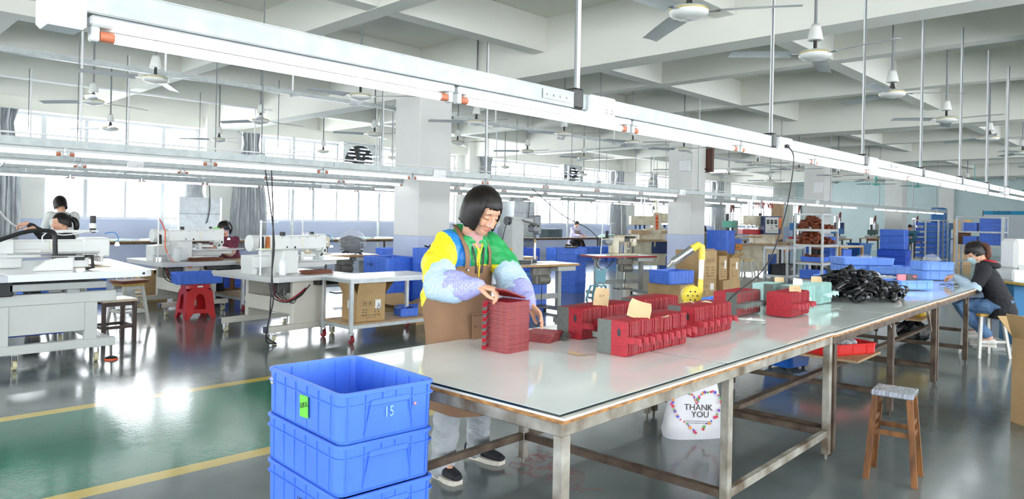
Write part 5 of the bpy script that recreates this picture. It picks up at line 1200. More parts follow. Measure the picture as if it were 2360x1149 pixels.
def duct_box(label, x, y, W, D, z0, z1, hood=True):
    t = thing('air_cooler_cabinet', label, 'cabinet', (x, y, 0))
    MB().box(-W/2, W/2, -D/2, D/2, z0, z1, 0, 0.006).build('cabinet_body', galv, t)
    k = MB()
    for i in range(1, 4): k.box(-W/2+0.005, W/2-0.005, -D/2-0.004, -D/2, z0+(z1-z0)*i/4-0.004, z0+(z1-z0)*i/4+0.004)
    k.build('panel_seams', dsteel, t, kind='stuff')
    for sx in (-1, 1): MB().box(sx*W/2-0.02, sx*W/2+0.02, -D/2-0.006, -D/2+0.02, z0, z1).build('corner_strip', steel, t)
    for sx in (-1, 1):
        for sy in (-1, 1): MB().box(sx*(W/2-0.03)-0.02, sx*(W/2-0.03)+0.02, sy*(D/2-0.03)-0.02, sy*(D/2-0.03)+0.02, 0, z0).build('leg', galv, t)
    if hood:
        rings = []
        for j in range(6):
            v = j/5; w2 = W*0.24*(1-0.3*sin(pi*v))+W*0.04; rings.append([(w2*cos(a)*(1+0.06*sin(5*a+j)), 0.22*sin(a), z1+0.45*v) for a in [2*pi*i/20 for i in range(20)]])
        MB().loft(rings, 0, True).build('cloth_sleeve', cloth_grey, t)
    MB().tube(smooth([(W*0.2, -D/2-0.02, z1+0.3), (W*0.22, -D/2-0.03, z1-0.2), (W*0.17, -D/2-0.03, z1-0.55), (W*0.13, -D/2-0.03, z1-0.6)], 4), 0.01, 6).build('cable', black, t)
    return t
duct_box('galvanised air cooler cabinet standing before the first window bay', 6.79, 17.3, 0.98, 0.9, 0.2, 1.76)
duct_box('galvanised air cooler cabinet at the third window bay behind the post machine', 17.9, 17.3, 1.0, 0.8, 0.4, 2.0)
MB().box(-0.45, 0.45, -0.3, 0.3, 0, 0.55, 0, 0.03).box(-0.5, 0.5, -0.35, 0.35, 0.5, 0.57).box(-0.5, 0.5, -0.32, 0.32, -0.06, 0.0).build('cooler_unit', mgrey, None, loc=(18.0, 17.5, 2.1), label='grey air cooler unit on top of the far galvanised cabinet', cat='cooler')
def exhaust(label, x):
    t = thing('exhaust_fan', label, 'fan', (x, 18.0, 2.95), 0, 'exhaust fans in the upper windows')
    for a in ((-0.6, 0.6, 0.56, 0.6), (-0.6, 0.6, -0.6, -0.56)): MB().box(a[0], a[1], -0.15, 0.1, a[2], a[3]).build('housing_rail', galv, t)
    for a in (-0.6, 0.56): MB().box(a, a+0.04, -0.15, 0.1, -0.56, 0.56).build('housing_rail', galv, t)
    n = 28; q = MB()
    for i in range(n):
        a0, a1 = 2*pi*i/n, 2*pi*(i+1)/n
        def sq(a): m_ = max(abs(cos(a)), abs(sin(a))); return (0.56*cos(a)/m_, 0.56*sin(a)/m_)
        p = [(0.52*cos(a0), 0.52*sin(a0)), (0.52*cos(a1), 0.52*sin(a1)), sq(a1), sq(a0)]
        q.add([(x_, -0.1, z) for x_, z in p]+[(x_, -0.09, z) for x_, z in p], [(0, 1, 2, 3), (7, 6, 5, 4), (0, 4, 5, 1)])
    q.build('front_panel', galv, t)
    for i in range(6):
        T = Matrix.Rotation(i*pi/3+0.3, 4, 'Y'); MB().add([(0.06, 0.0, -0.05), (0.5, 0.02, -0.14), (0.5, -0.06, 0.10), (0.06, -0.02, 0.05), (0.06, 0.004, -0.05), (0.5, 0.024, -0.14), (0.5, -0.056, 0.10), (0.06, -0.016, 0.05)], [(0, 1, 2, 3), (7, 6, 5, 4), (0, 4, 5, 1), (2, 6, 7, 3), (1, 5, 6, 2)], 0, False, T).build('fan_blade', dsteel, t)
    MB().lathe([(0.09, -0.08), (0.09, 0.06)], 14, 0, True, Matrix.Rotation(pi/2, 4, 'X')).build('hub', dsteel, t)
    for i in range(10): MB().box(-0.55, 0.55, 0.07, 0.09, -0.52+0.108*i, -0.44+0.108*i).build('louvre_slat', pgrey, t)
exhaust('big square exhaust fan in the upper window left of the main column', 11.85)
exhaust('big square exhaust fan in the upper window right of the main column', 21.7)
def bench(label, x0, x1, y0, y1, z=0.78, legm=None, n=4, topm=None):
    t = thing('work_bench', label, 'table', (x0, y0, 0)); L = x1-x0; D = y1-y0; legm = legm or rust
    MB().box(0, L, 0, D, z-0.03, z-0.008, 0).build('bench_board', ply_edge, t); MB().box(0.01, L-0.01, 0.01, D-0.01, z-0.008, z).build('glass_top', topm or table_glass, t)
    MB().box(0.02, L-0.02, 0.03, 0.06, z-0.08, z-0.03).build('front_rail', legm, t)
    for i in range(n+1):
        xx = 0.04+(L-0.1)*i/n
        for yy in (0.04, D-0.08): MB().box(xx, xx+0.04, yy, yy+0.04, 0, z-0.03).build('leg', legm, t)
        MB().box(xx+.002, xx+0.038, 0.08, D-0.08, 0.15, 0.19).build('cross_rail', legm, t)
    return t
bench('long glass topped bench along the window wall behind the machines', 2.6, 16.2, 16.2, 17.3, 0.78, n=7)
bench('glass topped bench where the woman in purple works by the window', 17.4, 20.9, 15.9, 16.9, 0.78, n=1)
bench('glass topped bench on the right of the woman in purple', 20.95, 24.4, 15.9, 16.9, 0.78, n=1)
for i in range(20): 
    MB().box(-0.22, 0.22, -0.15, 0.15, 0, 0.012+0.01*(i % 3)).build('mint_sheets', felt_mint if i % 2 else paper, None, loc=(3.2+0.62*i, 16.7+0.1*(i % 2), 0.781), rz=0.2*i, label='thin stack of pale sheets, %s from the left on the window bench' % nth(i+1), cat='sheets', group='pale sheet stacks on the window bench')
t = thing('sheet_stack', 'tall dark grey sheet stack on the bench left of the woman in purple', 'sheets', (18.75, 16.4, 0.781))
for i in range(9): MB().box(-0.38, 0.38, -0.2, 0.2, 0, 0.028).build('sheet', pgrey if i % 2 else mat('teal_sheet', (72, 96, 98), 0.5), t, loc=(0.004*(i % 3), 0, i*0.032))
t = thing('glue_bottle', 'small clear glue bottle with pointed tip on the window bench', 'bottle', (13.0, 16.5, 0.782))
MB().lathe([(0.06, 0), (0.062, 0.02), (0.062, 0.16), (0.02, 0.2), (0.012, 0.33), (0.004, 0.38)], 14).build('bottle_body', white_pl, t); MB().lathe([(0.063, 0.01), (0.063, 0.08)], 14).build('glue_level', mat('yellow_glue', (230, 210, 90), 0.3), t)
t = thing('sheet_stack', 'thin stack of green tinted sheets right of the woman in purple', 'sheets', (21.9, 16.3, 0.781))
for i in range(4): MB().box(-0.35, 0.35, -0.18, 0.18, 0, 0.02).build('sheet', mat('pale_green_sheet', (170, 206, 190), 0.5), t, loc=(0.02*i, 0.01*i, i*0.022), rz=0.1*i)
# vertical pipes before the window wall
for x in (9.6, 12.4, 21.2): MB().cyl((x, 17.7, 0), (x, 17.7, 3.5), 0.045, n=10).build('standpipe', galv, None, label='galvanised standpipe before the window wall, %s from the left' % {9.6: 'first', 12.4: 'second', 21.2: 'third'}[x], cat='pipe')
# crates along the left and window side
stack(1, 'left of the machine behind the red stool', 3.3, 13.2, RD(88), 0, L=0.9, W=0.5, H=0.40, m=crate_m)
stack(1, 'beyond the large machine table', 2.75, 12.6, RD(88), 0, L=0.6, W=0.4, H=0.36)
stack(2, 'under the far plaid woman table', 6.2, 12.6, RD(88), 0, L=0.6, W=0.42, H=0.3, m=crate_m)
stack(2, 'on the floor behind the bagged bundle', 9.35, 12.6, RD(85), 0, L=0.85, W=0.5, H=0.36, m=crate_m)
stack(1, 'lying low behind the bundle table legs', 8.1, 11.6, RD(85), 0, L=0.7, W=0.5, H=0.18, m=crate_p, kind='pale crate')
for i in range(3): stack(2, 'under the window bench, %s of three' % NTH[i], 18.0+1.4*i, 15.2, RD(85), 0, L=1.15, W=0.5, H=0.24, seed=20+i)
stack(1, 'below the bench right of the purple worker', 22.5, 15.4, RD(85), 0, L=1.2, W=0.6, H=0.42)
stack(1, 'tall and dark behind the post machine', 14.0, 13.2, RD(85), 0, L=0.7, W=0.6, H=0.62, m=crate_d, kind='deep blue bin')
carton('brown carton on the floor under the left sewing stand', (4.05, 11.9, 0), RD(0), 0.42, 0.36, 0.50, marks=False)
carton('low brown carton beside the carton under the left sewing stand', (4.7, 11.9, 0), RD(8), 0.5, 0.4, 0.2, marks=False)
# crates by the main column
dl = thing('dolly', 'turquoise wheeled dolly under the tall crate by the main column', 'dolly', (6.52, 8.97, 0), RD(-4))
MB().box(-0.32, 0.32, -0.42, 0.42, 0.11, 0.14, 0, 0.01).build('platform', mat('turquoise_plastic', (30, 120, 190), 0.45), dl)
for x in (-0.25, 0.25):
    for y in (-0.34, 0.34): caster(dl, x, y, 0.11, black, 0.045)
stack(2, 'on the dolly before the main column', 6.52, 8.97, RD(-4), 0.142, L=0.72, W=0.56, H=0.325)
text('DW泰', 0.06, ink, bpy.data.objects[[o.name for o in bpy.data.objects if o.get('label', '') == 'topmost blue crate in the stack on the dolly before the main column'][0]], facing((-0.283, 0.12, 0.2), (-1, 0, 0)), 'printed_code')
stack(4, 'right beside the main column', 6.78, 8.24, RD(-4), 0.0, L=0.56, W=0.42, H=0.235)
tbx = carton('wide shallow open carton on the floor before the column crates', (6.05, 7.78, 0), RD(2), 0.85, 0.6, 0.17, True, marks=False, flaps=(70, 40, 25, 20))
crate('blue crate lying inside the wide shallow carton', (6.15, 7.83, 0.012), RD(80), L=0.55, W=0.36, H=0.17)
for i in range(3):
    m = MB().tube([(0, 0, 0), (0.05, 0.02, 0.03), (0.12, -0.02, 0.0), (0.16, 0.03, 0.02)], 0.012, 6); m.build('black_straps', black, None, loc=(6.72+0.02*i, 8.2, 0.95+0.01*i), rz=i*1.7, label='short black strap on the topmost crate by the main column', cat='strap', group='short straps on the column crate')
# middle stack of seven crates
stack(7, 'of seven in the middle aisle', 10.75, 8.85, RD(-2), 0.0, L=0.50, W=0.34, H=0.122)
MB().prism(rrect(0.34, 0.22, 0.06, 3), 0, 0.02).build('black_pouch', black, None, loc=(10.74, 8.87, 0.863), rz=0.4, label='flat black pouch lying on top of the middle crate stack', cat='pouch')

# ---------------------------------------------------------------- cartons in the middle
G_ = 'brown cartons piled behind the yellow blower'
base = (12.35, 6.35)
carton('lower left brown carton in the pile behind the blower', (11.85, 6.82, 0), RD(-2), 0.60, 0.62, 0.36, sticker=True)
carton('lower right brown carton in the pile behind the blower', (12.55, 6.66, 0), RD(2), 0.5, 0.72, 0.34, marks=False)
carton('large open topped brown carton upper left in the pile', (11.90, 6.80, 0.361), RD(-2), 0.60, 0.46, 0.53, sticker=False)
carton('tall brown carton with white sticker upper middle in the pile', (12.33, 6.70, 0.341), RD(1), 0.45, 0.32, 0.45, sticker=True)
carton('open brown carton upper right in the pile', (12.71, 6.66, 0.341), RD(-3), 0.45, 0.34, 0.40, True, sticker=True, flaps=(40, 60, 50, 20))
carton('brown carton under the blue crate before the column', (10.65, 6.55, 0), RD(1), 0.62, 0.5, 0.36, marks=False)
crate('blue crate standing on the brown carton before the column', (10.65, 6.55, 0.361), RD(80), L=0.66, W=0.48, H=0.22, nl=7)
stack(4, 'of four right of the second column', 17.55, 9.3, RD(4), 0.0, L=0.62, W=0.5, H=0.30)
crate('small blue tray on the press table right of the crate stack', (18.35, 9.35, 0.842), RD(40), L=0.40, W=0.3, H=0.12, nl=4, handle=False, cat='tray', name='plastic_tray')
crate('blue crate under the cream press table left of the column', (18.6, 11.6, 0.0), RD(45), L=0.55, W=0.4, H=0.36)

# ---------------------------------------------------------------- hydraulic presses
navy = mat('navy_steel', (34, 56, 104), 0.45, var=0.06); redp = mat('signal_red_paint', (196, 40, 44), 0.45)
orange = mat('orange_control_box', (232, 140, 50), 0.45)
banner = mat('red_paper_banner', (214, 60, 50), 0.6); gold_ink = mat('gold_ink', (240, 190, 70), 0.5)
def press(label, x, y, rz, style=0):
    t = thing('press_machine', label, 'press', (x, y, 0), rz, 'hydraulic presses along the aisle')
    tz = 0.84
    MB().box(-0.85, 0.85, -0.38, 0.38, tz-0.03, tz, 0, 0.004).build('table_top', ply, t)
    MB().box(-0.62, 0.55, -0.25, 0.25, 0.1, tz-0.03, 0, 0.01).build('cabinet', cream, t)
    for xx in (-0.78, 0.78):
        for yy in (-0.3, 0.3): MB().box(xx-0.035, xx+0.035, yy-0.035, yy+0.035, 0, tz-0.03).build('leg', mat('worn_cream_leg', (206, 202, 188), 0.5, var=0.15), t)
    for xx in (-0.45, 0.2): MB().loft([[(xx-0.02, y_, z_) for y_, z_ in ((-0.25, tz-0.03), (-0.36, tz-0.03), (-0.25, tz-0.25))], [(xx+0.02, y_, z_) for y_, z_ in ((-0.25, tz-0.03), (-0.36, tz-0.03), (-0.25, tz-0.25))]], 0, False).build('bracket', cream, t)
    for xx in (-0.55, 0.75): 
        o = MB().box(xx-0.09, xx+0.09, -0.44, -0.385, tz-0.17, tz-0.02, 0, 0.006).build('switch_box', orange, t)
        MB().cyl((xx-0.03, -0.45, tz-0.09), (xx-0.03, -0.435, tz-0.09), 0.022, n=10).build('switch_button', mat('button_green', (60, 150, 90), 0.4), o)
    MB().box(-0.05, 0.55, -0.15, 0.25, tz, 1.22, 0, 0.02).build('press_base', cream, t)
    if style == 0:
        MB().box(-0.35, 0.14, -0.18, 0.22, 1.36, 1.62, 0, 0.015).box(0.10, 0.45, -0.1, 0.24, 1.1, 1.62, 0, 0.015).build('press_body', cream, t)
        for i in range(3): MB().cyl((-0.2+0.12*i, 0.0, 1.28), (-0.2+0.12*i, 0.0, 1.44), 0.03, n=10).build('ram', steel, t)
        MB().box(-0.38, 0.12, -0.2, 0.2, 1.10, 1.24, 0, 0.006).build('red_platen', redp, t); MB().box(-0.38, 0.15, -0.2, 0.2, 1.24, 1.28).build('upper_platen', steel, t)
        MB().box(-0.4, 0.16, -0.22, 0.22, 1.02, 1.05).build('lower_platen', lam_edge, t)
        for xx in (-0.1, 0.32): MB().cyl((xx, 0.05, 1.62), (xx, 0.05, 2.08), 0.075, n=16).build('air_cylinder', steel, t)
        c = MB().box(0.42, 1.12, -0.30, 0.0, 1.05, 1.84, 0, 0.01).build('control_cabinet', navy, t)
        MB().box(0.47, 0.98, -0.312, -0.30, 1.10, 1.79, 0, 0.004).build('control_panel', mat('panel_grey', (196, 198, 194), 0.4), c)
        for i in range(3):
            MB().box(0.52+0.15*i, 0.62+0.15*i, -0.32, -0.312, 1.50, 1.68).build('timer', ink, c)
            text('00', 0.05, mat('timer_digits', (220, 230, 230), 0.5), c, facing((0.57+0.15*i, -0.3215, 1.6), (0, -1, 0)), 'timer_digits')
        for xx, zz, mm in ((0.72, 1.43, mat('button_green', (60, 150, 90), 0.4)), (0.72, 1.32, redp), (0.58, 1.2, ink), (0.68, 1.2, ink), (0.78, 1.2, ink), (0.88, 1.2, ink)):
            MB().cyl((xx, -0.33, zz), (xx, -0.31, zz), 0.026 if mm is not ink else 0.014, n=10).build('push_button', mm, c)
        MB().box(0.86, 0.94, -0.318, -0.312, 1.38, 1.44).build('meter', ink, c)
        bn_ = MB().box(1.0, 1.1, -0.306, -0.301, 1.3, 1.78).build('paper_banner', mat('gold_banner', (224, 130, 60), 0.6), c)
        for i, chh in enumerate('開機大吉'): text(chh, 0.085, redp, bn_, facing((1.05, -0.308, 1.71-0.115*i), (0, -1, 0)), 'banner_character')
        c.matrix_local = Matrix.Translation((0.12, -0.12, 0)) @ Matrix.Diagonal((0.70, 1, 0.62, 1)) @ Matrix.Translation((-0.42, 0, -1.0)) ; c.location.z += 1.09
        rn = random.Random(4)
        for i in range(9): MB().tube(smooth([(0.0+0.06*i, 0.05, 1.82), (0.02+0.05*i, 0.0, 2.0+0.03*(i % 3)), (0.15+0.04*i, -0.02, 1.98), (0.3+0.03*i, 0.05, 1.84)], 4), 0.012, 5).build('air_hose', mat('orange_hose', (226, 92, 50), 0.4) if i % 3 else white_pl, t)
    else:
        n_b = set(t.children)
        MB().box(-0.95, 0.25, -0.15, 0.2, 1.32, 1.62, 0, 0.02).box(0.1, 0.75, -0.15, 0.2, 1.40, 1.72, 0, 0.03).box(0.05, 0.42, -0.17, 0.22, tz, 1.74, 0, 0.02).build('press_body', cream, t)
        for i, xx in enumerate((-0.7, -0.5, -0.3, 0.62)): MB().cyl((xx, -0.02, 1.18), (xx, -0.02, 1.34), 0.035, 0.06, n=10).build('ram', mat('ram_blue', (50, 90, 150), 0.4), t)
        MB().box(-0.95, -0.1, -0.25, 0.2, 1.02, 1.15, 0, 0.004).box(0.45, 0.9, -0.2, 0.2, 1.06, 1.14).build('wooden_platen', ply, t)
        MB().box(-0.55, 0.05, -0.12, 0.2, tz, 1.02, 0, 0.02).build('press_pedestal', cream, t)
        for xx in (-0.45, -0.3): MB().cyl((xx, 0.05, 1.62), (xx, 0.05, 2.25), 0.05, n=14).build('air_cylinder', steel, t)
        MB().cyl((0.28, 0.05, 1.74), (0.28, 0.05, 2.3), 0.09, n=14).build('air_cylinder', steel, t)
        for i in range(3): MB().tube(smooth([(0.2+0.04*i, -0.1, 1.7), (0.1+0.05*i, -0.1, 2.0), (0.15+0.03*i, -0.05, 2.3)], 4), 0.01, 5).build('air_hose', mat('yellow_hose', (226, 210, 110), 0.4), t)
        bn_ = MB().box(0.16, 0.28, -0.178, -0.172, 1.18, 1.66).build('paper_banner', banner, t)
        for i, chh in enumerate('開機大吉'): text(chh, 0.09, gold_ink, bn_, facing((0.22, -0.18, 1.60-0.12*i), (0, -1, 0)), 'banner_character')
        MB().box(0.12, 0.74, -0.28, 0.25, 0.46, tz-0.04, 0, 0.006).build('navy_cabinet', navy, t)
        MB().lathe([(0.05, 0), (0.05, 0.04)], 12, 0, True, facing((0.5, -0.17, 1.62), (0, -1, 0))).build('pressure_gauge', cream_paper, t)
        for k_ in [q_ for q_ in t.children if q_ not in n_b and not q_.name.startswith('navy')]: k_.matrix_local = Matrix.Translation((0.3, 0, 0.10)) @ Matrix.Diagonal((0.66, 1, 0.90, 1)) @ Matrix.Translation((-0.25, 0, 0)) @ k_.matrix_local
    return t
press('cream hydraulic press with navy control cabinet and red platen', 18.8, 8.97, RD(-45), 0)
press('cream double head press with red banner left of the second column', 18.05, 12.0, RD(-45), 1)
def far_press(label, x, y, col_, rz=0, seed=0, h=1.5):
    t = thing('bench_press', label, 'press', (x, y, 0), rz); rn = random.Random(seed)
    MB().box(-0.7, 0.7, -0.4, 0.4, 0.82, 0.86, 0, 0.004).build('table_top', ply, t)
    for xx in (-0.65, 0.65):
        for yy in (-0.35, 0.35): MB().box(xx-0.03, xx+0.03, yy-0.03, yy+0.03, 0, 0.82).build('leg', dsteel, t)
    MB().box(-0.35, 0.35, -0.25, 0.25, 0.86, 0.96, 0, 0.01).build('bed', mgrey, t)
    for xx in (-0.28, 0.22): MB().box(xx, xx+0.06, -0.05, 0.05, 0.96, h+0.25, 0, 0.004).build('upright', dsteel, t)
    MB().box(-0.32, 0.34, -0.15, 0.15, h-0.2, h+0.02, 0, 0.012).build('press_head', col_, t)
    for xx in (-0.2, 0.16):
        MB().cyl((xx, 0, h+0.02), (xx, 0, h+0.55), 0.075, n=12).build('air_cylinder', steel, t)
        MB().cyl((xx, 0, h-0.4), (xx, 0, h-0.2), 0.03, n=8).build('ram', steel, t)
    MB().box(-0.25, 0.25, -0.18, 0.18, h-0.46, h-0.4, 0, 0.005).build('platen', redp if seed % 2 else col_, t)
    c = MB().box(0.42, 0.68, -0.1, 0.1, 1.05, 1.5, 0, 0.008).build('control_box', mat('box_grey', (180, 184, 180), 0.4) if seed % 2 else navy, t)
    for i in range(4): MB().cyl((0.48+0.05*i, -0.115, 1.38), (0.48+0.05*i, -0.1, 1.38), 0.016, n=8).build('push_button', redp if i % 2 else mat('button_green', (60, 150, 90), 0.4), c)
    for i in range(3): MB().tube(smooth([(-0.2+0.1*i, -0.05, h+0.3), (0.05*i, -0.1, h+0.65), (0.2, -0.08, h+0.3+0.1*i)], 4), 0.012, 5).build('hose', mat('orange_hose', (226, 92, 50), 0.4) if i == 1 else black, t)
    return t
gm = mat('machine_green', (110, 190, 168), 0.45); bm2 = mat('machine_blue', (52, 116, 176), 0.45); dg = mat('machine_dark_green', (60, 92, 84), 0.5)
far_press('green headed press with tall twin cylinders beyond the second column', 21.7, 11.2, gm, 0.2, 1, 1.45)
far_press('tall cylinder press by the wall seen between column and rack', 23.5, 10.9, orange, 0.1, 2, 1.5)
far_press('blue bench press left behind the rack of brown coils', 21.5, 8.9, bm2, 0.2, 3, 1.42)
far_press('blue bench press right behind the rack of brown coils', 29.0, 10.4, bm2, 0.1, 4, 1.25)
far_press('dark green fly press before the pale end wall', 33.5, 10.5, dg, 0.1, 5, 1.2)
far_press('blue press with grey control box beside the fourth column', 33.0, 8.7, bm2, 0.1, 7, 1.2)
MB().box(-1.6, 1.6, -0.4, 0.4, 1.30, 1.6, 0, 0.02).box(-1.6, 1.6, -0.45, 0.45, 0.8, 0.86).box(-1.5, -1.4, -0.3, 0.3, 0, 0.8).box(1.4, 1.5, -0.3, 0.3, 0, 0.8).box(-0.5, 0.3, -0.3, 0.3, 1.6, 2.3, 0, 0.06).box(-1.55, -1.45, -0.3, 0.3, .86, 1.3).box(1.45, 1.55, -0.3, 0.3, .86, 1.3).build('beam_press', bm2, None, loc=(38.0, 9.0, 0), rz=0.1, label='long blue beam cutting press at the far end near the last column', cat='press')
q = thing('fibreboard_panel', 'tan board panel standing behind the press control cabinet', 'panel', (22.3, 9.9, 0))
MB().box(-0.3, 0.5, -0.02, 0.02, 0.9, 2.1).build('panel', ply, q); MB().box(-0.25, -0.2, -0.03, 0.03, 0, 0.9).box(0.4, 0.45, -0.03, 0.03, 0, 0.9).build('support', rust, q, kind='stuff')

# steel cart with the deep blue sheet and black crate
rack('steel table frame with white top between press and rack', (17.85, 7.68, 0), RD(2), 1.2, 0.62, 0.82, (0.12, 0.82), 0.05, galv, lam_white, name='steel_table', cat='table')
crate('black plastic crate with white lettering under the steel table', (17.7, 7.62, 0.135), RD(88), L=0.70, W=0.4, H=0.26, m=blackp, nl=4)
MB().box(-0.3, 0.3, -0.01, 0.01, 0, 0.5).build('blue_panel', mat('deep_blue_sheet', (30, 70, 140), 0.35), None, loc=(17.62, 7.90, 0.133), rz=0.1, label='deep blue panel leaning under the steel table', cat='panel')
bo_ = bpy.data.objects['black_plastic_crate'] if 'black_plastic_crate' in bpy.data.objects else [o for o in bpy.data.objects if o.get('label', '').startswith('black plastic crate')][0]
text('永辉', 0.09, paper, bo_, facing((-0.205, 0.0, 0.14), (-1, 0, 0)), 'printed_words')
st_ = stool('white legged stool with wood seat right of the carton pile', (16.3, 7.93, 0), RD(15), 0.54, 0.26, gs, mat('yellow_wood_seat3', (214, 180, 110), 0.5), splay=0.07, leg=0.035, rings=(0.25,))

# rack with brown coils
RX, RY, RR = 17.08, 6.62, 0.0
rk = rack('steel rack filled with heaps of rolled brown leather straps', (17.13, 6.62, 0), RR, 0.95, 0.68, 1.67, (0.12, 0.52, 0.94, 1.30, 1.67), 0.045, galv, None, beam=0.05)
for z in (0.12, 0.52, 0.94, 1.30): MB().box(-0.45, 0.45, -0.32, 0.32, z-0.004, z+0.008).build('shelf_board', ply, rk)
brl = mat('rolled_brown_leather', (150, 74, 40), 0.38, c2=(92, 38, 20), scale=40)
cm = []
for v_ in range(3):
    m = MB(); n = 14; rings = []
    for i in range(n+1):
        a = 2.3*pi*i/n+v_; r_ = 0.027+0.006*i/n
        rings.append([(r_*cos(a), -0.045, r_*sin(a)), (r_*cos(a), 0.045, r_*sin(a)), ((r_-0.005)*cos(a), 0.045, (r_-0.005)*sin(a)), ((r_-0.005)*cos(a), -0.045, (r_-0.004)*sin(a))])
    m.loft(rings, 0, True); m.cyl((0, -0.043, 0), (0, 0.043, 0), 0.014, n=8); cm.append(m.mesh('leather_coil', brl))
rnd = random.Random(8)
def coil_heap(n, shelf, cx, cy, wx, wy, hh, where):
    for i in range(n):
        u_, v_ = rnd.uniform(-1, 1), rnd.uniform(-1, 1); hz_ = hh*max(0.05, (1-abs(u_)**1.8))*(1-0.4*v_*v_)
        lx, ly, z = cx+wx*u_, cy+wy*v_, shelf+0.03+hz_*rnd.random()**0.5
        p = (RX+0.05+lx*cos(RR)-ly*sin(RR), RY+lx*sin(RR)+ly*cos(RR), z)
        o = put('leather_coil', cm[i % 3], None, p, None, 'small roll of brown leather strap in the heap on the %s' % where, 'strap', 'brown leather rolls on the %s' % where)
        o.rotation_euler = (rnd.uniform(-0.4, 0.4), rnd.uniform(0, 6), rnd.uniform(-0.5, 0.5)+RR)
coil_heap(105, 1.308, -0.18, 0.04, 0.22, 0.22, 0.27, 'rack upper shelf')
coil_heap(30, 1.308, 0.2, -0.12, 0.2, 0.15, 0.07, 'rack upper shelf right end')
coil_heap(120, 0.948, -0.18, 0.06, 0.24, 0.22, 0.28, 'rack lower shelf')
coil_heap(50, 0.948, 0.2, -0.1, 0.22, 0.18, 0.12, 'rack lower shelf right end')
def rp(lx, ly, z): return (RX+0.05+lx*cos(RR)-ly*sin(RR), RY+lx*sin(RR)+ly*cos(RR), z)
crate('blue tray of brown straps on the third rack shelf', rp(-0.05, 0.0, 0.53), RR+RD(2), L=0.55, W=0.42, H=0.12, nl=4, handle=False, cat='tray', name='plastic_tray')
for i in range(16): 
    o = put('leather_coil', cm[i % 3], None, rp(-0.05+rnd.uniform(-.14, .14), rnd.uniform(-.2, .2), 0.62+rnd.uniform(0, .06)), None, 'small roll of brown leather strap in the blue tray of the rack', 'strap', 'brown leather rolls in the rack tray'); o.rotation_euler = (0.3, rnd.uniform(0, 6), rnd.uniform(0, 3))
crate('deep blue crate on the lowest rack shelf', rp(-0.05, 0.05, 0.13), RR+RD(2), L=0.5, W=0.4, H=0.2, m=crate_m)
t = rack('brown wooden framed table behind the rack of brown coils', (21.6, 7.7, 0), RD(-5), 1.5, 0.8, 0.80, (0.2, 0.80), 0.06, lam_edge, lam_white, name='wooden_table', cat='table')
stack(2, 'under the brown framed table', 21.7, 7.65, RD(85), 0.22, L=0.55, W=0.4, H=0.24)
for i in range(2):
    for j in range(4):
        t_ = crate('%s clear plastic tray in the %s pile behind the coil rack' % (ORD[3-j], NTH[i]), (19.78+0.44*i, 7.0-0.02*i, 0.13+0.085*j), RD(-3), L=0.55, W=0.38, H=0.08, m=mat('clear_grey_trays', (150, 156, 158), 0.25, var=0.2, scale=20), nl=6, handle=False, cat='tray', name='plastic_tray', group='clear trays behind the rack')
dl2 = thing('dolly', 'blue wheeled dolly under the clear trays', 'dolly', (20.0, 7.0, 0), RD(-3)); MB().box(-0.5, 0.5, -0.3, 0.3, 0.09, 0.125, 0, 0.01).build('platform', bm2, dl2)
for x in (-0.42, 0.42):
    for y in (-0.24, 0.26): caster(dl2, x, y, 0.09, black, 0.04)
# wheelie bin
t = thing('wheeled_bin', 'tall dark blue wheeled bin standing behind the rack', 'bin', (24.0, 7.9, 0), RD(-30))
bbm = mat('bin_blue_plastic', (24, 92, 158), 0.4, var=0.08); q = MB()
q.loft([[(x, y, z) for x, y in rrect(w_, w_*1.1, 0.05, 3)] for w_, z in ((0.44, 0.08), (0.58, 0.98), (0.66, 0.98), (0.66, 1.03), (0.60, 1.03), (0.56, 0.95))], 0, False); q.build('bin_body', bbm, t); t.scale = (0.85, 0.85, 0.82)
for x in (-0.2, 0.2): MB().cyl((x-0.03, 0.28, 0.1), (x+0.03, 0.28, 0.1), 0.1, n=16).build('wheel', black, t)
MB().box(-0.25, 0.25, 0.34, 0.38, 0.9, 0.95, 0, 0.01).build('handle', bbm, t)
# stacks behind the table on the right
stack(3, 'upper pile of big ones behind the far table', 26.1, 7.5, RD(5), 0.63, L=0.78, W=0.66, H=0.22, seed=31, m=crate_m)
stack(3, 'lower pile of big ones behind the far table', 25.95, 7.45, RD(5), 0.0, L=0.9, W=0.8, H=0.207, seed=32, m=crate_d)
stack(2, 'left behind the brown framed table', 23.4, 8.9, RD(5), 0.55, L=0.9, W=0.9, H=0.23, seed=33)
stack(2, 'low ones left behind the brown framed table', 23.4, 8.9, RD(5), 0.0, L=0.9, W=0.9, H=0.27, seed=34)
# rack with ranks of slatted blue trays
RK2 = (31.9, 7.85)
rk2 = rack('tall steel rack holding ranks of blue trays', (RK2[0], RK2[1], 0), 0, 1.4, 0.95, 1.68, (0.15, 1.68), 0.06, galv, None)
MB().box(-0.03, 0.03, -0.475, -0.415, 0, 1.68).build('post', galv, rk2); MB().box(-0.7, -0.64, -0.03, 0.03, 0, 1.68).build('post', galv, rk2)
for i in range(7):
    for j in range(2):
        lx = -0.33+0.66*j; z = 0.22+0.205*i; a = 0.0
        MB().box(-0.3, 0.3, -0.3, 0.3, -0.02, -0.012).build('wire_shelf', galv, rk2, loc=(lx, 0, z))
        crate('blue tray, %s rank up, %s column of the tray rack' % (NTH[i], ['left', 'right'][j]), (RK2[0]+lx*cos(a), RK2[1]+lx*sin(a), z-0.01), a, L=0.80, W=0.58, H=0.13, m=crate_m, nl=4, handle=False, cat='tray', name='plastic_tray', group='blue trays in the tray rack')
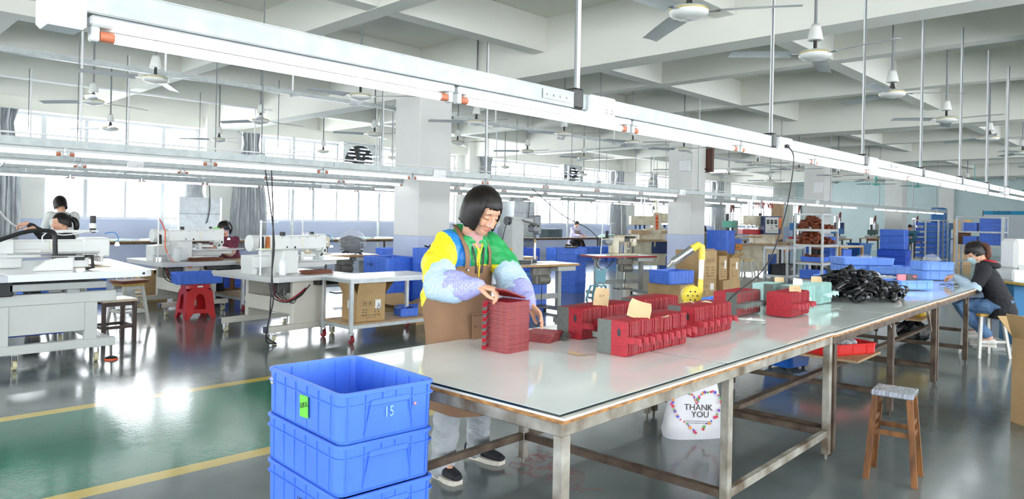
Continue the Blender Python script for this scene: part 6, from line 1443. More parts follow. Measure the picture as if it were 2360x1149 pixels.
# board, panel, far right rack
MB().box(-0.03, 0.03, -0.33, 0.33, 0.0, 1.7).build('plywood_sheet', mat('tan_plywood', (196, 160, 112), 0.6, var=0.1, scale=3), None, loc=(31.2, 6.6, 0), rz=RD(45), label='large tan plywood sheet standing right of the tray rack', cat='board')
rk3 = rack('steel rack with blue boxes at the far right behind the masked worker', (27.9, 5.35, 0), 0, 0.75, 1.35, 1.78, (0.3, 0.83, 1.28, 1.78), 0.07, galv, None)
for z in (0.3, 0.83, 1.28): MB().box(-0.36, 0.36, -0.66, 0.66, z-0.004, z+0.008).build('shelf_board', galv, rk3)
for i, (lx, z, n, L) in enumerate(((-0.28, 1.29, 3, 0.62), (0.30, 1.29, 2, 0.4), (-0.28, 0.84, 3, 0.62), (0.30, 0.84, 2, 0.4))):
    a = 0
    for k in range(n): crate('%s blue box in the %s pile of the far right rack' % (ORD[n-1-k], ['upper near', 'upper far', 'lower near', 'lower far'][i]), (27.9, 5.35+lx, z+0.142*k), a+RD(2), L=L, W=0.5, H=0.14, m=crate_m, nl=4, group='blue boxes on the far right rack')
for k in range(5): MB().box(-0.12, 0.12, -0.2, 0.2, 0, 0.08, 0, 0.004).build('brown_box', mat('dark_brown_box', (120, 76, 48), 0.6), None, loc=(27.9, 5.88, 0.84+0.085*k), rz=0, label='%s dark brown box stacked at the left of the far right rack' % ORD[4-k], cat='box', group='dark brown boxes on the far right rack')
# notice board on the end wall
t = thing('notice_board', 'large notice board with blue header on the end wall', 'notice board', (XB-0.03, 7.3, 0))
MB().box(-0.03, 0.02, -3.2, 0.9, 0.85, 2.3, 0, 0.005).build('board', mat('board_pale', (206, 214, 220), 0.5), t)
MB().box(-0.034, -0.03, -3.17, 0.87, 2.08, 2.27).build('header_strip', mat('header_cyan', (40, 150, 196), 0.5), t)
for y in (-3.2, -0.92, 0.88): MB().box(-0.045, -0.03, y, y+0.03, 0.85, 2.3).build('board_frame', pgrey, t)
text('工价公示', 0.2, ink, t, facing((-0.036, 0.1, 2.17), (-1, 0, 0)), 'board_title'); text('工价公示', 0.2, ink, t, facing((-0.036, -2.0, 2.17), (-1, 0, 0)), 'board_title')
# speaker and exit sign
t = thing('wall_speaker', 'brown loudspeaker mounted high on the second column', 'speaker', (17.02, 9.45, 2.74))
MB().box(0, 0.14, -0.12, 0.12, 0, 0.62, 0, 0.01).build('cabinet', mat('speaker_brown', (100, 62, 50), 0.5), t); MB().box(-0.1, 0.0, -0.02, 0.02, 0.05, 0.09).bar((-0.1, 0, -0.02), (0.12, 0, -0.02), 0.02, 0.02).build('bracket', dsteel, t)
MB().box(-0.015, 0.0, -0.13, -0.118, 0.03, 0.59).build('grille', black, t)
t = thing('exit_sign', 'small dark exit sign hanging before the third window bay', 'sign', (24.45, 15.8, 1.86))
MB().box(-0.2, 0.2, -0.02, 0.02, 0, 0.32, 0, 0.004).cyl((0, 0, 0.32), (0, 0, 2.44), 0.008, n=6).build('sign_box', mat('exit_green', (30, 60, 50), 0.4), t); text('←出口', 0.12, paper, t, facing((0, -0.022, 0.16), (0, -1, 0)), 'sign_words')
# box on third column
MB().box(-0.1, 0.0, -0.2, 0.1, 0, 0.4, 0, 0.01).build('electric_box', white_pl, None, loc=(25.13, 9.7, 2.5), label='white electric box high on the third column', cat='box')
MB().box(-0.1, 0.0, -0.3, 0.0, 0, 0.28, 0, 0.01).build('electric_box', white_pl, None, loc=(16.28, 9.8, 2.72), label='white electric box high on the second column', cat='box')

# ---------------------------------------------------------------- right edge: white machine, table, carton
t = thing('sewing_table', 'white table with yellow edge and blue leg at the right edge', 'table', (10.60, 1.33, 0), RD(-45))
MB().box(-0.55, 0.9, -0.35, 0.35, 0.755, 0.785, 0, 0.004).build('table_edge', mat('yellow_edge', (226, 186, 70), 0.45), t); MB().box(-0.545, 0.895, -0.345, 0.345, 0.785, 0.79).build('table_top', lam_white, t)
MB().box(-0.52, -0.38, -0.12, 0.12, 0.05, 0.755, 0, 0.006).box(0.6, 0.74, -0.12, 0.12, 0.05, 0.755, 0, 0.006).build('leg', mat('leg_teal_blue', (30, 110, 160), 0.45), t, kind='stuff')
MB().box(-0.54, -0.36, -0.32, 0.32, 0.0, 0.05).box(0.58, 0.76, -0.32, 0.32, 0.0, 0.05).build('foot', galv, t, kind='stuff')
t = thing('white_head_machine', 'white rounded machine with blue logo at the right edge', 'machine', (10.50, 1.43, 0.791), RD(-45))
MB().box(-0.42, 0.5, -0.16, 0.16, 0, 0.14, 0, 0.02).box(-0.38, 0.5, -0.14, 0.14, 0.13, 0.50, 0, 0.04).build('machine_head', mwhite, t)
MB().box(-0.34, -0.2, -0.146, -0.138, 0.1, 0.2).build('vent_panel', mgrey, t)
lgm = mat('logo_navy', (50, 64, 140), 0.4); k = MB()
for i in range(3):
    a0 = i*2*pi/3; k.tube([(0.016*cos(a0)+0.016*cos(a0+b_), 0.016*sin(a0)+0.016*sin(a0+b_), 0) for b_ in [j*0.5 for j in range(7)]], 0.0045, 5)
lo = k.build('printed_logo', lgm, t, kind='stuff'); lo.matrix_local = facing((-0.25, -0.1415, 0.37), (0, -1, 0))
hx = MB().prism([(0.045*cos(i*pi/3), 0.035*sin(i*pi/3)) for i in range(6)], 0, 0.001).build('logo_hexagon', lgm, t); hx.matrix_local = facing((-0.12, -0.1415, 0.37), (0, -1, 0))
text('XS', 0.04, paper, t, facing((-0.12, -0.143, 0.37), (0, -1, 0)), 'logo_letters')
MB().cyl((-0.12, -0.15, 0.09), (-0.12, -0.19, 0.09), 0.05, n=18).build('hand_wheel', mat('tan_wheel', (180, 150, 128), 0.4), t)
carton('brown cardboard carton cut by the right edge of the view', (6.35, 0.62, 0), RD(-40), 0.55, 0.55, 0.62, True, marks=False, flaps=(60, 40, 70, 30))
t = MB().box(-0.28, 0.28, -0.2, 0.2, 0, 0.012).lathe([(0.3, 0), (0.3, 0.04)], 10, 0, False, TR(0, 0, 0.0)).build('floor_mat_base', mgrey, None, loc=(10.1, 1.75, 0), label='pale grey base plate on the floor behind the blue leg', cat='base')

# ---------------------------------------------------------------- under the table
t = thing('shopping_bag', 'white THANK YOU shopping bag with flower heart standing under the near table', 'bag', (4.24, 2.42, 0), RD(-36))
bagm = mat('white_bag_film', (232, 232, 236), 0.28, var=0.04, bump=0.3, bscale=14); q = MB(); rings = []; rn = random.Random(6)
for j in range(9):
    v = j/8; z = 0.40*v; w2 = 0.22-0.07*v; d2 = 0.10-0.05*v
    if j == 0: w2, d2 = 0.205, 0.09
    rings.append([(w2*(abs(cos(a))**0.6)*(1 if cos(a) > 0 else -1)*(1+rn.uniform(-.02, .02)), d2*(abs(sin(a))**0.7)*(1 if sin(a) > 0 else -1)*(1+rn.uniform(-.05, .05)), z+0.006*rn.random()*(j > 0)) for a in [2*pi*i/28 for i in range(28)]])
q.loft(rings, 0, True, True); q.build('bag_body', bagm, t)
q = MB(); q.tube(smooth([(-0.09, -0.04, 0.38), (-0.05, -0.035, 0.47), (0.02, -0.03, 0.49), (0.08, -0.04, 0.40)], 4), 0.014, 6, 0, True, True, None, False, 0.4); q.tube(smooth([(-0.06, 0.03, 0.38), (-0.02, 0.03, 0.46), (0.06, 0.03, 0.47), (0.1, 0.03, 0.39)], 4), 0.014, 6, 0, True, True, None, False, 0.4)
q.build('bag_handle', mat('magenta_handle', (196, 40, 120), 0.4), t, kind='stuff')
MB().ball((0, 0, 0.39), (0.10, 0.045, 0.035), 14).build('dark_contents', mat('dark_maroon_cloth', (54, 24, 26), 0.8), t)
ins = facing((-0.03, -0.115, 0.24), (0, -1, 0.14))
def fy(z): return -(0.10-0.05*z/0.40)-0.004
text('THANK', 0.055, ink, t, facing((0.0, fy(0.205), 0.205), (0, -1, 0.13), -0.05), 'bag_words', sx=1.05); text('YOU', 0.055, ink, t, facing((0.01, fy(0.16), 0.16), (0, -1, 0.13), -0.05), 'bag_words', sx=1.05)
for k in range(2): text('thank you for shopping with us and see you again', 0.009, pgrey, t, facing((0.0, fy(0.12-0.012*k), 0.12-0.012*k), (0, -1, 0.13), -0.05), 'bag_small_print')
cols = [(214, 60, 120), (60, 80, 200), (240, 150, 40), (120, 60, 170), (90, 160, 70), (210, 50, 50)]
fm_ = [mat('flower_%s' % c, cc_, 0.5) for c, cc_ in zip(('pink', 'blue', 'orange', 'violet', 'green', 'red'), cols)]
for i in range(72):
    s_ = 2*pi*i/72; hx_ = 16*sin(s_)**3/17*0.185; hz_ = (13*cos(s_)-5*cos(2*s_)-2*cos(3*s_)-cos(4*s_))/17*0.165
    z = 0.19+hz_+rn.uniform(-.006, .006); x = hx_-0.01+rn.uniform(-.006, .006)
    if abs(x) > 0.19 or (abs(x) < 0.02 and z < 0.09): continue
    r_ = rn.choice([0.008, 0.010, 0.014]); pts = [((r_ if k % 2 == 0 else r_*0.55)*cos(k*pi/5), (r_ if k % 2 == 0 else r_*0.55)*sin(k*pi/5)) for k in range(10)]
    o = MB().prism(pts, 0, 0.0008).build('printed_flower', fm_[i % 6], t); o.matrix_local = facing((x, fy(z)*0.985-0.001-0.0*abs(x), z), (0, -1, 0.13), i)
# blue bin, red tray with bits
t = thing('storage_bin', 'blue storage bin standing on the floor under the middle table', 'bin', (6.95, 2.95, 0), RD(-8))
MB().loft([[(x, y, z) for x, y in rrect(w_, w_*0.8, 0.05, 3)] for w_, z in ((0.36, 0.03), (0.46, 0.42), (0.49, 0.42), (0.49, 0.45), (0.44, 0.45), (0.34, 0.06))], 0, False).build('bin_body', mat('bin_royal_blue', (28, 96, 190), 0.35), t)
for x in (-0.13, 0.13):
    for y in (-0.1, 0.1): MB().cyl((x-0.01, y, 0.018), (x+0.01, y, 0.018), 0.018, n=10).build('castor', black, t)
rdm = mat('red_tray_plastic', (226, 44, 40), 0.35)
TB = tw(4.98, 0.72, 0.30)
crate('red plastic tray on the rail under the middle table', (6.9, 2.45, 0.232), R_+RD(65), L=0.62, W=0.36, H=0.10, m=rdm, nl=3, handle=False, cat='tray', name='plastic_tray')
MB().box(-0.35, 0.35, -0.28, 0.28, 0, 0.02).build('shelf_board', ply, None, loc=(6.9, 2.45, 0.21), rz=R_, label='board laid across the low rails of the middle table', cat='board')
crumple('crumpled silver foil lying in the red tray', (6.95, 2.38, 0.246), (0.1, 0.08, 0.06), 0, silv, 12, 'foil_ball', 'foil')
crumple('lime green cloth lying in the red tray', (6.75, 2.5, 0.246), (0.1, 0.07, 0.035), 0, mat('lime_cloth', (190, 210, 60), 0.7), 13, 'cloth', 'cloth')
crate('yellow crate under the far table beside the masked worker', tw(8.1, 0.9, 0.0), R_, L=0.5, W=0.36, H=0.3, m=mat('crate_yellow_plastic', (226, 190, 40), 0.4), nl=4)
bpy.data.objects[[o.name for o in bpy.data.objects if o.get('label', '').startswith('yellow crate')][0]].location.z = 0.32
MB().box(-0.4, 0.4, -0.3, 0.3, 0, 0.02).build('shelf_board', ply, None, loc=tw(8.0, 0.9, 0.295), rz=R_, label='board shelf under the far table carrying the yellow crate', cat='board')
crumple('black rubbish bag on the floor under the far table', tw(7.85, 0.75, 0), (0.2, 0.18, 0.13), 0, black, 14, 'rubbish_bag')
# red threads scattered on the floor below the woman
for k, (cx_, cy_) in enumerate(((3.0, 2.70), (2.95, 2.45), (3.15, 2.85))):
    q = MB(); rn = random.Random(k)
    for i in range(16):
        p = [Vector((rn.gauss(0, 0.08), rn.gauss(0, 0.08), 0.002))]
        d_ = rn.uniform(0, 6)
        for j in range(7): d_ += rn.uniform(-0.9, 0.9); p.append(p[-1]+Vector((0.02*cos(d_), 0.02*sin(d_), 0)))
        q.tube(p, 0.0009, 3)
    q.build('thread_scraps', mat('red_thread', (170, 50, 50), 0.7), None, loc=(cx_, cy_, 0.0005), label='scatter of fine red thread scraps on the floor, %s cluster' % ['middle', 'near', 'far'][k], cat='thread', kind='stuff')
# ---------------------------------------------------------------- people
def bake(mb, voxel, smooth=4, wr=0.0, seed=0, noise=None):
    me = mb.mesh('tmp', []) if False else None
    me = bpy.data.meshes.new('tmp'); me.from_pydata(mb.v, [], mb.f); me.update()
    o = bpy.data.objects.new('tmp', me); COL.objects.link(o)
    r = o.modifiers.new('r', 'REMESH'); r.mode = 'VOXEL'; r.voxel_size = voxel
    s = o.modifiers.new('s', 'SMOOTH'); s.iterations = smooth; s.factor = 0.5
    dg = bpy.context.evaluated_depsgraph_get(); out = bpy.data.meshes.new_from_object(o.evaluated_get(dg))
    bpy.data.objects.remove(o); bpy.data.meshes.remove(me)
    n = len(out.vertices); co = np.empty(n*3); out.vertices.foreach_get('co', co); co = co.reshape(-1, 3)
    if wr:
        nr = np.empty(n*3); out.vertices.foreach_get('normal', nr); nr = nr.reshape(-1, 3); rg = np.random.default_rng(seed)
        d = np.zeros(n)
        for k in range(7):
            w_ = rg.normal(size=3)*rg.uniform(18, 46); w_[2] *= 1.3; d += np.sin(co@w_+rg.uniform(0, 6)+1.5*np.sin(co@(rg.normal(size=3)*12)))**3*0.5
        co = co+nr*(d*wr)[:, None]; out.vertices.foreach_set('co', co.reshape(-1))
    out.polygons.foreach_set('use_smooth', [True]*len(out.polygons)); out.update()
    return out, co
def paint(me, co, fn, rough=0.55, name='cloth', sheen=0.0, sss=0.0):
    """colour regions of one garment or skin by position"""
    col = np.array([fn(p) for p in co]) if not isinstance(fn, np.ndarray) else fn
    c4 = np.ones((len(co), 4)); v = col/255.0; c4[:, :3] = np.where(v <= 0.04045, v/12.92, ((v+0.055)/1.055)**2.4)
    a = me.color_attributes.new('colour', 'FLOAT_COLOR', 'POINT'); a.data.foreach_set('color', c4.reshape(-1))
    m = bpy.data.materials.new(name); m.use_nodes = True; nt = m.node_tree; b = nt.nodes['Principled BSDF']; b.inputs['Roughness'].default_value = rough
    at = nt.nodes.new('ShaderNodeVertexColor'); at.layer_name = 'colour'; nt.links.new(at.outputs[0], b.inputs['Base Color'])
    if sss: b.inputs['Subsurface Weight'].default_value = sss; b.inputs['Subsurface Radius'].default_value = (0.01, 0.004, 0.002)
    n2 = nt.nodes.new('ShaderNodeTexNoise'); n2.inputs['Scale'].default_value = 35; n2.inputs['Detail'].default_value = 3; tc = nt.nodes.new('ShaderNodeTexCoord'); nt.links.new(tc.outputs['Object'], n2.inputs[0])
    bp = nt.nodes.new('ShaderNodeBump'); bp.inputs['Strength'].default_value = 0.15; bp.inputs['Distance'].default_value = 0.01; nt.links.new(n2.outputs[0], bp.inputs['Height']); nt.links.new(bp.outputs[0], b.inputs['Normal'])
    me.materials.append(m); return me
def limb(m, pts, rr, n=14):
    P_ = []; R__ = []
    for i in range(len(pts)-1):
        for k in range(3):
            u_ = k/3; P_.append(V3(pts[i]).lerp(V3(pts[i+1]), u_)); R__.append(rr[i]+(rr[i+1]-rr[i])*u_)
    m.tube(P_+[V3(pts[-1])], R__+[rr[-1]], n, 0, True, True, None, True)
def torso(m, rings, n=22):
    """rings = [(centre, front-back radius, half width)]"""
    out = []
    for c, a, b_ in rings: out.append([(c[0]+a*cos(t_), c[1]+b_*(abs(sin(t_))**0.85)*(1 if sin(t_) > 0 else -1), c[2]) for t_ in [2*pi*i/n for i in range(n)]])
    m.loft(out, 0, True)
def head_shape(m, H, female=True):
    """H maps head space (x forward, y left, z up; eyes at z=0) to the body frame"""
    def B(c, r, n=18):
        k = n//2+2
        rings = [[H @ Vector((c[0]+r[0]*sin(a)*cos(2*pi*j/n), c[1]+r[1]*sin(a)*sin(2*pi*j/n), c[2]-r[2]*cos(a))) for j in range(n)] for a in [0.1+(pi-0.2)*i/(k-1) for i in range(k)]]
        m.loft(rings, 0, True)
    B((-0.008, 0, 0.025), (0.092, 0.073, 0.093)); B((0.022, 0, -0.035), (0.062, 0.060, 0.075)); B((0.048, 0, -0.075), (0.034, 0.036, 0.034)); B((0.058, 0, -0.092), (0.020, 0.020, 0.018))
    B((0.058, 0, 0.030), (0.030, 0.050, 0.026)); 
    for s in (-1, 1):
        B((0.058, s*0.034, -0.032), (0.024, 0.024, 0.024)); B((0.0665, s*0.031, -0.001), (0.0135, 0.0175, 0.0125)); B((0.0680, s*0.029, 0.020), (0.012, 0.024, 0.009))
        B((-0.005, s*0.074, -0.008), (0.016, 0.007, 0.028)); B((0.084, s*0.0130, -0.039), (0.010, 0.0085, 0.0075))
    limb(m, [H @ Vector((0.080, 0, 0.012)), H @ Vector((0.090, 0, -0.012)), H @ Vector((0.098, 0, -0.036))], [0.0085, 0.0105, 0.0125], 10)
    B((0.078, 0, -0.0605), (0.011, 0.022, 0.0050)); B((0.0765, 0, -0.0690), (0.011, 0.018, 0.0058))
def headM(p, yaw=0.0, pitch=0.0, roll=0.0, s=1.0):
    return Matrix.Translation(p) @ Matrix.Rotation(yaw, 4, 'Z') @ Matrix.Rotation(pitch, 4, 'Y') @ Matrix.Rotation(roll, 4, 'X') @ Matrix.Scale(s, 4)
def hair_shell(H, front=0.030, side=-0.10, back=-0.105, fa=44, rx=0.108, ry=0.093, rt=0.118, flare=1.0, m=None, name='hair', parent=None, jag=0.004, seed=0):
    mb = MB(); n = 96; K = 18; rn = random.Random(seed); rings = []; cz = 0.012
    jj = [rn.uniform(-jag, jag) for _ in range(n)]
    def ze(t_):
        a = abs(math.degrees(t_)); 
        if a < fa: return front+0.004*(a/fa)
        if a < fa+7: return front+(side-front)*((a-fa)/7)
        return side+(back-side)*min(1, (a-fa-7)/80)
    cols = []
    for i in range(n):
        t_ = -pi+2*pi*(i+0.5)/n; zend = ze(t_)+jj[i]; col_ = []
        for k in range(K+1):
            u_ = k/K
            # from the crown down
            zz = rt*cos(min(u_*1.9, 1)*pi/2) if u_ < 0.526 else -(abs(zend-cz))*((u_-0.526)/0.474)
            if zend > cz: zz = rt-(rt-(zend-cz))*(sin(u_*pi/2)**1.0 if False else u_**1.6)
            r_ = sqrt(max(0.0, 1-(max(zz, 0)/rt)**2))
            if zz < 0: r_ = 1.0-0.12*flare*max(0, (-zz-0.03)/0.1)**1.5
            col_.append((rx*r_*cos(t_)-0.010, ry*r_*sin(t_), cz+zz, t_, r_))
        cols.append(col_)
    outer = [[H @ Vector(c[:3]) for c in col_] for col_ in cols]
    inner = [[H @ Vector((c[0]-0.010*cos(c[3]), c[1]-0.010*sin(c[3]), c[2]-(0.008 if c[4] < 0.6 else 0))) for c in col_] for col_ in cols]
    vs = [p for c in outer for p in c]+[p for c in inner for p in c]; W_ = K+1; off = n*W_; fs = []
    for i in range(n):
        j = (i+1) % n
        for k in range(K):
            fs.append((i*W_+k, i*W_+k+1, j*W_+k+1, j*W_+k)); fs.append((off+i*W_+k, off+j*W_+k, off+j*W_+k+1, off+i*W_+k+1))
        fs.append((i*W_+K, off+i*W_+K, off+j*W_+K, j*W_+K))
    mb.add(vs, fs, 0, True)
    return mb.build(name, m or hair_m, parent)
def hand(m, wrist, d, nrm, side, curl=0.5, s=1.0, spread=0.06):
    """palm and five fingers; d = pointing direction, nrm = palm side, side=+1 thumb toward cross(d,nrm)"""
    d = V3(d).normalized(); nn = V3(nrm); nn = (nn-d*nn.dot(d)).normalized(); w_ = d.cross(nn)*side; p0 = V3(wrist)
    def at(a, b_, c): return p0+d*a*s+w_*b_*s+nn*c*s
    rings = []
    for a, hw, th in ((-0.015, 0.024, 0.019), (0.01, 0.027, 0.017), (0.035, 0.035, 0.016), (0.06, 0.039, 0.014), (0.08, 0.038, 0.012), (0.088, 0.034, 0.008)):
        rings.append([at(a, hw*cos(t_), th*sin(t_)) for t_ in [2*pi*i/14 for i in range(14)]])
    m.loft(rings, 0, True)
    for k, (b_, L) in enumerate(((0.028, 0.070), (0.0095, 0.078), (-0.0095, 0.072), (-0.0275, 0.056))):
        p = at(0.075, b_, 0.0); sp = spread*(1.5-k); dd = (d+w_*sp).normalized(); pts = [p]; ang = 0.15
        for q_, f_ in ((0.46, 1.0), (0.30, 1.15), (0.24, 0.8)):
            ang += curl*f_*(1+0.08*k); pts.append(pts[-1]+(dd*cos(ang)+nn*sin(ang))*L*q_*s)
        m.tube(smooth(pts, 2), [0.0088*s*(1-0.035*i) for i in range(7)], 8, 0, True, True, None, True)
    t0 = at(0.015, 0.024, 0.006); t1 = at(0.045, 0.048, 0.014+0.01*curl); t2 = at(0.070, 0.050-0.012*curl, 0.024+0.02*curl); t3 = at(0.088, 0.046-0.022*curl, 0.030+0.02*curl)
    m.tube(smooth([t0, t1, t2, t3], 2), [0.014*s, 0.012*s, 0.0105*s, 0.0095*s, 0.009*s, 0.0085*s, 0.008*s], 8, 0, True, True, None, True)
def shoe(heel, toe, parent, m, sole, w_=0.045, hgt=0.075, z0=0.0, name='shoe'):
    h, t_ = V3(heel), V3(toe); d = (t_-h); L = d.length; d.normalize(); s = Vector((-d.y, d.x, 0)).normalized(); z = Vector((0, 0, 1)) if abs(d.z) < 0.3 else s.cross(d)*-1
    if z.z < 0: z = -z
    up = MB(); rings = []; so = MB(); sr = []
    for u_, ww, hh in ((0.0, 0.6, 0.75), (0.08, 0.8, 0.95), (0.25, 0.85, 1.0), (0.45, 0.85, 0.85), (0.65, 1.0, 0.62), (0.85, 0.9, 0.48), (0.97, 0.6, 0.36)):
        c = h+d*(L*u_)
        rings.append([c+s*(w_*ww*cos(a))+z*(0.022+(hgt*hh)*(0.5+0.5*sin(a))) for a in [2*pi*i/14 for i in range(14)]])
        sr.append([c+s*(w_*ww*1.06*x)+z*zz for x, zz in ((-1, 0.001), (1, 0.001), (1, 0.026), (-1, 0.026))])
    up.loft(rings, 0, True); o = up.build(name, m, parent); so.loft(sr, 0, False); so.build('sole', sole, o); return o
def sleeve_pattern(name, base, dots, dots2, scale=90):
    m = bpy.data.materials.new(name); m.use_nodes = True; nt = m.node_tree; b = nt.nodes['Principled BSDF']; b.inputs['Roughness'].default_value = 0.7
    tc = nt.nodes.new('ShaderNodeTexCoord'); v = nt.nodes.new('ShaderNodeTexVoronoi'); v.inputs['Scale'].default_value = scale; v.inputs['Randomness'].default_value = 0.35; nt.links.new(tc.outputs['Object'], v.inputs['Vector'])
    r = nt.nodes.new('ShaderNodeValToRGB'); e = r.color_ramp.elements; e[0].position = 0.22; e[0].color = rgb(*dots2); e[1].position = 0.26; e[1].color = rgb(*dots); x = e.new(0.42); x.color = rgb(*dots); y = e.new(0.46); y.color = rgb(*base)
    nt.links.new(v.outputs['Distance'], r.inputs[0]); nt.links.new(r.outputs[0], b.inputs['Base Color']); return m
SK = (214, 164, 136)
def skin_colour(co, H, lips=True):
    Hi = np.array(H.inverted()); q = co@Hi[:3, :3].T+Hi[:3, 3]; c = np.tile(np.array(SK, float), (len(co), 1))
    def bl(mask, colr): c[:] = c*(1-mask[:, None])+np.array(colr)*mask[:, None]
    g = lambda p, r: np.exp(-(((q-np.array(p))/np.array(r))**2).sum(1))
    bl(np.clip(g((0.07, 0.04, -0.035), (0.03, 0.02, 0.02))+g((0.07, -0.04, -0.035), (0.03, 0.02, 0.02)), 0, 1)*0.3, (214, 130, 110))
    if lips: bl(np.clip(g((0.09, 0, -0.065), (0.02, 0.021, 0.0085))*1.3, 0, 1), (190, 108, 100))
    return c

# ---- the woman at the table; body frame x = toward the table (world -y), y = her left (world +x)
WO = Vector((2.62, 2.95, 0)); WM = Matrix.Translation(WO) @ Matrix.Rotation(-pi/2, 4, 'Z'); WI = WM.inverted()
def L_(x, y, z): return WI @ Vector((x, y, z))
woman = thing('person', 'woman with black bob and glasses in a yellow, green and blue jacket and brown apron', 'person', WO, -pi/2)
HW = headM((0.200, -0.030, 1.458), RD(4), RD(31), 0, 1.07)
shR, shL = Vector((0.06, -0.172, 1.275)), Vector((0.08, 0.165, 1.27))
elR, elL = L_(2.32, 2.775, 1.075), L_(2.77, 2.68, 1.06)
wrR, wrL = L_(2.365, 2.525, 1.085), L_(2.70, 2.50, 0.975)
hR, tR = spot(1003, 1092, 0), spot(1058, 1119, 0); hL, tL = spot(1076, 1048, 0), spot(1160, 1072, 0)
hR, tR, hL, tL = [L_(*p) for p in (hR, tR, hL, tL)]
anR, anL = hR.lerp(tR, 0.3)+Vector((0, 0, 0.09)), hL.lerp(tL, 0.3)+Vector((0, 0, 0.09))
knR, knL = Vector((0.05, -0.10, 0.47)), Vector((0.04, 0.12, 0.47))
b = MB(); head_shape(b, HW)
limb(b, [HW @ Vector((-0.025, 0, -0.05)), (0.10, -0.02, 1.33), (0.05, -0.01, 1.25)], [0.052, 0.050, 0.065])
torso(b, [((0.0, 0, 0.82), 0.10, 0.15), ((0.0, 0, 0.95), 0.09, 0.135), ((0.03, 0, 1.1), 0.10, 0.14), ((0.05, 0, 1.22), 0.10, 0.15), ((0.07, -0.005, 1.29), 0.06, 0.10)])
for sh, el, wr_ in ((shR, elR, wrR), (shL, elL, wrL)): limb(b, [sh, el, wr_], [0.048, 0.037, 0.024])
limb(b, [(0.0, -0.09, 0.85), knR, anR, hR.lerp(tR, 0.6)+Vector((0, 0, 0.05))], [0.085, 0.055, 0.035, 0.03]); limb(b, [(0.0, 0.09, 0.85), knL, anL, hL.lerp(tL, 0.6)+Vector((0, 0, 0.05))], [0.085, 0.055, 0.035, 0.03])
me, co = bake(b, 0.0034, 3)
hb = MB(); 
hand(hb, wrR, (L_(2.415, 2.445, 1.07)-wrR), (0.25, 0.15, -1), -1, 0.62, 0.98); hand(hb, wrL, (L_(2.725, 2.40, 0.90)-wrL), (0.3, -0.4, -0.8), 1, 0.24, 0.98)
def join_raw(me, co, mb):
    bm = bmesh.new(); bm.from_mesh(me); vv = [bm.verts.new(p) for p in mb.v]
    for f in mb.f:
        try: bm.faces.new([vv[i] for i in f]).smooth = True
        except Exception: pass
    bm.to_mesh(me); bm.free(); n = len(me.vertices); c = np.empty(n*3); me.vertices.foreach_get('co', c); return me, c.reshape(-1, 3)
me, co = join_raw(me, co, hb)
paint(me, co, skin_colour(co, HW), 0.5, 'skin_woman', sss=0.08); body = put('body', me, woman)
# face details
fd = MB()
for s in (-1, 1):
    fd.tube([HW @ Vector((0.0808-0.010*t_*t_, s*0.031+0.0155*t_, -0.0045-0.002*(1-t_*t_))) for t_ in (-1, -0.6, -0.2, 0.2, 0.6, 1)], [0.0006, 0.0013, 0.0016, 0.0016, 0.0013, 0.0006], 5)
fd.build('eyelashes', mat('lash_dark', (40, 28, 26), 0.6), body, kind='stuff')
eb = MB()
for s in (-1, 1): eb.tube([HW @ Vector((0.0825-0.008*t_*t_, s*0.031+0.019*t_, 0.0235-0.002*t_*t_)) for t_ in (-1, -0.5, 0, 0.5, 1)], [0.0008, 0.0022, 0.0024, 0.002, 0.0008], 5)
eb.build('eyebrows', mat('brow_brown', (92, 66, 56), 0.8), body, kind='stuff')
g = thing('glasses', 'thin gold rimmed glasses low on the nose of the woman with the bob', 'glasses', WO, -pi/2)
for s in (-1, 1):
    MB().tube([HW @ Vector((0.1055-0.010*(abs(s*0.031+0.023*cos(a))/0.05)**2, s*0.031+0.023*cos(a), -0.018+0.0165*sin(a))) for a in [2*pi*i/22 for i in range(22)]], 0.0009, 5, closed=True).build('rim', gold, g)
    MB().prism([(0.0225*cos(a), 0.016*sin(a)) for a in [2*pi*i/20 for i in range(20)]], 0, 0.0006, 0, HW @ facing((0.1025, s*0.031, -0.018), (1, s*0.25, 0))).build('lens', clear('spectacle_lens%d' % s, (240, 240, 240), 0.08, 0.03), g)
    MB().tube([HW @ Vector(p) for p in ((0.096, s*0.054, -0.012), (0.085, s*0.066, -0.010), (0.065, s*0.074, -0.008))], 0.0009, 5).build('temple', gold, g)
MB().tube([HW @ Vector((0.1065, t_*0.0085, -0.012+0.002*(1-t_*t_))) for t_ in (-1, 0, 1)], 0.001, 5).build('bridge', gold, g)
HH = headM((0.200, -0.030, 1.455), RD(4), RD(25), 0, 1.08)
hair_shell(HH, 0.044, -0.088, -0.075, 43, 0.106, 0.094, 0.114, 0.9, parent=woman, jag=0.006)
# jacket
b = MB(); jc = 0
torso(b, [((0.0, 0, 0.90), 0.13, 0.185), ((-0.02, -0.01, 0.93), 0.155, 0.205), ((-0.03, -0.01, 1.0), 0.15, 0.20), ((0.0, 0, 1.1), 0.135, 0.19), ((0.03, 0, 1.2), 0.125, 0.185), ((0.055, -0.003, 1.285), 0.095, 0.165), ((0.065, -0.005, 1.325), 0.07, 0.095)])
limb(b, [shR+Vector((0, 0.03, -0.005)), shR.lerp(elR, 0.5)+Vector((-0.02, -0.01, 0)), elR, elR.lerp(wrR, 0.3)], [0.083, 0.085, 0.075, 0.06])
limb(b, [shL+Vector((0, -0.03, -0.005)), shL.lerp(elL, 0.5)+Vector((0, 0.01, 0)), elL, elL.lerp(wrL, 0.3)], [0.08, 0.078, 0.068, 0.055])
limb(b, [(0.02, -0.04, 1.30), (0.0, -0.02, 1.34), (0.03, 0.03, 1.31)], [0.05, 0.045, 0.05])
b.tube([(0.085+0.062*cos(a), -0.012+0.072*sin(a), 1.315+0.022*cos(a)*-1) for a in [2*pi*i/18 for i in range(18)]], 0.019, 8, closed=True)
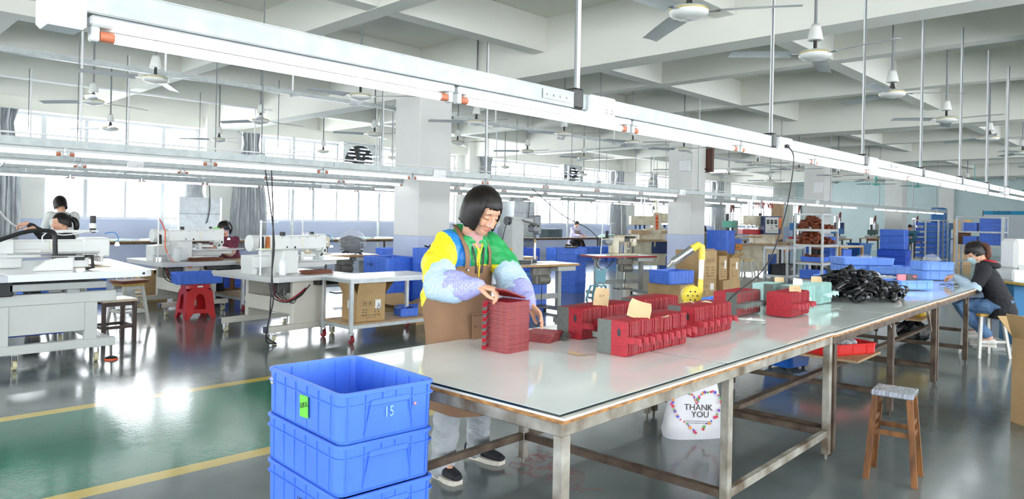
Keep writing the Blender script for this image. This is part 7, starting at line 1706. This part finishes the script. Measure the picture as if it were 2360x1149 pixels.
me, co = bake(b, 0.006, 3, 0.0042, 3)
Y_, G_c, B_c = np.array((240, 224, 40.)), np.array((40, 160, 88.)), np.array((40, 132, 212.))
axR = (shR-Vector((0, 0.0, 0))); 
c = np.tile(G_c, (len(co), 1)); y = co[:, 1]; z = co[:, 2]; x = co[:, 0]
tR_ = -(y+0.01)+0.35*(z-1.25)*1.0-0.25*(1.30-z)*0
blue = (-y > 0.075+0.42*(z-1.22)) & (z > 1.10); yel_ = (-y > 0.165+0.30*(z-1.22)*0.6) | (z < 1.135)
c[blue] = B_c; c[yel_ & ~((-y < 0.165+0.18*(z-1.22)) & (z > 1.135))] = Y_; c[(y > 0.0) & (z < 1.165)] = Y_
c[(np.abs(y+0.01) < 0.008) & (x > 0.08) & (z < 1.27)] = Y_
paint(me, co, c, 0.42, 'jacket_cloth'); put('jacket', me, woman)
MB().tube(smooth([HW @ Vector((0, 0, 0)) if False else (0.158, -0.012, 1.17), (0.166, -0.012, 1.22), (0.158, -0.035, 1.27), (0.13, -0.065, 1.32)], 4), 0.004, 6).tube(smooth([(0.166, -0.012, 1.22), (0.158, 0.012, 1.27), (0.13, 0.045, 1.32)], 4), 0.004, 6).tube([(0.160, -0.012, 1.10), (0.166, -0.012, 1.22)], 0.0035, 6).build('zip', mat('yellow_zip', (240, 214, 40), 0.4), woman, kind='stuff')
b = MB(); limb(b, [(0.08, -0.01, 1.25), (0.108, -0.014, 1.285), (0.125, -0.018, 1.315)], [0.060, 0.056, 0.051]); me, co = bake(b, 0.006, 2, 0.001); me.materials.append(mat('pale_pink_jumper', (196, 156, 152), 0.8, bump=0.3, bscale=120)); put('collar', me, woman)
# over sleeves with floral print, in two tones
sp1 = sleeve_pattern('pale_floral_sleeve', (196, 222, 238), (120, 176, 222), (236, 150, 140), 190); sp2 = sleeve_pattern('violet_dotted_sleeve', (178, 188, 236), (110, 110, 200), (206, 110, 170), 200)
for el, wr_, sh, nm in ((elR, wrR, shR, 'R'), (elL, wrL, shL, 'L')):
    f_ = (wr_-el); mid = el.lerp(wr_, 0.42)
    b = MB(); limb(b, [sh.lerp(el, 0.72), el+f_*0.0, mid+Vector((0, 0, -0.012))], [0.082, 0.088, 0.077], 18); me, co = bake(b, 0.006, 2, 0.003, 5); me.materials.append(sp1); put('over_sleeve', me, woman)
    b = MB(); limb(b, [mid-f_*0.08, el.lerp(wr_, 0.7)+Vector((0, 0, -0.01)), el.lerp(wr_, 0.90), el.lerp(wr_, 1.0)], [0.079, 0.064, 0.047, 0.034], 18); me, co = bake(b, 0.005, 2, 0.003, 6); me.materials.append(sp2); put('over_sleeve_cuff', me, woman)
# apron: curved sheet round the front with bib and straps
apm = mat('brown_canvas_apron', (142, 108, 80), 0.7, var=0.06, scale=9, bump=0.2, bscale=200)
def body_r(z):   # centre x, depth, width of the clothed torso at height z
    T_ = [(0.30, 0.03, 0.19, 0.20), (0.60, 0.02, 0.17, 0.205), (0.80, 0.0, 0.165, 0.212), (0.93, -0.02, 0.175, 0.222), (1.0, -0.03, 0.172, 0.215), (1.1, 0.0, 0.152, 0.202), (1.2, 0.03, 0.142, 0.195), (1.29, 0.055, 0.112, 0.17)]
    for (z0, *a), (z1, *b_) in zip(T_[:-1], T_[1:]):
        if z <= z1: k = max(0, (z-z0)/(z1-z0)); return [p+(q_-p)*k for p, q_ in zip(a, b_)]
    return T_[-1][1:]
m = MB(); rows_ = []; NA = 36
for j in range(34):
    v = j/33; z = 0.40+0.76*v; cx_, dp, wd = body_r(z)
    half = RD(100) if z < 0.93 else RD(100)-(z-0.93)/0.23*RD(56)
    if z > 1.10: half = RD(58)-RD(20)*(z-1.10)/0.06
    half = max(half, RD(40)); row = []
    hem = 0.0
    for i in range(NA+1):
        a = -half+2*half*i/NA; fold = 0.006*sin(a*7+z*3)*(1 if z < 0.85 else 0.25)
        zz = z-(0.035*cos(a*0.9)+0.0)*(1-v) if z < 0.6 else z
        row.append((cx_+(dp+fold)*cos(a), -0.005+(wd+fold)*sin(a), zz))
    rows_.append(row)
vs = [p for r in rows_ for p in r]; fs = [(j*(NA+1)+i, j*(NA+1)+i+1, (j+1)*(NA+1)+i+1, (j+1)*(NA+1)+i) for j in range(33) for i in range(NA)]
m.add(vs, fs, 0, True); m.add([(x-0.003, y, z) for x, y, z in vs], [f[::-1] for f in fs], 0, True); ap = m.build('apron', apm, woman)
m = MB()
for s in (-1, 1):
    m.tube(smooth([(0.152, s*0.085-0.005, 1.15), (0.158, s*0.085-0.005, 1.20), (0.145, s*0.088-0.007, 1.265), (0.10, s*0.092-0.01, 1.335), (0.04, s*0.07-0.01, 1.372), (0.0, s*0.04-0.01, 1.375)], 4), 0.017, 8, 0, True, True, None, False, 0.12, up=(1, 0, 0.2))
m.build('apron_strap', apm, ap, kind='stuff')
MB().box(-0.09, 0.09, -0.004, 0.0, -0.07, 0.07, 0, 0.003).build('pocket', apm, ap, loc=(0.178, 0.02, 0.84), rz=RD(90)); MB().box(-0.088, 0.088, -0.0055, -0.003, 0.055, 0.062).cyl((-0.07, -0.005, 0.0), (-0.07, -0.009, 0.0), 0.005, n=10).cyl((0.05, -0.005, 0.0), (0.05, -0.009, 0.0), 0.005, n=10).build('pocket_seam', mat('apron_seam', (104, 76, 54), 0.7), ap, loc=(0.178, 0.02, 0.84), rz=RD(90), kind='stuff')
for s in (-1, 1): MB().cyl((0.154, s*0.082-0.005, 1.14), (0.160, s*0.082-0.005, 1.14), 0.006, n=10).build('press_stud', steel, ap)
m = MB()
for s in (-1, 1): m.tube(smooth([(0.10, s*0.055-0.01, 1.33), (0.15, s*0.042-0.012, 1.26), (0.162, s*0.03-0.012, 1.2), (0.162, s*0.018-0.012, 1.12)], 4), 0.0065, 6, 0, True, True, None, False, 0.2, up=(1, 0, 0.2))
m.build('lanyard', black, woman, kind='stuff')
# trousers and shoes
b = MB(); torso(b, [((0.0, 0, 0.95), 0.115, 0.165), ((0.0, 0, 0.85), 0.12, 0.175), ((0.0, 0, 0.76), 0.10, 0.16)])
limb(b, [(0.0, -0.09, 0.83), knR, anR.lerp(knR, 0.25), anR+Vector((0, 0, -0.03))], [0.10, 0.078, 0.07, 0.066]); limb(b, [(0.0, 0.09, 0.83), knL, anL.lerp(knL, 0.25), anL+Vector((0, 0, -0.03))], [0.10, 0.078, 0.07, 0.066])
me, co = bake(b, 0.007, 3, 0.004, 9); me.materials.append(mat('pale_grey_trousers', (176, 182, 186), 0.75, var=0.05, scale=10, bump=0.2, bscale=90)); put('trousers', me, woman)
shm, slm = mat('black_knit_shoe', (28, 29, 34), 0.7), mat('off_white_sole', (214, 208, 194), 0.6)
shoe(hR, tR, woman, shm, slm, 0.045, 0.086); shoe(hL, tL, woman, shm, slm, 0.045, 0.086)

# ---- generic worker
def worker(label, head, face, mode, top, bottom, hair='tail', hcol=None, pitch=35, seat=0.48, hands=None, sleeves=None, apron=None, feet=None, group=None, mask=False, voxel=0.011, knees=None, lean=None, shoes=None, wr=0.003, hyaw=0):
    """head: world position of the head centre; face: heading of the body in degrees"""
    az = RD(face); F = Vector((cos(az), sin(az), 0)); hx, hy, hz = head
    ln = lean if lean is not None else (0.24 if mode == 'sit' else 0.3)
    org = Vector((hx, hy, 0))-F*ln; t = thing('person', label, 'person', org, az)
    M = Matrix.Translation(org) @ Matrix.Rotation(az, 4, 'Z'); Mi = M.inverted(); H = headM((ln, 0, hz), RD(hyaw), RD(pitch))
    pz = seat+0.10 if mode == 'sit' else 0.90; sz = hz-0.18; ch = Vector((ln*0.62, 0, sz)); s = (sz-pz)/0.40
    shs = [ch+Vector((0, k*0.165, 0)) for k in (-1, 1)]
    hands = hands or [(ln+0.22, -0.08, hz-0.36), (ln+0.22, 0.08, hz-0.36)]
    hands = [Mi @ V3(h) if len(h) == 4 else V3(h) for h in hands]
    els = []
    for sh, h, k in zip(shs, hands, (-1, 1)):
        md = sh.lerp(h, 0.5); dl = max(0.0, 0.26**2-(h-sh).length_squared/4); els.append(md+Vector((-0.25, k*0.55, -1)).normalized()*sqrt(dl))
    if mode == 'sit':
        kn = knees or [(0.40, -0.11, seat+0.06), (0.40, 0.11, seat+0.06)]; ft = feet or [(0.36, -0.11, 0.0), (0.36, 0.11, 0.0)]
    else: kn = [(0.03, -0.10, 0.48), (0.03, 0.10, 0.48)]; ft = feet or [(-0.03, -0.11, 0.0), (-0.03, 0.11, 0.0)]
    kn = [V3(p) for p in kn]; ft = [V3(p) for p in ft]
    b = MB(); head_shape(b, H); limb(b, [H @ Vector((-0.02, 0, -0.05)), ch+Vector((0.02, 0, 0.03))], [0.05, 0.058])
    torso(b, [((0, 0, pz-0.05), 0.09, 0.14), ((ln*0.25, 0, pz+0.15*s), 0.085, 0.125), ((ln*0.5, 0, pz+0.3*s), 0.09, 0.14), ((ln*0.62, 0, sz), 0.06, 0.12)])
    for i in (0, 1):
        limb(b, [shs[i], els[i], hands[i]], [0.044, 0.036, 0.025], 10)
        limb(b, [(0.0, (-0.09, 0.09)[i], pz), kn[i], ft[i]+Vector((0, 0, 0.09)), ft[i]+Vector((0.1, 0, 0.05))], [0.08, 0.055, 0.036, 0.03], 10)
    me, co = bake(b, voxel*0.55, 2); hb = MB()
    for i, k in ((0, -1), (1, 1)): hand(hb, hands[i], (0.9, -0.25*k, -0.15), (0.1, -0.3*k, -1), 1 if k > 0 else -1, 0.5, 0.95)
    me, co = join_raw(me, co, hb); paint(me, co, skin_colour(co, H), 0.5, 'skin_worker'); bo = put('body', me, t)
    e_ = MB()
    for k in (-1, 1): e_.tube([H @ Vector((0.0855-0.014*abs(q_), k*0.031+0.0155*q_, -0.003)) for q_ in (-1, -0.3, 0.3, 1)], [0.001, 0.0018, 0.0018, 0.001], 5)
    e_.build('eyelashes', ink, bo, kind='stuff')
    if hair == 'bob': hair_shell(H, 0.035, -0.09, -0.10, 42, 0.11, 0.094, 0.116, parent=t, m=hcol)
    else:
        ho = hair_shell(H, 0.060 if hair != 'fringe' else 0.032, 0.004 if hair != 'fringe' else -0.03, -0.07, 52, 0.105, 0.084, 0.112, parent=t, m=hcol)
        if hair in ('tail', 'fringe'):
            q0 = H @ Vector((-0.088, 0, 0.03)); MB().tube(smooth([q0, q0+Vector((-0.05, 0, 0.0)), q0+Vector((-0.085, 0.01, -0.06)), q0+Vector((-0.075, 0.01, -0.17))], 4), [0.016]+[0.03]*4+[0.034]*5+[0.028, 0.02, 0.008], 10).build('ponytail', hair_b if hair == 'fringe' else (hcol or hair_m), t)
            MB().tube([H @ (Vector((-0.105, 0, 0.048))+Vector((0.003*sin(a), 0.026*cos(a), 0.026*sin(a)))) for a in [2*pi*i/12 for i in range(12)]], 0.012, 6, closed=True).build('hair_band', mat('hair_band_dark', (50, 48, 50), 0.7), ho)
    if mask:
        mk = MB(); rings = []
        for j in range(6):
            z = 0.0-0.085*j/5-0.012; w2 = 0.052-0.006*abs(j-2); rings.append([H @ Vector((0.112*(1-0.10*abs(j-1.5)/3)-0.042*(q_*q_), w2*q_*1.15, z)) for q_ in (-1, -0.6, -0.2, 0.2, 0.6, 1)])
        vs = [p for r in rings for p in r]; fs = [(j*6+i, j*6+i+1, (j+1)*6+i+1, (j+1)*6+i) for j in range(5) for i in range(5)]; mk.add(vs, fs, 0, True); mk.add([p-(H.to_3x3() @ Vector((0.003, 0, 0))) for p in vs], [f[::-1] for f in fs], 0, True)
        mo = mk.build('face_mask', mat('pale_blue_mask', (190, 222, 226), 0.7), t)
        q2 = MB()
        for k in (-1, 1): q2.tube([H @ Vector((0.075, k*0.058, -0.02)), H @ Vector((0.03, k*0.077, 0.0)), H @ Vector((-0.01, k*0.083, 0.02))], 0.0018, 5).tube([H @ Vector((0.06, k*0.056, -0.09)), H @ Vector((0.02, k*0.074, -0.05)), H @ Vector((-0.01, k*0.083, -0.02))], 0.0018, 5)
        q2.build('ear_loop', white_pl, mo, kind='stuff')
    b = MB(); wz = pz-0.02
    torso(b, [((0, 0, wz-0.12), 0.15, 0.198), ((0, 0, wz-0.03), 0.145, 0.198), ((ln*0.12, 0, pz+0.08), 0.135, 0.18), ((ln*0.35, 0, pz+0.22*s), 0.125, 0.175), ((ln*0.55, 0, pz+0.34*s), 0.12, 0.18), ((ln*0.64, 0, sz+0.025), 0.085, 0.145), ((ln*0.7, 0, sz+0.06), 0.062, 0.075)], 18)
    for i in (0, 1): limb(b, [shs[i], els[i], els[i].lerp(hands[i], 0.3 if sleeves else 0.85)], [0.072, 0.06, 0.05 if sleeves else 0.038], 12)
    me, co = bake(b, voxel, 3, wr, 3); me.materials.append(top); put('top', me, t)
    if sleeves:
        for i in (0, 1):
            b = MB(); limb(b, [shs[i].lerp(els[i], 0.85), els[i], els[i].lerp(hands[i], 0.5), els[i].lerp(hands[i], 0.93)], [0.066, 0.07, 0.058, 0.034], 14); me, co = bake(b, voxel, 2, wr, 7); me.materials.append(sleeves); put('over_sleeve', me, t)
    b = MB(); torso(b, [((0, 0, pz+0.06), 0.115, 0.165), ((0, 0, pz-0.04), 0.125, 0.178), ((0, 0, pz-0.1), 0.11, 0.165)], 18)
    for i in (0, 1): limb(b, [(0.0, (-0.09, 0.09)[i], pz-0.02), kn[i], kn[i].lerp(ft[i]+Vector((0, 0, 0.1)), 0.9)], [0.10, 0.075, 0.055], 12)
    me, co = bake(b, voxel, 3, wr, 4); me.materials.append(bottom); put('trousers', me, t)
    if hair == 'fringe':
        q0 = ch+Vector((-0.045, 0, 0.05)); MB().tube([q0+Vector((0.07*cos(a), 0.10*sin(a), 0.012*cos(a))) for a in [2*pi*i/18 for i in range(18)]], 0.034, 10, closed=True).build('hood', top, t); MB().tube([q0+Vector((0.055*cos(a), 0.078*sin(a), 0.03+0.01*cos(a))) for a in [2*pi*i/18 for i in range(18)]], 0.018, 8, closed=True).build('hood_lining', mat('red_lining', (190, 36, 44), 0.7), t)
    if apron: MB().loft([[(x, y, z) for y in (-0.15, -0.08, 0.08, 0.15)] for x, z in ((ln*0.62+0.13, sz-0.06), (ln*0.45+0.135, pz+0.22*s), (0.13, pz+0.09), (0.2, pz+0.13), (0.42, seat+0.15 if mode == 'sit' else pz-0.1), (0.47, seat-0.05 if mode == 'sit' else pz-0.4))], 0, True, False, False).build('apron', apron, t)
    sm_ = shoes or (black, black)
    for i in (0, 1): shoe(ft[i]+Vector((-0.06, 0, 0)), ft[i]+Vector((0.19, 0, 0)), t, sm_[0], sm_[1], 0.045, 0.07)
    return t
jean = mat('blue_denim', (96, 130, 166), 0.75, var=0.22, scale=6, bump=0.15, bscale=150, c2=(62, 92, 132)); blk = mat('black_cotton', (30, 31, 36), 0.85); wsh = mat('white_trainer', (226, 222, 216), 0.5)
worker('masked woman with auburn ponytail in black top and jeans seated at the far table', (9.27, 1.84, 1.145), 100, 'sit', blk, jean, 'fringe', hyaw=28, pitch=38, seat=0.48, lean=0.26,
       hands=[(0.44, -0.06, 0.87), (0.44, 0.05, 0.87)], sleeves=mat('pale_blue_sleeve', (176, 198, 216), 0.7, bump=0.2, bscale=40), knees=[(0.42, -0.12, 0.53), (0.40, 0.10, 0.55)], feet=[(0.17, -0.14, 0.19), (0.10, 0.10, 0.12)], mask=True, voxel=0.008, shoes=(wsh, wsh), apron=None)
worker('young woman in black with ponytail behind the large machine, holding a white tube', (2.36, 10.02, 1.255), 183, 'sit', blk, blk, 'tail', pitch=8, seat=0.48, lean=0.10, hands=[(0.42, 0.10, 1.19), (0.44, -0.06, 1.24)])
worker('standing person in pale grey shirt bending away behind the ponytailed woman', (2.95, 12.6, 1.50), 95, 'stand', mat('pale_grey_shirt', (206, 208, 204), 0.7), blk, 'bob', pitch=30)
worker('woman with long black hair in plaid dark red top at the sewing machine', (4.78, 10.95, 1.165), 205, 'sit', mat('plaid_dark_red', (128, 42, 66), 0.7, c2=(70, 24, 48), scale=30), blk, 'tail', pitch=38, seat=0.47, sleeves=mat('beige_sleeve', (206, 184, 172), 0.7), lean=0.2, hands=[(0.52, -0.08, 0.90), (0.50, 0.10, 0.90)])
worker('seated woman in purple jacket and taupe apron at the window bench', (20.6, 16.75, 1.24), -92, 'sit', mat('purple_jacket', (134, 116, 176), 0.6, c2=(226, 224, 232), scale=3), blk, 'short', pitch=40, seat=0.5, apron=mat('taupe_apron', (138, 122, 112), 0.7), lean=0.2, hands=[(0.5, -0.12, 0.84), (0.5, 0.10, 0.84)], feet=[(0.5, -0.2, 0.1), (0.5, 0.2, 0.1)])
worker('seated worker seen from behind beside the crates right of the second column', (18.0, 10.1, 1.22), 60, 'sit', mat('olive_top', (130, 140, 108), 0.7), blk, 'bob', pitch=20)
worker('worker in brown top whose dark head shows behind the brown coils', (19.0, 7.55, 1.50), 70, 'stand', mat('brown_top', (112, 60, 52), 0.7), blk, 'bob', pitch=20)
worker('far worker in dark cap and blue shirt beside the beam press', (31.0, 8.35, 1.36), 190, 'stand', mat('blue_shirt', (60, 110, 130), 0.7), mat('brown_trousers', (90, 70, 52), 0.7), 'short', pitch=35)
# stools for the seated people
stool('stool carrying the ponytailed woman behind the large machine', (2.46, 10.02, 0), 0.4, 0.47, 0.28, gs, lam_edge, rings=(0.2,))
stool('stool under the woman in the plaid top', (4.97, 11.03, 0), 0.3, 0.46, 0.3, wood, lam_edge, rings=(0.2,))
stool('dark wooden stool under the woman in purple', (20.6, 16.98, 0), 0.1, 0.49, 0.34, mat('dark_brown_legs2', (74, 48, 38), 0.5), wood, rings=(0.2,))
stool('stool under the worker seen from behind', (17.88, 9.89, 0), 0.1, 0.47, 0.32, gs, lam_edge, rings=(0.2,))
MB().tube(smooth([(1.6, 9.0, 1.9), (1.5, 9.3, 1.7), (1.62, 9.6, 1.45), (1.85, 10.0, 1.24), (2.0, 10.15, 1.18)], 5), 0.012, 6).build('white_tube', white_pl, None, label='white tube hanging to the hands of the ponytailed woman', cat='tube')
